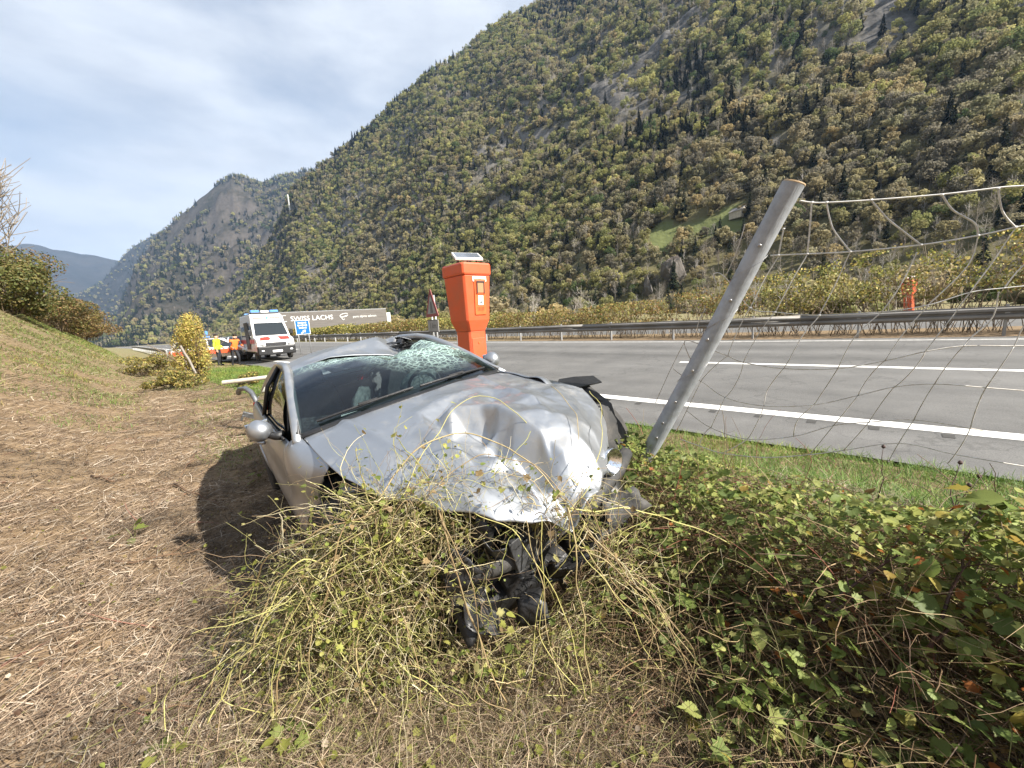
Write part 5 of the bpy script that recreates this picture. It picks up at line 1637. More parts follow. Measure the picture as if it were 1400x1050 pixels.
# bonnet markings and mirrored lettering
for sg in (-1, 1):
    for k in range(2):
        mxh = Matrix.Translation((-.36 + .30 * k, 0, 1.178 - .075 * k - .0)) @ Matrix.Rotation(R(8 if k == 0 else 30), 4, 'Y')
        mb = MB(); mb.prism([(-.10, sg * .20), (.10, sg * .28), (.10, sg * .78), (-.10, sg * .70)], .012, 0, mxh); mb.build('bonnet_marking', red_r, amb)
q = text_mesh('AMBULANZA', .15, dark_p, 'bonnet_lettering', amb, (-.53, 0, 1.217), (R(10), 0, R(90)), .002, sx=-1.0)
lb = empty('light_bar'); lb.parent = amb; lb.location = (-1.75, 0, 2.44)
mb = MB(); mb.box((0, 0, .06), (.34, 1.42, .09)); mb.build('bar_base', dark_p, lb, bevel=.02)
for y in (-.50, .50):
    mb = MB(); mb.box((.0, y, .14), (.34, .46, .16)); mb.build('beacon', blue_l, lb, bevel=.05, seg=3)
mb = MB(); mb.box((.02, 0, .13), (.30, .42, .12)); mb.build('centre_panel', white_p, lb, bevel=.02)
mb = MB(); mb.box((-4.2, 0, 2.52), (.26, 1.3, .16)); mb.build('rear_beacon', blue_l, amb, bevel=.04)
mb = MB(); mb.tube([(-2.2, .2, 2.44), (-2.2, .2, 2.75)], .01, 5); mb.build('aerial', dark_p, amb)
mb = MB(); mb.box((-3.0, 0, 2.47), (2.4, 1.5, .06)); mb.build('roof_rack', grey_metal, amb, bevel=.02)


def estate_car(loc, rz, label, cat, paint, stripe, police):
    t = empty('police_car' if police else 'parked_car', loc, (0, 0, rz), label, cat)
    # lower body and cabin
    extrude_side([(2.2, .32), (2.24, .62), (2.1, .80), (1.15, .96), (-2.1, 1.0), (-2.25, .85), (-2.25, .35)], .90, .84, 'body', paint, t, .06)
    mb = MB()
    lo = [(1.12, .80, .955), (1.12, -.80, .955), (-2.12, -.80, .99), (-2.12, .80, .99)]; hi = [(.25, .62, 1.46), (.25, -.62, 1.46), (-1.75, -.64, 1.48), (-1.75, .64, 1.48)]
    mb.add(lo + hi, [(0, 1, 5, 4), (1, 2, 6, 5), (2, 3, 7, 6), (3, 0, 4, 7), (4, 5, 6, 7)]); mb.build('glasshouse', van_glass, t, bevel=.03)
    mb = MB(); mb.box((-.75, 0, 1.49), (2.0, 1.26, .05)); mb.build('roof', paint, t, bevel=.03)
    for sg in (-1, 1):
        for pts in ([(1.14, sg * .81, .96), (.28, sg * .63, 1.47)], [(-.35, sg * .822, .97), (-.40, sg * .645, 1.47)], [(-1.35, sg * .822, .99), (-1.35, sg * .65, 1.48)], [(-2.12, sg * .81, 1.0), (-1.76, sg * .64, 1.48)]):
            mb = MB(); mb.tube(pts, .045, 6); mb.build('pillar', paint, t)
        mb = MB(); mb.box((0, sg * .903, .70), (4.2, .012, .24)); 
        if police: mb.build('side_stripe', stripe, t)
        mb = MB(); mb.box((2.14, sg * .66, .68), (.16, .38, .16), Matrix.Rotation(sg * .3, 3, 'Z')); mb.build('headlight', lamp_m, t, bevel=.04)
        mb = MB(); mb.box((-2.24, sg * .68, .78), (.06, .30, .20)); mb.build('tail_lamp', red_l, t, bevel=.03)
        mb = MB(); mb.box((.82, sg * .95, .98), (.12, .20, .14)); mb.build('side_mirror', paint, t, bevel=.04)
        for x in (1.38, -1.35): road_wheel(t, x, sg * .80, .32)
    mb = MB(); mb.box((2.20, 0, .66), (.08, .7, .14)); mb.build('grille', dark_p, t, bevel=.02)
    mb = MB(); mb.box((2.2, 0, .42), (.12, 1.6, .2)); mb.build('lower_bumper', dark_p, t, bevel=.04)
    mb = MB(); mb.box((2.27, 0, .50), (.02, .5, .11)); mb.build('number_plate', white_p, t)
    if police:
        b = empty('light_bar'); b.parent = t; b.location = (-.45, 0, 1.515)
        mb = MB(); mb.box((0, 0, .03), (.26, 1.1, .06)); mb.build('bar_base', dark_p, b)
        for y in (-.34, .34):
            mb = MB(); mb.box((0, y, .11), (.28, .4, .13)); mb.build('beacon', blue_l, b, bevel=.04)
        mb = MB(); mb.tube([(-.45, 0, 1.52), (-.45, 0, 1.78)], .03, 8); mb.lathe([(.09, 0), (.11, .05), (.10, .22), (.04, .26)], (-.45, 0, 1.76), n=14); mb.build('raised_beacon', blue_l, t)
    return t


estate_car(tuple(W3(31.2, 4.9, .17)), az_v + R(74), 'white police car with orange red side stripe parked behind the person in the yellow vest', 'police car', van_white, mat('orange_stripe', (.70, .09, .03), .4), True)
estate_car(tuple(W3(31.0, 6.3, .22)), az_v + R(8), 'silver car with its nose showing between the two people and the ambulance', 'car', mat('pale_silver_paint', (.55, .56, .58), .3, metal=.6, coat=.5), None, False)

# lorry trailer
timber_p = mat('trailer_timber_print', (0.155, 0.14, 0.125), 0.55, col2=(0.10, 0.09, 0.08), scale=1.0, bump=.1)
t_ = timber_p.node_tree
tn = [n for n in t_.nodes if n.type == 'TEX_NOISE'][0]
mpn = t_.nodes.new('ShaderNodeMapping'); mpn.inputs['Scale'].default_value = (.5, 1, 9)
tcn = t_.nodes.new('ShaderNodeTexCoord'); t_.links.new(tcn.outputs['Object'], mpn.inputs[0]); t_.links.new(mpn.outputs[0], tn.inputs[0])
A, B = Vector((-36.2, 56.7, 0)), Vector((-20.16, 65.9, 0))
tz0 = 2.34
tr = empty('lorry_trailer', (B.x, B.y, tz0 - 1.15), (0, 0, math.atan2(B.y - A.y, B.x - A.x)), 'long grey lorry trailer with white lettering behind the ambulance', 'lorry trailer')
LN = (B - A).length
mb = MB(); mb.box((-LN / 2, 1.25, 1.15 + 1.32), (LN, 2.5, 2.50)); mb.build('box_body', timber_p, tr, bevel=.02)
mb = MB(); mb.box((-LN / 2, 1.25, 1.15 - .02), (LN, 2.52, .16)); mb.build('lower_rail', white_p, tr)
mb = MB(); mb.box((-LN / 2, 1.25, 1.15 + 2.63), (LN, 2.52, .10)); mb.build('top_rail', galv, tr)
mb = MB(); mb.box((.34, 1.25, 1.15 + .92), (.62, 2.5, 2.1)); mb.build('rear_frame', white_p, tr, bevel=.05)
mb = MB(); mb.box((-LN / 2, 1.25, .85), (LN * .9, 1.0, .25)); mb.build('chassis', dark_p, tr)
for k in range(3):
    for y in (.25, 2.25): road_wheel(tr, -2.4 - 1.35 * k, y, .5)
mb = MB(); mb.box((-2.6, -.02, 1.15 + .02), (.28, .05, .34)); mb.build('lashing_box', dark_p, tr)
zt = 1.15 + 1.62
text_mesh('SWISS LACHS', 1.0, white_p, 'lettering', tr, (-11.1, -.008, zt), (R(90), 0, 0), .002, sx=.98)
text_mesh('pure alpine salmon', .52, white_p, 'lettering', tr, (-3.45, -.008, zt - .05), (R(90), 0, 0), .002, sx=.92)
# salmon emblem: an open looped stroke with a small tail
mb = MB(); mb.tube([(-6.55 + .62 * math.cos(a), -.012, zt + .22 + .26 * math.sin(a) + .12 * math.cos(a)) for a in np.linspace(.5, 5.9, 26)] + [(-7.1, -.012, zt - .15), (-6.85, -.012, zt - .42)], .05, 6); mb.build('fish_emblem', white_p, tr)
mb = MB(); mb.tube([(-6.98, -.012, zt - .28), (-6.72, -.012, zt - .50), (-6.55, -.012, zt - .34)], .06, 6); mb.build('fish_tail', white_p, tr)
mb = MB(); mb.tube([(-14.75 + .5 * math.cos(a), -.012, zt + .1 + .45 * math.sin(a)) for a in np.linspace(1.2, 5.2, 16)], .05, 6); mb.build('round_emblem', white_p, tr)


# people: one skinned body each
skin_m = mat('skin', (.50, .31, .22), .6)
hair_m = mat('dark_hair', (.03, .022, .018), .8)
trs_m = mat('black_trousers', (.022, .024, .03), .85, var=.4, scale=12)
boot_m = mat('black_boots', (.015, .015, .015), .6)


def person(loc, rz, label, joints, vest_col, sleeve_m, vest_name):
    J = joints
    names = list(J)
    bones = [('pelvis', 'waist'), ('waist', 'chest'), ('chest', 'neck'), ('neck', 'chin'), ('chin', 'crown'),
             ('chest', 'sh_l'), ('sh_l', 'el_l'), ('el_l', 'wr_l'), ('wr_l', 'ha_l'), ('chest', 'sh_r'), ('sh_r', 'el_r'), ('el_r', 'wr_r'), ('wr_r', 'ha_r'),
             ('pelvis', 'hip_l'), ('hip_l', 'kn_l'), ('kn_l', 'an_l'), ('an_l', 'to_l'), ('pelvis', 'hip_r'), ('hip_r', 'kn_r'), ('kn_r', 'an_r'), ('an_r', 'to_r')]
    rad = dict(pelvis=(.15, .12), waist=(.145, .11), chest=(.16, .12), neck=(.055, .055), chin=(.08, .09), crown=(.085, .10))
    for s in 'lr':
        rad.update({'sh_' + s: (.075, .075), 'el_' + s: (.048, .048), 'wr_' + s: (.032, .034), 'ha_' + s: (.04, .026), 'hip_' + s: (.098, .098), 'kn_' + s: (.066, .066), 'an_' + s: (.045, .05), 'to_' + s: (.045, .035)})
    me = bpy.data.meshes.new('person')
    me.from_pydata([J[n] for n in names], [(names.index(a), names.index(b)) for a, b in bones], [])
    o = bpy.data.objects.new('person', me); COL.objects.link(o)
    md = o.modifiers.new('skin', 'SKIN'); md.use_smooth_shade = True
    sv = me.skin_vertices[0].data
    for i, n in enumerate(names): sv[i].radius = rad[n]
    sv[names.index('pelvis')].use_root = True
    sb = o.modifiers.new('sub', 'SUBSURF'); sb.levels = 2; sb.render_levels = 2
    dg = bpy.context.evaluated_depsgraph_get()
    body = bpy.data.meshes.new_from_object(o.evaluated_get(dg))
    bpy.data.objects.remove(o, do_unlink=True)
    for m in (skin_m, trs_m, boot_m, sleeve_m): body.materials.append(m)
    hz, nz = J['pelvis'][2], J['neck'][2]
    H = [Vector(J['ha_l']), Vector(J['ha_r'])]
    for p in body.polygons:
        c = p.center
        if c.z < .13: k = 2
        elif min((c - h).length for h in H) < .11: k = 0
        elif c.z < hz + .05: k = 1
        elif c.z > nz + .02: k = 0
        else: k = 3
        p.material_index = k; p.use_smooth = True
    b = bpy.data.objects.new('person', body); COL.objects.link(b)
    b.location = loc; b.rotation_euler = (0, 0, rz); tag(b, label, 'person')
    # vest: the torso skin pushed out a little, with arm holes
    bm = bmesh.new(); bm.from_mesh(body); bm.normal_update()
    sh = [Vector(J['sh_l']), Vector(J['sh_r'])]; el = [Vector(J['el_l']), Vector(J['el_r'])]
    ch = Vector(J['chest'])
    dele = []
    for f in bm.faces:
        c = f.calc_center_median()
        arm = False
        for s, e in zip(sh, el):
            k = (c - s).dot(e - s) / (e - s).length_squared
            arm |= .22 < k < 1.4 and (c - s - (e - s) * k).length < .085
        if c.z < hz - .02 or c.z > nz - .005 or arm or min((c - h).length for h in H) < .12: dele.append(f)
    bmesh.ops.delete(bm, geom=dele, context='FACES')
    for v in bm.verts: v.co += v.normal * .022
    vm = bpy.data.meshes.new(vest_name); bm.to_mesh(vm); bm.free(); vm.materials.clear()
    vo = link(vest_name, vm, vest_col, b, True)
    s_ = vo.modifiers.new('solid', 'SOLIDIFY'); s_.thickness = .01
    # reflective band
    cr_ = Vector(J['crown']); cn = Vector(J['chin']); hd = (cr_ + cn) / 2
    bm = bmesh.new(); bmesh.ops.create_uvsphere(bm, u_segments=16, v_segments=12, radius=1)
    bmesh.ops.delete(bm, geom=[v for v in bm.verts if v.co.z < -.15 or (v.co.z < .35 and v.co.y < -.35)], context='VERTS')
    for v in bm.verts: v.co = Vector((v.co.x * .098, v.co.y * .118, v.co.z * .12)) + hd + Vector((0, .015, .055))
    hm = bpy.data.meshes.new('hair'); bm.to_mesh(hm); bm.free(); link('hair', hm, hair_m, b, True)
    mb = MB(); mb.tube([hd + Vector((0, -.10, .03)), hd + Vector((0, -.122, -.012)), hd + Vector((0, -.105, -.02))], [.008, .016, .012], 6); mb.build('nose', skin_m, b, smooth=True)
    for sx in (-1, 1):
        mb = MB(); mb.lathe([(.0, 0), (.011, .002), (.0, .005)], c=(hd.x + sx * .034, hd.y - .103, hd.z + .025), axis='y', n=8); mb.build('eye', dark_p, b)
        mb = MB(); mb.tube([hd + Vector((sx * .088, 0, .03)), hd + Vector((sx * .098, .012, .005)), hd + Vector((sx * .088, .01, -.025))], [.012, .018, .010], 6); mb.build('ear', skin_m, b, smooth=True)
    mb = MB(); mb.tube([hd + Vector((-.025, -.106, -.05)), hd + Vector((.025, -.106, -.05))], .005, 5); mb.build('mouth', mat('lips', (.35, .14, .12), .6), b)
    for h, e in zip(H, (Vector(J['wr_l']), Vector(J['wr_r']))):
        d = (h - e).normalized(); sd = d.cross(Vector((1, .2, .1))).normalized()
        for k in range(4):
            a_ = h + sd * (-.03 + .02 * k)
            mb = MB(); mb.tube([a_, a_ + d * .045, a_ + d * (.075 + .01 * (k in (1, 2))) + Vector((0, -.012, -.01))], [.0095, .009, .007], 6); mb.build('finger', skin_m, b, smooth=True)
        mb = MB(); mb.tube([h - d * .03 - sd * .03, h - sd * .06 + d * .01, h - sd * .055 + d * .04], [.012, .011, .008], 6); mb.build('thumb', skin_m, b, smooth=True)
    return b


yv = mat('yellow_vest', (.62, .72, .03), .7, bump=.4, bscale=25)
ov = mat('orange_vest', (.85, .16, .02), .7, bump=.4, bscale=25)
sl1 = mat('pale_green_sleeve', (.45, .55, .06), .8); sl2 = mat('black_sleeve', (.03, .035, .05), .8)
J1 = dict(pelvis=(0, 0, .95), waist=(0, .01, 1.10), chest=(0, 0, 1.32), neck=(0, .0, 1.50), chin=(0, -.03, 1.60), crown=(0, -.01, 1.70),
          sh_l=(.19, 0, 1.42), el_l=(.27, .03, 1.15), wr_l=(.20, -.16, 1.02), ha_l=(.15, -.22, 1.0), sh_r=(-.19, 0, 1.42), el_r=(-.26, .05, 1.15), wr_r=(-.25, -.06, .93), ha_r=(-.245, -.08, .86),
          hip_l=(.09, 0, .90), kn_l=(.10, -.02, .50), an_l=(.10, .02, .09), to_l=(.11, -.14, .045), hip_r=(-.09, 0, .90), kn_r=(-.11, -.02, .50), an_r=(-.12, .03, .09), to_r=(-.14, -.13, .045))
person(tuple(W3(27.2, 4.28, float(gz(*W3(27.2, 4.28)[:2])))), R(100), 'person in a yellow safety vest and black trousers standing with back to the ditch', J1, yv, sl1, 'vest')
J2 = dict(pelvis=(0, 0, .93), waist=(.02, .0, 1.08), chest=(.06, -.06, 1.30), neck=(.08, -.10, 1.47), chin=(.09, -.15, 1.56), crown=(.10, -.15, 1.665),
          sh_l=(.25, -.07, 1.40), el_l=(.34, -.18, 1.16), wr_l=(.30, -.40, 1.08), ha_l=(.28, -.47, 1.07), sh_r=(-.12, -.06, 1.39), el_r=(-.20, -.10, 1.12), wr_r=(-.15, -.30, 1.00), ha_r=(-.13, -.37, .98),
          hip_l=(.09, 0, .89), kn_l=(.14, -.14, .50), an_l=(.16, .02, .09), to_l=(.18, -.13, .045), hip_r=(-.09, .02, .89), kn_r=(-.12, .02, .49), an_r=(-.12, .18, .10), to_r=(-.13, .04, .045))
person(tuple(W3(26.3, 4.86, float(gz(*W3(26.3, 4.86)[:2])))), R(58), 'person in an orange safety vest leaning towards the open side of the ambulance', J2, ov, sl2, 'vest')

# hut, boulders and mast on the mountain
stone_m = mat('pale_stone', (.52, .47, .38), .9, col2=(.36, .32, .26), scale=.9, bump=.5, bscale=3)
slate_m = mat('roof_slate', (.30, .28, .26), .85, var=.4, scale=1.5)
hp = on_mount(30.2, 10.5)
hut = empty('stone_hut', hp + Vector((0, 0, -.6)), (0, 0, R(25)), 'small pale stone hut with pitched roof in a clearing on the lower mountainside', 'hut')
hut.scale = (.62, .62, .62)
mb = MB(); mb.prism([(-3.6, 0), (3.6, 0), (3.6, 4.2), (0, 6.6), (-3.6, 4.2)], 8, 0, Matrix.Translation((0, 4, 0)) @ Matrix.Rotation(R(90), 4, 'X')); mb.build('wall', stone_m, hut)
for sg in (-1, 1):
    mb = MB(); mb.box((sg * 1.95, 0, 5.5), (5.0, 8.8, .22), Matrix.Rotation(sg * math.atan2(2.4, 3.6), 3, 'Y')); mb.build('roof', slate_m, hut)
mb = MB(); mb.box((0, -4.0, 1.1), (1.3, .12, 2.2)); mb.build('door', dark_p, hut)
for x in (-2, 2):
    mb = MB(); mb.box((x, -4.0, 2.6), (.9, .12, 1.0)); mb.build('window', dark_p, hut)
boul_m = rock_mat('boulder_rock', (.06, .05, .042), (.12, .10, .085), (.15, .135, .12), .25)


def boulder(p, size, seed, label):
    g = random.Random(int(seed * 10)); bm = bmesh.new()
    for k in range(26):
        v = Vector((g.gauss(0, 1), g.gauss(0, 1), g.gauss(0, 1))).normalized() * g.uniform(.75, 1.1)
        bm.verts.new((v.x * size[0] * (1 - .25 * v.z), v.y * size[1], v.z * size[2]))
    r_ = bmesh.ops.convex_hull(bm, input=bm.verts)
    bmesh.ops.delete(bm, geom=[e for e in r_['geom_interior'] if isinstance(e, bmesh.types.BMVert)], context='VERTS')
    bmesh.ops.subdivide_edges(bm, edges=bm.edges, cuts=3, use_grid_fill=True)
    for v in bm.verts: v.co += v.co.normalized() * (.10 * size[0] * mnoise.noise(v.co * .8 + Vector((seed, 0, 0))) + .05 * size[0] * mnoise.noise(v.co * 2.3))
    me = bpy.data.meshes.new('boulder'); bm.to_mesh(me); bm.free()
    o = link('boulder', me, boul_m, None, False); o.location = p
    return tag(o, label, 'boulder', None)


boulder(on_mount(22.4, 4.2) + Vector((-1, -5, 2)), (4.4, 4, 6.2), 1.3, 'tall brown boulder among the trees at the mountain foot left of the leaning post')
boulder(on_mount(19.1, 2.9) + Vector((0, -5, 1)), (1.7, 2, 4.2), 4.4, 'narrow pale boulder left of the tall brown boulder at the mountain foot')
boulder(on_mount(3.7, 7.5) + Vector((0, -10, 4)), (3, 3, 2.0), 7.7, 'low rounded grey boulder among the trees right of the orange pillar')
mp_ = on_mount(-27.0, 14.6)
mast = empty('radio_mast', mp_ + Vector((0, 0, -1)), (0, 0, 0), 'thin white mast standing on the forested ridge high on the left', 'mast')
mb = MB()
for k in range(3):
    a = k * 2.094; mb.tube([(1.2 * math.cos(a), 1.2 * math.sin(a), 0), (.5 * math.cos(a), .5 * math.sin(a), 34)], .32, 5)
mb.build('legs', white_p, mast)
mb = MB(); mb.lathe([(.9, 0), (.9, 1.6)], (0, 0, 30), n=10); mb.build('antenna', white_p, mast)
# ------------------------------------------------------------ plants, straw and litter
def blades(n, px, py, pz, length, width, lean, heading, cols, curl=0.4, mname='blade', m=None, name='straw', seg=2):
    """n thin bent strips; lean 0 = flat on the ground, 1 = upright"""
    d = np.stack([np.cos(heading), np.sin(heading)], -1)
    lx = length * np.cos(lean); lz = length * np.sin(lean)
    sd = np.stack([-d[:, 1], d[:, 0], np.zeros(n)], -1) * (width / 2)[:, None]
    tw = rng.normal(0, .6, n)
    sd[:, 2] = (width / 2) * np.sin(tw)
    p0 = np.stack([px, py, pz], -1)
    rows = []
    for k in range(seg + 1):
        t = k / seg
        c = p0.copy()
        c[:, 0] += d[:, 0] * lx * t; c[:, 1] += d[:, 1] * lx * t
        c[:, 2] += lz * t - curl * length * t * t * np.sin(lean) * .6
        bend = (t * (1 - t)) * length * .35 * np.sin(tw * 3)
        c[:, 0] += -d[:, 1] * bend; c[:, 1] += d[:, 0] * bend
        wk = 1 - .75 * t
        rows += [c - sd * wk, c + sd * wk]
    V = np.stack(rows, 1)
    b = np.arange(n)[:, None] * (2 * seg + 2)
    F = np.concatenate([b + np.array([[2 * k, 2 * k + 1, 2 * k + 3, 2 * k + 2]]) for k in range(seg)], 1).reshape(-1, 4)
    C = np.repeat(cols, seg, axis=0)
    return V.reshape(-1, 3), F, C


def pick(pal, n, jit=.18):
    pal = np.array(pal); k = rng.integers(0, len(pal), n)
    return pal[k] * (1 + rng.normal(0, jit, (n, 1))).clip(.4, 1.8)


straw_m = mat('straw', (.3, .2, .1), .75, vcol=True, trans=.18, spec=.3)
grass_m = mat('grass_blades', (.1, .2, .03), .6, vcol=True, trans=.35, spec=.35)
leaf_m = mat('leaf_blades', (.1, .2, .03), .55, vcol=True, trans=.48, spec=.28, var=.3, scale=60)
stem_m = mat('dry_vine_stems', (.3, .22, .1), .65, vcol=True, spec=.4)
STRAW = [(0.376, 0.291, 0.206), (0.439, 0.357, 0.266), (0.282, 0.209, 0.145), (0.199, 0.143, 0.097), (0.522, 0.461, 0.374), (0.334, 0.253, 0.175), (0.136, 0.099, 0.07), (0.387, 0.313, 0.224), (0.251, 0.186, 0.133), (0.094, 0.072, 0.055)]
GREENS = [(.13, .215, .045), (.165, .255, .055), (.20, .29, .065), (.10, .165, .038), (.25, .28, .08)]
DRYG = [(.25, .22, .08), (.20, .21, .07), (.30, .26, .11), (.17, .18, .05), (.36, .30, .15)]

# straw and mown stalks lying over the ditch and bank
n = 760000
r = np.exp(rng.uniform(math.log(.75), math.log(34), n)); a = R(90) - np.radians(rng.uniform(-75, 80, n))
r[:45000] = 1.3 * np.sqrt(rng.uniform(.02, 1, 45000)); a[:45000] = rng.uniform(0, 6.283, 45000)
x, y = r * np.cos(a), r * np.sin(a)
s, l = to_sl(x, y)
pt = fbm(x, y, .45, 3, 12.0)
keep = (l < 3.6) & (rng.uniform(0, 1, n) < .45 + .75 * (pt > -.2))
keep &= ~((l > 1.6) & (s > -4) & (s < 1.9) & (rng.uniform(0, 1, n) < .5))
x, y, s, l, r, pt = x[keep], y[keep], s[keep], l[keep], r[keep], pt[keep]
n = len(x)
le = np.exp(rng.normal(math.log(.058), .55, n)).clip(.015, .28) * (1 + .07 * r)
wd = rng.uniform(.0010, .0031, n) * (1 + .22 * r)
up = np.abs(rng.normal(0, .22, n)) + .02
cols = pick(STRAW, n)
tn_ = fbm(x, y, .8, 3, 17.0)
cols *= (1.0 - .45 * sstep(-.05, .3, tn_) - .25 * sstep(0, .4, fbm(x, y, .25, 3, 19.)))[:, None] * np.array([[1.0, .97, .94]])
far_g = (sstep(9, 24, s) * .6)[:, None] * (rng.uniform(0, 1, (n, 1)) < .75)
cols = cols * (1 - far_g) + pick(DRYG, n) * far_g
V, F, C = blades(n, x, y, gz(x, y) + rng.uniform(0, .035, n), le, wd, up, rng.uniform(0, 6.283, n), cols)
tag(link('straw', npmesh('straw', V, F, C), straw_m), 'pale brown dry straw and cut stalks covering the ditch floor and bank', 'straw', kind='stuff')

# cut twigs among the straw
n = 420
r = np.exp(rng.uniform(math.log(1.1), math.log(11), n)); a = R(90) - np.radians(rng.uniform(-70, 10, n)); x, y = r * np.cos(a), r * np.sin(a)
TWIGS = (x, y, n)

# green verge along the shoulder, short turf behind the car and up the bank
def turf(name, n, s0, s1, l0, l1, hmin, hmax, pal, label, wmul=1.0, logs=True, thr=-9, psc=.5, soft=None):
    if logs:
        q = rng.uniform(0, 1, n); s = s0 + (s1 - s0) * q ** 2.0
    else: s = rng.uniform(s0, s1, n)
    l = rng.uniform(l0, l1, n)
    x = DX * s + LX * l; y = DY * s + LY * l
    k = fbm(x, y, psc, 3, 23.0) > thr
    if soft:        # ragged edges where the turf runs out
        e = np.minimum(np.minimum((l1 - l) / soft[0], (l - l0) / soft[0]), (s - s0) / soft[1]) + .8 * fbm(x, y, 1.1, 3, 29.)
        k &= rng.uniform(.1, 1, n) < e
    x, y, s, l = x[k], y[k], s[k], l[k]; n = len(x)
    d = np.hypot(x, y)
    h = rng.uniform(hmin, hmax, n) * (1 + .5 * fbm(x, y, .35, 3, 27.0))
    cols = pick(pal, n) * np.where(fbm(x, y, 1.3, 3, 5.0)[:, None] > .1, [[1.15, 1.05, .9]], [[.9, .95, .9]])
    V, F, C = blades(n, x, y, gz(x, y) - .005, h, rng.uniform(.002, .0045, n) * (1 + .12 * d) * wmul, rng.uniform(.55, 1.5, n), rng.uniform(0, 6.283, n), cols, curl=.7)
    return tag(link(name, npmesh(name, V, F, C), grass_m), label, 'grass', kind='stuff')


turf('verge_grass', 150000, -6, 24, 2.35, 5.42, .08, .24, GREENS, 'bright green grass on the verge along the hard shoulder')
turf('ditch_grass', 60000, 5, 34, .6, 5.6, .05, .15, GREENS + DRYG, 'short yellow green grass behind the crashed car', 1.1, True, -.15, .5, (.9, 5.))
turf('bank_grass', 120000, 9, 60, -7, .9, .06, .22, DRYG + GREENS[:4], 'short yellow green grass on the left embankment', 1.2, True, -.2, 1.5, (1.6, 9.))


# leaves
def leaf_shape(kind):
    if kind == 'ovate':
        o = [(0, 0), (.22, .12), (.34, .34), (.30, .60), (.16, .84), (0, 1.05), (-.16, .84), (-.30, .60), (-.34, .34), (-.22, .12)]
    elif kind == 'lobed':
        o = [(0, 0), (.30, -.10), (.50, .10), (.36, .26), (.62, .48), (.38, .54), (.34, .80), (.14, .74), (0, 1.10), (-.14, .74), (-.34, .80), (-.38, .54), (-.62, .48), (-.36, .26), (-.50, .10), (-.30, -.10)]
    else:   # serrated
        o = [(0, 0)]
        for t in np.linspace(.08, .92, 7):
            w = .42 * math.sin(math.pi * t ** .8); o += [(w * .86, t - .05), (w, t)]
        o += [(0, 1.08)]
        o += [(-px_, py_) for px_, py_ in reversed(o[1:-1])]
    return np.array([(px_, py_, .16 * abs(px_) - .22 * py_ * py_) for px_, py_ in o])


def leaf_mesh(kinds, pos, size, heading, tilt, roll, cols, name):
    """each leaf a fan round its midrib"""
    VV, FF, CC = [], [], []; b = 0
    for kd in set(kinds):
        i = np.where(np.array(kinds) == kd)[0]
        o = leaf_shape(kd); o = np.concatenate([o, [[0, .5, -.08]]]); m = len(o)
        L = o[None] * size[i][:, None, None]
        c, s = np.cos(roll[i]), np.sin(roll[i])
        X = L[..., 0] * c[:, None] + L[..., 2] * s[:, None]; Z = -L[..., 0] * s[:, None] + L[..., 2] * c[:, None]; Y = L[..., 1]
        c, s = np.cos(tilt[i])[:, None], np.sin(tilt[i])[:, None]
        Y, Z = Y * c - Z * s, Y * s + Z * c
        c, s = np.cos(heading[i])[:, None], np.sin(heading[i])[:, None]
        X, Y = X * c - Y * s, X * s + Y * c
        V = np.stack([X, Y, Z], -1) + pos[i][:, None, :]
        fan = np.array([[k, (k + 1) % (m - 1), m - 1] for k in range(m - 1)])
        F = (np.arange(len(i))[:, None, None] * m + fan[None]).reshape(-1, 3) + b
        VV.append(V.reshape(-1, 3)); FF.append(F); CC.append(np.repeat(cols[i], m - 1, axis=0)); b += V.shape[0] * m
    return npmesh(name, np.concatenate(VV), np.concatenate(FF), np.concatenate(CC))


# chips of leaf and stalk among the straw
n = 15000
r = np.exp(rng.uniform(math.log(.8), math.log(11), n)); a = R(90) - np.radians(rng.uniform(-75, 60, n))
x, y = r * np.cos(a), r * np.sin(a); s, l = to_sl(x, y); k = (l < 2.9); x, y, r = x[k], y[k], r[k]; n = len(x)
tag(link('leaf_litter', leaf_mesh(np.array(['ovate', 'lobed'])[rng.integers(0, 2, n)], np.stack([x, y, gz(x, y) + rng.uniform(.015, .05, n)], -1), rng.uniform(.006, .022, n) * (1 + .06 * r), rng.uniform(0, 6.28, n), rng.normal(0, .5, n), rng.normal(0, .6, n), pick([(.16, .10, .06), (.10, .065, .04), (.34, .26, .17), (.48, .40, .30), (.26, .20, .07), (.22, .13, .08), (.30, .30, .08)], n), 'leaf_litter'), leaf_m), 'small brown and pale leaf scraps scattered through the straw', 'leaves', kind='stuff')
BR_G = [(0.203, 0.262, 0.069), (0.242, 0.31, 0.084), (0.312, 0.372, 0.101), (0.14, 0.19, 0.053), (0.39, 0.421, 0.129), (0.468, 0.46, 0.159), (0.203, 0.238, 0.079)]
BR_A = [(.40, .33, .08), (.34, .24, .06), (.38, .14, .04), (.30, .28, .08), (.24, .16, .07)]


def canopy(s, l):
    h = .52 * np.exp(-((l - 2.10) / .62) ** 2) * (1 - sstep(1.6, 2.3, s)) + .20 * np.exp(-((l - 1.9) / .35) ** 2 - ((s + 1.3) / 1.3) ** 2)
    h = h * (1 + .55 * fbm(s, l, .55, 3, 71.)) 
    return h + .10 * np.clip(fbm(s, l, .3, 3, 73.), 0, 1) * (h > .08)


def bramble_spots(n):
    s = rng.uniform(-3.4, 2.3, n * 4); l = rng.uniform(1.2, 3.15, n * 4)
    x, y = DX * s + LX * l, DY * s + LY * l
    h = canopy(s, l)
    w = h + .04
    # the near foot of the thicket lies mostly in dead stalks
    k = (rng.uniform(0, .5, n * 4) < w) & (np.hypot(x, y) > .78) & ~((x < .62) & (y > 1.75) & (l < 2.9)) & ~((x > .7) & (x < 1.6) & (y < .62))
    return x[k][:n], y[k][:n], s[k][:n], l[k][:n], h[k][:n]


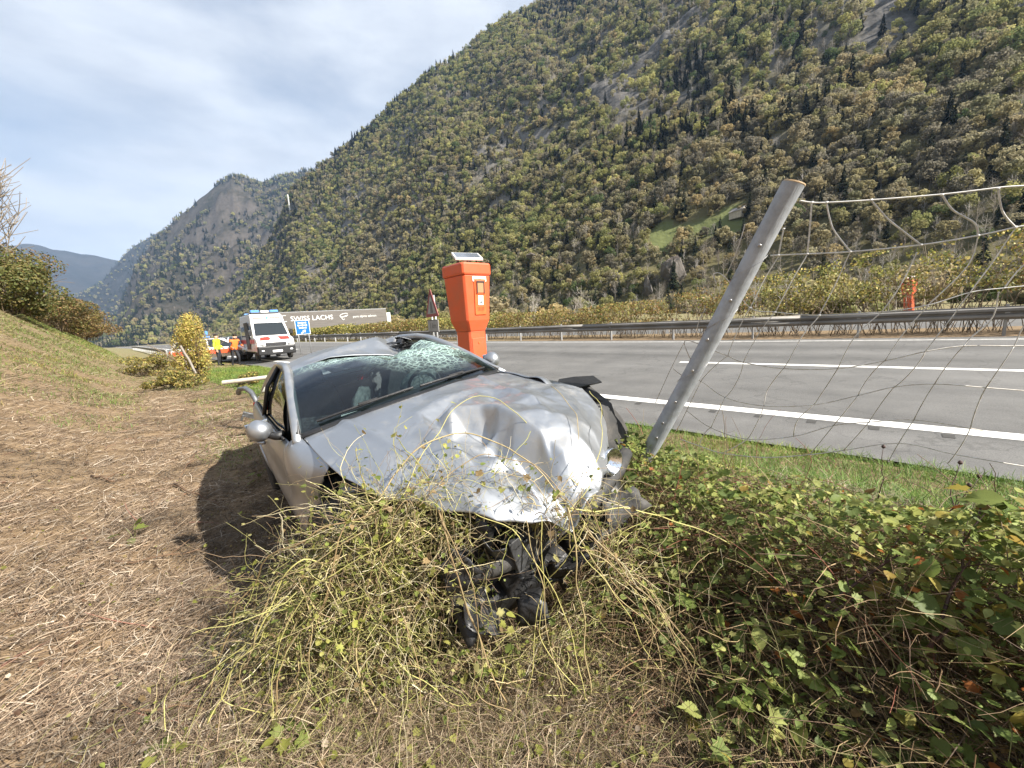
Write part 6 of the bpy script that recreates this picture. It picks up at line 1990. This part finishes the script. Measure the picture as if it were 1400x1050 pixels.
x, y, s, l, h = bramble_spots(28000)
n = len(x)
dep = rng.uniform(0, 1, n) ** 2.2
pos = np.stack([x, y, gz(x, y) + h * (1 - dep * .85) + .05 * fbm(x, y, .16, 3, 3.0) + rng.uniform(-.02, .05, n)], -1)
# leaves sit in small sprays
cl = fbm(x, y, .13, 3, 9.0) > -.28
pos = pos[cl]; x, y, s, l = x[cl], y[cl], s[cl], l[cl]; n = len(pos)
size = np.exp(rng.normal(math.log(.026), .40, n)).clip(.012, .08)
size *= np.where((y < 1.35) & (x > .6), 1.25, 1.0)
kinds = np.array(['serrated', 'ovate', 'lobed'])[rng.choice(3, n, p=[.5, .22, .28])]
head, tilt, roll = rng.uniform(0, 6.283, n), rng.normal(.05, .55, n), rng.normal(0, .5, n)
cols = pick(BR_G, n)
au = rng.uniform(0, 1, n) < .035 + .08 * (fbm(x, y, .5, 3, 30.) > .15) + .10 * ((x > 1.0) & (y < 1.5))
cols[au] = pick(BR_A, n)[au]
dist_ = np.linalg.norm(pos - np.array([0, 0, CAMZ]), axis=1)
big = np.argsort(-(size / dist_) - .02 * (pos[:, 2] > gz(x, y) + h[:len(cl)][cl] * .7))[:285]
bram = empty('bramble_thicket', (1.3, 1.75, float(gz(1.3, 1.75))), (0, 0, 0), 'dark green bramble and ivy thicket on the right below the wire netting', 'bramble thicket')
b0 = np.array(bram.location)
rest_ = np.setdiff1d(np.arange(n), big)
tag(link('foliage', leaf_mesh(kinds[rest_], pos[rest_] - b0, size[rest_], head[rest_], tilt[rest_], roll[rest_], cols[rest_], 'foliage'), leaf_m, bram), kind='stuff')
LM = {}
for kd in ('serrated', 'ovate', 'lobed'):
    for ci, c in enumerate(BR_G[:5] + BR_A[:4]):
        o1 = np.array([1.0])
        me = leaf_mesh([kd], np.zeros((1, 3)), o1, o1 * 0, o1 * 0, o1 * 0, np.array([c]), 'leaf'); me.materials.append(leaf_m); LM[kd, ci] = me
palx = np.array(BR_G[:5] + BR_A[:4])
for i in big:
    ci = int(np.argmin(np.abs(palx - cols[i]).sum(1)))
    o = bpy.data.objects.new('leaf', LM[kinds[i], ci]); COL.objects.link(o); o.parent = bram
    o.location = Vector(pos[i] - b0); o.rotation_euler = (tilt[i], roll[i], head[i]); o.scale = (size[i],) * 3


def stems(n, starts, dirs, lens, rad, cols, sag, name, m, parent=None, wob=.25, seg=9, sides=4, origin=(0, 0, 0), r_tip=.5, seed=1, reject=None):
    """random-walk stems as thin tubes (joined)"""
    g = np.random.default_rng(seed)
    P = np.zeros((n, seg + 1, 3)); P[:, 0] = starts; d = dirs / np.linalg.norm(dirs, axis=1)[:, None]
    curl = g.normal(0, wob, (n, 3))
    for k in range(seg):
        d = d + g.normal(0, wob * .55, (n, 3)) + curl * .55
        d[:, 2] -= sag if np.isscalar(sag) else sag[:, None][:, 0]
        d /= np.linalg.norm(d, axis=1)[:, None]
        P[:, k + 1] = P[:, k] + d * (lens / seg)[:, None]
        floor_ = gz(P[:, k + 1, 0], P[:, k + 1, 1]) + .01
        P[:, k + 1, 2] = np.maximum(P[:, k + 1, 2], floor_)
    if reject is not None:
        kp = ~reject(P, g); P, rad, cols = P[kp], rad[kp], cols[kp]; n = len(P)
    T = np.gradient(P, axis=1); T /= np.linalg.norm(T, axis=2)[..., None] + 1e-9
    A = np.cross(T, np.array([.31, .17, .93])); A /= np.linalg.norm(A, axis=2)[..., None] + 1e-9
    B = np.cross(T, A)
    tp = 1 - (1 - r_tip) * np.linspace(0, 1, seg + 1)
    rr = rad[:, None] * tp[None]
    V = np.stack([P + (A * math.cos(2 * math.pi * k / sides) + B * math.sin(2 * math.pi * k / sides)) * rr[..., None] for k in range(sides)], 2)
    idx = np.arange(n * (seg + 1) * sides).reshape(n, seg + 1, sides)
    F = np.stack([idx[:, :-1], np.roll(idx, -1, 2)[:, :-1], np.roll(idx, -1, 2)[:, 1:], idx[:, 1:]], -1).reshape(-1, 4)
    C = np.repeat(cols, seg * sides, axis=0)
    o = link(name, npmesh(name, V.reshape(-1, 3) - np.array(origin), F, C), m, parent, True)
    return o, P


x, y, n = TWIGS
hd_ = rng.uniform(0, 6.28, n)
o, _ = stems(n, np.stack([x, y, gz(x, y) + .02], -1), np.stack([np.cos(hd_), np.sin(hd_), rng.uniform(-.1, .35, n)], -1), rng.uniform(.08, .42, n), rng.uniform(.0018, .0048, n), pick([(.16, .10, .065), (.24, .17, .11), (.10, .065, .045), (.36, .29, .21), (.20, .10, .07)], n), .06, 'cut_twigs', stem_m, None, .10, 6, 5, (0, 0, 0), .6, seed=91)
tag(o, 'thin brown cut twigs scattered over the straw on the left', 'twigs', kind='stuff')
n = 2600
x, y, s, l, h = bramble_spots(n); n = len(x)
st0 = np.stack([x, y, gz(x, y) + h * rng.uniform(0, .7, n)], -1)
dr = np.stack([rng.normal(-.25, .8, n), rng.normal(-.35, .8, n), rng.uniform(.0, 1.0, n)], -1)
o, _ = stems(n, st0, dr, rng.uniform(.15, .6, n), rng.uniform(.0012, .003, n), pick([(.10, .06, .035), (.16, .10, .05), (.28, .21, .11), (.12, .11, .04), (.20, .07, .045)], n), .10, 'stems', stem_m, bram, .2, 8, 4, b0, seed=3)
tag(o, kind='stuff')
# dead grass and stalks hanging down the near side of the thicket
n = 26000
s = rng.uniform(-2.9, 1.6, n); l = rng.uniform(1.0, 2.3, n)
x, y = DX * s + LX * l, DY * s + LY * l
k = np.hypot(x, y) > .75
x, y, s, l = x[k], y[k], s[k], l[k]; n = len(x)
V, F, C = blades(n, x, y, gz(x, y) + canopy(s, l) * rng.uniform(0, .9, n), rng.uniform(.06, .30, n), rng.uniform(.0015, .004, n), rng.uniform(-.3, .6, n), np.arctan2(-LY, -LX) + rng.normal(0, 1.0, n), pick([(.20, .13, .07), (.13, .085, .05), (.28, .20, .11), (.09, .06, .04), (.14, .14, .05)], n), curl=.5)
tag(link('dead_stalks', npmesh('dead_stalks', V, F, C), straw_m), 'brown dead grass stalks along the foot of the bramble thicket', 'dead grass', kind='stuff')

# red-stemmed saplings and dried flower stalks at the right edge
def sapling(base, tops, label, cols, nleaf, lcols, r=.006, heads=False):
    t = empty('sapling' if not heads else 'dried_flower_stalk', base, (0, 0, 0), label, 'sapling' if not heads else 'dried flower')
    g = np.random.default_rng(int(abs(base[0]) * 1000))
    for tp in tops:
        mb = MB(); q = [Vector((0, 0, 0)).lerp(Vector(tp), k / 6) + Vector((g.normal(0, .006), g.normal(0, .006), .02 * math.sin(k))) for k in range(7)]
        mb.tube(q, [r * (1 - .55 * k / 6) for k in range(7)], 6); mb.build('stem', cols, t, smooth=True)
        for k in range(3):
            b = q[2 + k]; e = b + Vector((g.normal(0, .09), g.normal(0, .09), g.uniform(.03, .12)))
            mb = MB(); mb.tube([b, b.lerp(e, .5) + Vector((0, 0, .01)), e], [r * .4, r * .35, r * .2], 5); mb.build('twig', cols, t)
        if heads:
            mb = MB(); mb.lathe([(.0, -.012), (.007, -.008), (.010, 0), (.006, .008), (.0, .012)], q[-1], n=8); mb.build('seed_head', cols, t)
        for k in range(nleaf):
            b = q[int(g.integers(2, 7))]
            kd = ['lobed', 'ovate'][int(g.integers(0, 2))]
            o = bpy.data.objects.new('leaf', LM[kd, int(g.choice(lcols))]); COL.objects.link(o); o.parent = t
            o.location = b + Vector((g.normal(0, .03), g.normal(0, .03), g.normal(0, .02))); o.rotation_euler = (g.normal(.1, .5), g.normal(0, .4), g.uniform(0, 6.28)); o.scale = (g.uniform(.035, .06),) * 3


red_stem = mat('dark_red_stem', (.075, .035, .028), .6, var=.4, scale=30)
sapling((1.05, 1.28, .35), [(.62, .10, .40), (.50, .02, .20)], 'dark red stemmed sapling with orange leaves leaning right over the thicket', red_stem, 7, [5, 6, 7, 4])
sapling((1.30, 1.10, .40), [(.40, .22, .42), (.45, .05, .30)], 'dark stemmed sapling with yellow green leaves in the lower right corner', red_stem, 9, [2, 4, 5, 3])
sapling((2.05, 2.05, .42), [(.03, .04, .30)], 'thin dried flower stalk with one dark seed head before the road edge', red_stem, 0, [0], .003, True)
sapling((2.15, 1.80, .42), [(.10, .06, .28), (.16, .02, .22), (.05, -.03, .20)], 'cluster of dried flower stalks with dark seed heads at the right edge', red_stem, 0, [0], .003, True)

# uprooted tangle of climbing vine heaped over the car's nose
tang = empty('vine_tangle', (-.45, 1.55, float(gz(-.45, 1.55))), (0, 0, 0), 'heap of uprooted yellowish climbing vine draped over the front of the crashed car', 'vine tangle')
t0 = np.array(tang.location)
VINE = [(.34, .265, .14), (.40, .33, .18), (.26, .185, .105), (.46, .40, .25), (.31, .29, .10), (.18, .125, .075), (.36, .34, .13), (.50, .45, .31), (.13, .09, .055), (.22, .20, .08), (.24, .24, .07)]
n = 4700
u = rng.uniform(0, 1, n)
cxl = np.where(u < .52, rng.normal(-.60, .23, n), np.where(u < .83, rng.normal(.12, .24, n), rng.normal(-.98, .17, n)))
side_ = u >= .83
prof = np.interp(cxl, [-1.5, -1.3, -1.05, -.85, -.62, -.35, 0, .25, .45, .65], [.05, .24, .50, .68, .90, .95, .88, .78, .58, .1])
zf_ = rng.uniform(.0, 1, n) ** .75
czl = gz(cxl, cxl * 0 + 1.45) + .02 + zf_ * prof
cyl = 1.55 - .13 * (1 - zf_) + .05 * rng.normal(0, 1, n) + .04 * (cxl + .5) + side_ * (.06 + .12 * np.abs(rng.normal(0, 1, n)))
GAPS = [(.02, .44, .17, .18), (-.27, .30, .06, .09), (.42, .20, .12, .13), (-.02, .62, .07, .07), (.24, .52, .08, .10)]


def in_gap(P, g):
    """leave dark openings in the curtain of vine"""
    hit = np.zeros(len(P), bool)
    for x_, z_, rx_, rz_ in GAPS:
        f = (((P[..., 0] - x_) / rx_) ** 2 + ((P[..., 2] - z_) / rz_) ** 2 < 1).mean(1)
        hit |= (f > .10) & (g.uniform(0, 1, len(P)) < .92)
    far = (P[..., 1] < 1.34).any(1) & (g.uniform(0, 1, len(P)) < .8)
    return hit | far


st0 = np.stack([cxl, cyl, czl], -1)
an = rng.uniform(0, 6.283, n)
dr = np.stack([np.cos(an), np.sin(an) * .30 + .02, rng.uniform(-.5, .9, n)], -1)
o, PV = stems(n, st0, dr, rng.uniform(.14, .52, n), np.exp(rng.normal(math.log(.0011), .35, n)).clip(.0006, .0026), pick(VINE, n), .12, 'vines', stem_m, tang, .46, 15, 4, t0, .5, seed=21, reject=in_gap)
tag(o, kind='stuff')
# long loose runners: over the bonnet, off to the left and to the right
RUN = [[(-.62, 1.45, .80), (-.50, 1.60, .97), (-.28, 1.74, 1.06), (-.02, 1.70, .98), (.20, 1.55, .78)], [(-.50, 1.48, .84), (-.36, 1.75, 1.06), (-.20, 1.95, 1.18), (.02, 1.9, 1.08), (.26, 1.66, .82)],
       [(-.4, 1.45, .84), (-.25, 1.58, .95), (-.05, 1.62, .97), (.16, 1.56, .86), (.3, 1.45, .6)], [(.10, 1.48, .74), (.26, 1.66, .92), (.30, 1.9, 1.06), (.22, 2.15, 1.16)], [(.15, 1.45, .7), (.36, 1.68, .90), (.46, 1.95, 1.02), (.44, 2.2, 1.12)],
       [(-.5, 1.45, .84), (-.85, 1.4, .78), (-1.15, 1.45, .52), (-1.32, 1.46, .2), (-1.4, 1.46, .03)], [(-.6, 1.42, .78), (-.95, 1.38, .60), (-1.12, 1.36, .30), (-1.2, 1.35, .03)], [(-.5, 1.40, .74), (-.82, 1.36, .58), (-.98, 1.33, .3), (-1.04, 1.3, .03)],
       [(.2, 1.5, .6), (.44, 1.52, .48), (.56, 1.50, .27), (.50, 1.48, .12), (.38, 1.45, .14), (.30, 1.42, .24)], [(.2, 1.45, .65), (.40, 1.42, .5), (.52, 1.40, .24), (.46, 1.38, .06)], [(.2, 1.5, .76), (.5, 1.6, .70), (.75, 1.7, .56), (.95, 1.65, .46)], [(.3, 1.45, .6), (.55, 1.36, .35), (.62, 1.3, .1), (.66, 1.25, .03)],
       [(.0, 1.45, .80), (.05, 1.40, .58), (.10, 1.37, .25), (.12, 1.33, .03)], [(-.18, 1.44, .82), (-.02, 1.42, .70), (.16, 1.38, .36), (.2, 1.32, .05)], [(-.3, 1.42, .80), (-.2, 1.40, .45), (-.22, 1.36, .1), (-.1, 1.30, .03)]]
for k in range(22):
    g_ = random.Random(500 + k)
    x0_ = g_.choice([g_.gauss(-.70, .20), g_.gauss(-.66, .22), g_.gauss(.30, .14)]); a_ = g_.uniform(-1, 1)
    top_ = float(np.interp(x0_, [-1.1, -.62, 0, .4, .6], [.3, .82, .82, .66, .3]))
    x1_ = x0_ + g_.gauss(-.20 if x0_ < -.3 else .10, .22)
    RUN.append([(x0_, 1.52, top_ * .8), (x0_ + .12 * a_, 1.44, top_ * g_.uniform(.90, 1.10)), ((x0_ + x1_) / 2, 1.40 + .04 * a_, top_ * g_.uniform(.5, .8)), (x1_, 1.40 - .05 * g_.random(), top_ * .3), (x1_ + g_.gauss(0, .12), 1.36 - .06 * g_.random(), .04)])
for k, q in enumerate(RUN):
    mvv = mat('vine_runner_%s' % ['straw', 'yellow', 'brown'][k % 3], [(.38, .30, .15), (.44, .40, .14), (.28, .20, .10)][k % 3], .6, var=.3, scale=30)
    sp_ = smooth_pts(q, 7)
    mb = MB(); mb.tube([p + Vector((mnoise.noise(p * 6), mnoise.noise(p * 6 + Vector((9, 0, 0))), mnoise.noise(p * 6 + Vector((0, 9, 0))))) * .03 - tang.location for p in sp_], .0019 + .0011 * ((k * 7) % 5 == 0), 6); mb.build('runner', mvv, tang, smooth=True)
# remnant leaves on the vine
n = 7500
ii = rng.integers(0, PV.shape[0], n); kk = rng.integers(2, PV.shape[1], n)
pos = PV[ii, kk] + rng.normal(0, .012, (n, 3))
VL = [(.30, .31, .07), (.36, .35, .10), (.22, .26, .06), (.42, .39, .16), (.16, .20, .05), (.28, .20, .10)]
size = np.exp(rng.normal(math.log(.015), .4, n)).clip(.006, .036)
tag(link('foliage', leaf_mesh(np.array(['ovate', 'lobed', 'serrated'])[rng.integers(0, 3, n)], pos - t0, size, rng.uniform(0, 6.28, n), rng.normal(0, .7, n), rng.normal(0, .7, n), pick(VL, n), 'vine_foliage'), leaf_m, tang), kind='stuff')
LV = {}
for kd in ('lobed', 'ovate'):
    for ci, c in enumerate(VL):
        o1 = np.array([1.0]); me = leaf_mesh([kd], np.zeros((1, 3)), o1, o1 * 0, o1 * 0, o1 * 0, np.array([c]), 'leaf'); me.materials.append(leaf_m); LV[kd, ci] = me
for k in range(130):
    i = int(rng.integers(0, PV.shape[0])); p = PV[i, int(rng.integers(4, PV.shape[1]))]
    o = bpy.data.objects.new('leaf', LV[['lobed', 'ovate'][k % 2], int(rng.integers(0, 6))]); COL.objects.link(o); o.parent = tang
    o.location = Vector(p - t0) + Vector((0, 0, .01)); o.rotation_euler = (rng.normal(.2, .5), rng.normal(0, .5), rng.uniform(0, 6.28)); o.scale = (rng.uniform(.018, .042),) * 3
# crushed undergrowth in front of the heap
n = 16000
x = rng.normal(-.25, .62, n); y = rng.normal(1.26, .26, n)
k = (np.hypot(x, y) > .8) & (to_sl(x, y)[1] < 2.2)
x, y = x[k], y[k]; n = len(x)
V, F, C = blades(n, x, y, gz(x, y) + rng.uniform(0, .07, n), rng.uniform(.04, .22, n), rng.uniform(.0012, .0032, n), rng.uniform(-.1, .8, n), rng.uniform(0, 6.28, n), pick([(.20, .14, .085), (.28, .20, .13), (.14, .10, .06), (.35, .27, .18), (.10, .07, .045), (.22, .19, .08), (.17, .17, .06), (.42, .35, .24)], n), curl=.6)
tag(link('crushed_stalks', npmesh('crushed_stalks', V, F, C), straw_m), 'crushed dry stalks and stems in front of the vine heap', 'dead grass', kind='stuff')
n = 1500
x = rng.normal(-.2, .7, n); y = rng.normal(1.25, .3, n); k = np.hypot(x, y) > .8; x, y = x[k], y[k]; n = len(x)
tag(link('fallen_leaves', leaf_mesh(np.array(['ovate', 'lobed'])[rng.integers(0, 2, n)], np.stack([x, y, gz(x, y) + rng.uniform(.02, .09, n)], -1), rng.uniform(.010, .032, n), rng.uniform(0, 6.28, n), rng.normal(0, .5, n), rng.normal(0, .5, n), pick(VL + STRAW[:3], n), 'fallen_leaves'), leaf_m), 'small yellow and brown leaves scattered under the vine heap', 'leaves', kind='stuff')

# single bright leaves and little plants on the straw
def seedling(p, n, size, cols, label, h=.05):
    t = empty('seedling', (p[0], p[1], float(gz(*p))), (0, 0, rng.uniform(0, 6)), label, 'seedling')
    for k in range(n):
        a = 6.283 * k / n + rng.uniform(-.3, .3); rr = rng.uniform(.4, 1.2) * size
        q = Vector((rr * math.cos(a), rr * math.sin(a), h * rng.uniform(.3, 1)))
        mb = MB(); mb.tube([(0, 0, -.01), q * .5 + Vector((0, 0, .01)), q], .0016, 4); mb.build('stem', red_stem if k % 3 == 0 else green_stem, t)
        o = bpy.data.objects.new('leaf', LV[['lobed', 'ovate'][k % 2], int(rng.choice(cols))]); COL.objects.link(o); o.parent = t
        o.location = q; o.rotation_euler = (rng.normal(.1, .3), rng.normal(0, .3), a - math.pi / 2); o.scale = (size * rng.uniform(.8, 1.3),) * 3


green_stem = mat('green_stem', (.14, .16, .04), .6)
seedling((-1.42, 1.24), 7, .045, [2, 4, 0], 'small green seedling in the straw at the lower left corner', .09)
seedling((-.93, 1.26), 8, .042, [0, 2, 4], 'bright yellow green seedling standing in front of the vine heap', .12)
seedling((-3.1, 2.9), 6, .075, [4, 2, 5], 'low reddish green weed on the straw at the left edge', .12)
seedling((-2.95, 4.2), 5, .07, [2, 4], 'thin green weed in the shade beside the crashed car', .14)
seedling((-.10, 1.12), 5, .04, [0, 3, 2], 'pale yellow seedling in the crushed stalks below the car front', .05)
for k, (x, y, s_, lab) in enumerate([(-1.62, 1.95, .085, 'yellow green leaf lying on the straw left of the vine heap'), (-1.42, 2.12, .06, 'small yellow leaf lying on the straw above the other one'), (-1.36, 1.62, .07, 'pale yellow leaf on the straw nearest the vine heap'), (-.62, 1.12, .055, 'cream leaf lying in front of the vine heap'), (-.40, 1.02, .05, 'pale crumpled leaf at the bottom of the picture'), (-1.85, 3.2, .07, 'yellow leaf lying by the shadow of the car')]):
    me = LV['ovate', [0, 0, 3, 3, 3, 1][k]]
    o = bpy.data.objects.new('fallen_leaf', me); COL.objects.link(o); o.location = (x, y, float(gz(x, y)) + .05); o.rotation_euler = (.15, .1, k * 1.3); o.scale = (s_,) * 3
    tag(o, lab, 'leaf', 'single leaves on the straw')
stick_m = mat('brown_stick', (.17, .10, .055), .8, var=.5, scale=30, bump=.4)
STK = [((-3.9, 4.2), (-3.2, 3.75), .012, 'long bare stick lying across the straw on the left'), ((-4.6, 5.4), (-4.0, 4.4), .010, 'thin brown stick pointing down the bank'), ((-1.75, 1.42), (-1.38, 1.44), .006, 'short straight twig at the lower left'), ((-2.9, 2.55), (-2.45, 2.75), .007, 'brown twig beside the reddish weed'), ((-4.9, 4.3), (-4.5, 4.15), .016, 'thick broken stick at the left edge'), ((.12, 1.34), (.42, 1.24), .014, 'black plastic strip lying below the crashed car front')]
for k, (p, q, r_, lab) in enumerate(STK):
    mb = MB(); P3 = [Vector((p[0] + (q[0] - p[0]) * t, p[1] + (q[1] - p[1]) * t, 0)) for t in np.linspace(0, 1, 6)]
    for i, v in enumerate(P3): v.z = float(gz(v.x, v.y)) + .035 + .01 * math.sin(i * 2 + k); v.y += .012 * math.sin(i * 1.7 + k)
    o0_ = P3[0].copy(); mb.tube([v - o0_ for v in P3], [r_ * (1 - .1 * i) for i in range(6)], 7)
    if k < 5:
        b = P3[3] - o0_; mb.tube([b, b + Vector((.04, .06, .03)), b + Vector((.05, .14, .04))], [r_ * .6, r_ * .5, r_ * .3], 5)
    o = mb.build('stick' if k < 5 else 'plastic_strip', stick_m if k < 5 else black_pl, None, smooth=True); o.location = o0_; tag(o, lab, 'stick' if k < 5 else 'car debris', None)


# bushes
def bush(name, base, w, d, h, n, size, cols, label, cat, twig_cols, group=None, nt_=60, seed=1, lean=(0, 0)):
    t = empty(name, base, (0, 0, 0), label, cat, group)
    g = np.random.default_rng(seed)
    a = g.uniform(0, 6.283, nt_); rr = g.uniform(0, .35, nt_)
    st_ = np.stack([base[0] + w * rr * np.cos(a), base[1] + d * rr * np.sin(a), np.full(nt_, base[2])], -1)
    dr_ = np.stack([np.cos(a) * w / h * .6 + lean[0], np.sin(a) * d / h * .6 + lean[1], np.full(nt_, 1.0)], -1)
    o, P = stems(nt_, st_, dr_, h * g.uniform(.6, 1.1, nt_), np.full(nt_, .008 * max(1, h)), pick(twig_cols, nt_), .02, 'stems', stem_m, t, .12, 8, 4, base, .25, seed=seed)
    if n:
        n, size = int(n * 2.6), size * .55
        v, f = leaf_cloud(n, (w, d, h * .55), size, seed, max(8, n // 260))
        f4 = f
        c = pick(cols, len(f4))
        link('foliage', npmesh('foliage', v + np.array([lean[0] * h * .5, lean[1] * h * .5, h * .55]), f4, c), grass_m, t)
    return t


OLIVE = [(.10, .10, .028), (.14, .12, .035), (.08, .09, .025), (.18, .14, .05), (.12, .13, .035)]
YEL = [(.34, .28, .07), (.28, .25, .06), (.40, .32, .10), (.22, .22, .06), (.30, .20, .07)]
BRN = [(.16, .09, .04), (.20, .12, .05), (.13, .10, .04), (.24, .17, .07), (.10, .085, .03)]
TW = [(.16, .12, .08), (.22, .17, .12), (.10, .075, .05)]
def gp(s, l, dz=-.05):
    p = W3(s, l); return (p.x, p.y, float(gz(p.x, p.y)) + dz)


bush('tall_bush', gp(18.2, 2.1), .55, .55, 2.2, 3600, .05, [tuple(1.35 * c for c in t) for t in YEL], 'tall yellowish dry bush between the bank and the police car', 'bush', TW, seed=11)
bush('bush', gp(16.4, 1.35), .7, .7, .6, 1400, .05, YEL + OLIVE, 'low yellow green bush at the foot of the tall yellowish bush', 'bush', TW, seed=12)
bush('bush', gp(24.0, 1.1), .9, .9, .9, 1600, .06, OLIVE + YEL, 'olive bush in the ditch left of the tall yellowish bush', 'bush', TW, seed=13)
bush('bush', gp(14.0, 2.7), .4, .4, .42, 800, .04, YEL + OLIVE, 'small yellow bush by the leaning grey fence post', 'bush', TW, seed=14)
bush('bush', gp(44.0, -2.3), 2.0, 2.0, 2.4, 3600, .11, BRN + OLIVE, 'brown bush in the middle of the row on the left bank', 'bush', TW, seed=15)
bush('bush', gp(31.0, -3.1), 1.9, 1.9, 2.6, 5200, .10, OLIVE + [(.10, .12, .03)], 'green leafy bush at the left edge on top of the bank', 'bush', TW, seed=16)
bush('bush', gp(53.0, -2.2), 2.3, 2.3, 2.6, 3600, .12, BRN + YEL[3:], 'reddish brown bush further along the left bank', 'bush', TW, seed=17)
bush('bush', gp(66.0, -1.6), 2.8, 2.8, 2.6, 3000, .14, BRN, 'farthest brown bush at the end of the left bank', 'bush', TW, seed=18)
bush('bush', gp(37.0, -4.2), 2.6, 2.6, 3.4, 3600, .11, BRN + OLIVE, 'brown green bush high on the bank at the left edge', 'bush', TW, seed=19)
# bare tree over the left bushes
v, f = bare(321, 7.5, 2.6, 18, 320, .10)
bt = tag(link('bare_tree', npmesh('bare_tree', v, f), pale_m), 'bare twigged tree rising above the bushes at the left edge', 'tree'); bt.location = gp(33.0, -3.2, -.2)
# hedge on the central strip: clipped, half bare, olive and brown
hedge = empty('clipped_hedge', gp(20, 16.7, 0), (0, 0, 0), 'long clipped olive brown hedge behind the far crash barrier', 'hedge')
h0 = np.array(hedge.location)
n = 95000
q = rng.uniform(0, 1, n); s = -16 + 90 * q ** 1.6; l = 16.9 + rng.normal(0, .55, n).clip(-1.0, 1.0); hh = rng.uniform(.25, 1, n) ** .7
top = 1.45 + .28 * fbm(s, s * 0, 2.2, 3, 3.) + 1.2 * sstep(14, -5, s)
x, y = DX * s + LX * l, DY * s + LY * l
dist_ = np.hypot(x, y)
nr = rng.normal(size=(n, 3)); nr /= np.linalg.norm(nr, axis=1)[:, None]
a_ = np.cross(nr, rng.normal(size=(n, 3))); a_ /= np.linalg.norm(a_, axis=1)[:, None]; b_ = np.cross(nr, a_)
sz = (.022 + .0012 * dist_) * rng.uniform(.6, 1.4, n)
P = np.stack([x, y, gz(x, y) + top * hh], -1) - h0
gap = fbm(s, hh * 3, .5, 3, 8.) > -.22
V = np.stack([P - a_ * sz[:, None], P + b_ * sz[:, None] * .6, P + a_ * sz[:, None], P - b_ * sz[:, None] * .6], 1)[gap]
n = len(V)
brn = fbm(s, s * 0, 5.0, 3, 14.)[gap] > .05
C = np.where(brn[:, None], pick(BRN + OLIVE + YEL[3:], n), pick(OLIVE + YEL[2:4], n)) * np.array([[1.5, 1.5, 1.45]])
tag(link('foliage', npmesh('foliage', V.reshape(-1, 3), np.arange(n * 4).reshape(n, 4), C), grass_m, hedge), kind='stuff')
n = 2600
q = rng.uniform(0, 1, n); s = -16 + 90 * q ** 1.6; l = 16.9 + rng.normal(0, .4, n)
x, y = DX * s + LX * l, DY * s + LY * l
o, _ = stems(n, np.stack([x, y, gz(x, y)], -1), np.stack([rng.normal(0, .3, n), rng.normal(0, .3, n), np.ones(n)], -1), rng.uniform(.8, 1.7, n) + 1.2 * sstep(14, -5, s), rng.uniform(.006, .014, n), pick(TW + [(.30, .24, .17)], n), .0, 'stems', stem_m, hedge, .12, 6, 4, h0, .3, seed=44)
tag(o, kind='stuff')
# rough scrub on the flat between the motorway and the mountain
scx = []
nS = 150
for k in range(nS):
    azk = rng.uniform(-30, 56); rk = rng.uniform(42, 118)
    xk, yk = rk * math.sin(R(azk)), rk * math.cos(R(azk)); sk, lk_ = to_sl(xk, yk)
    if lk_ < 31 or (40 < sk < 80 and lk_ < 45): continue
    kind_k = int(rng.choice([0, 1, 3, 8, 9, 10, 9, 5]))
    nme, me, ms = PROTO[kind_k]
    o = bpy.data.objects.new('scrub_bush' if kind_k < 6 else 'bare_scrub_bush', me); COL.objects.link(o)
    sc_ = rng.uniform(.26, .50); o.location = (xk, yk, float(gz(xk, yk)) - 1.0 * (kind_k < 6)); o.rotation_euler = (0, 0, rng.uniform(0, 6)); o.scale = (sc_ * 1.2, sc_ * 1.2, sc_)
    if kind_k < 6: tag(o, 'olive leafy bush on the flat ground between the hedge and the mountain', 'bush', 'leafy bushes beyond the hedge')
    else: tag(o, 'bare pale twigged bush on the flat ground between the hedge and the mountain', 'bush', 'bare bushes beyond the hedge')

# ------------------------------------------------------------ air
hz_m = bpy.data.materials.new('haze'); hz_m.use_nodes = True
t_ = hz_m.node_tree; t_.nodes.clear()
ho = t_.nodes.new('ShaderNodeOutputMaterial'); hv = t_.nodes.new('ShaderNodeVolumePrincipled')
hv.inputs['Color'].default_value = (.44, .66, 1.0, 1); hv.inputs['Density'].default_value = 0.000085; hv.inputs['Anisotropy'].default_value = .1
t_.links.new(hv.outputs[0], ho.inputs['Volume'])
mb = MB(); mb.box((1500, 2000, 640), (20000, 15000, 1300)); hz = mb.build('haze', hz_m, None); tag(hz, kind='stuff')
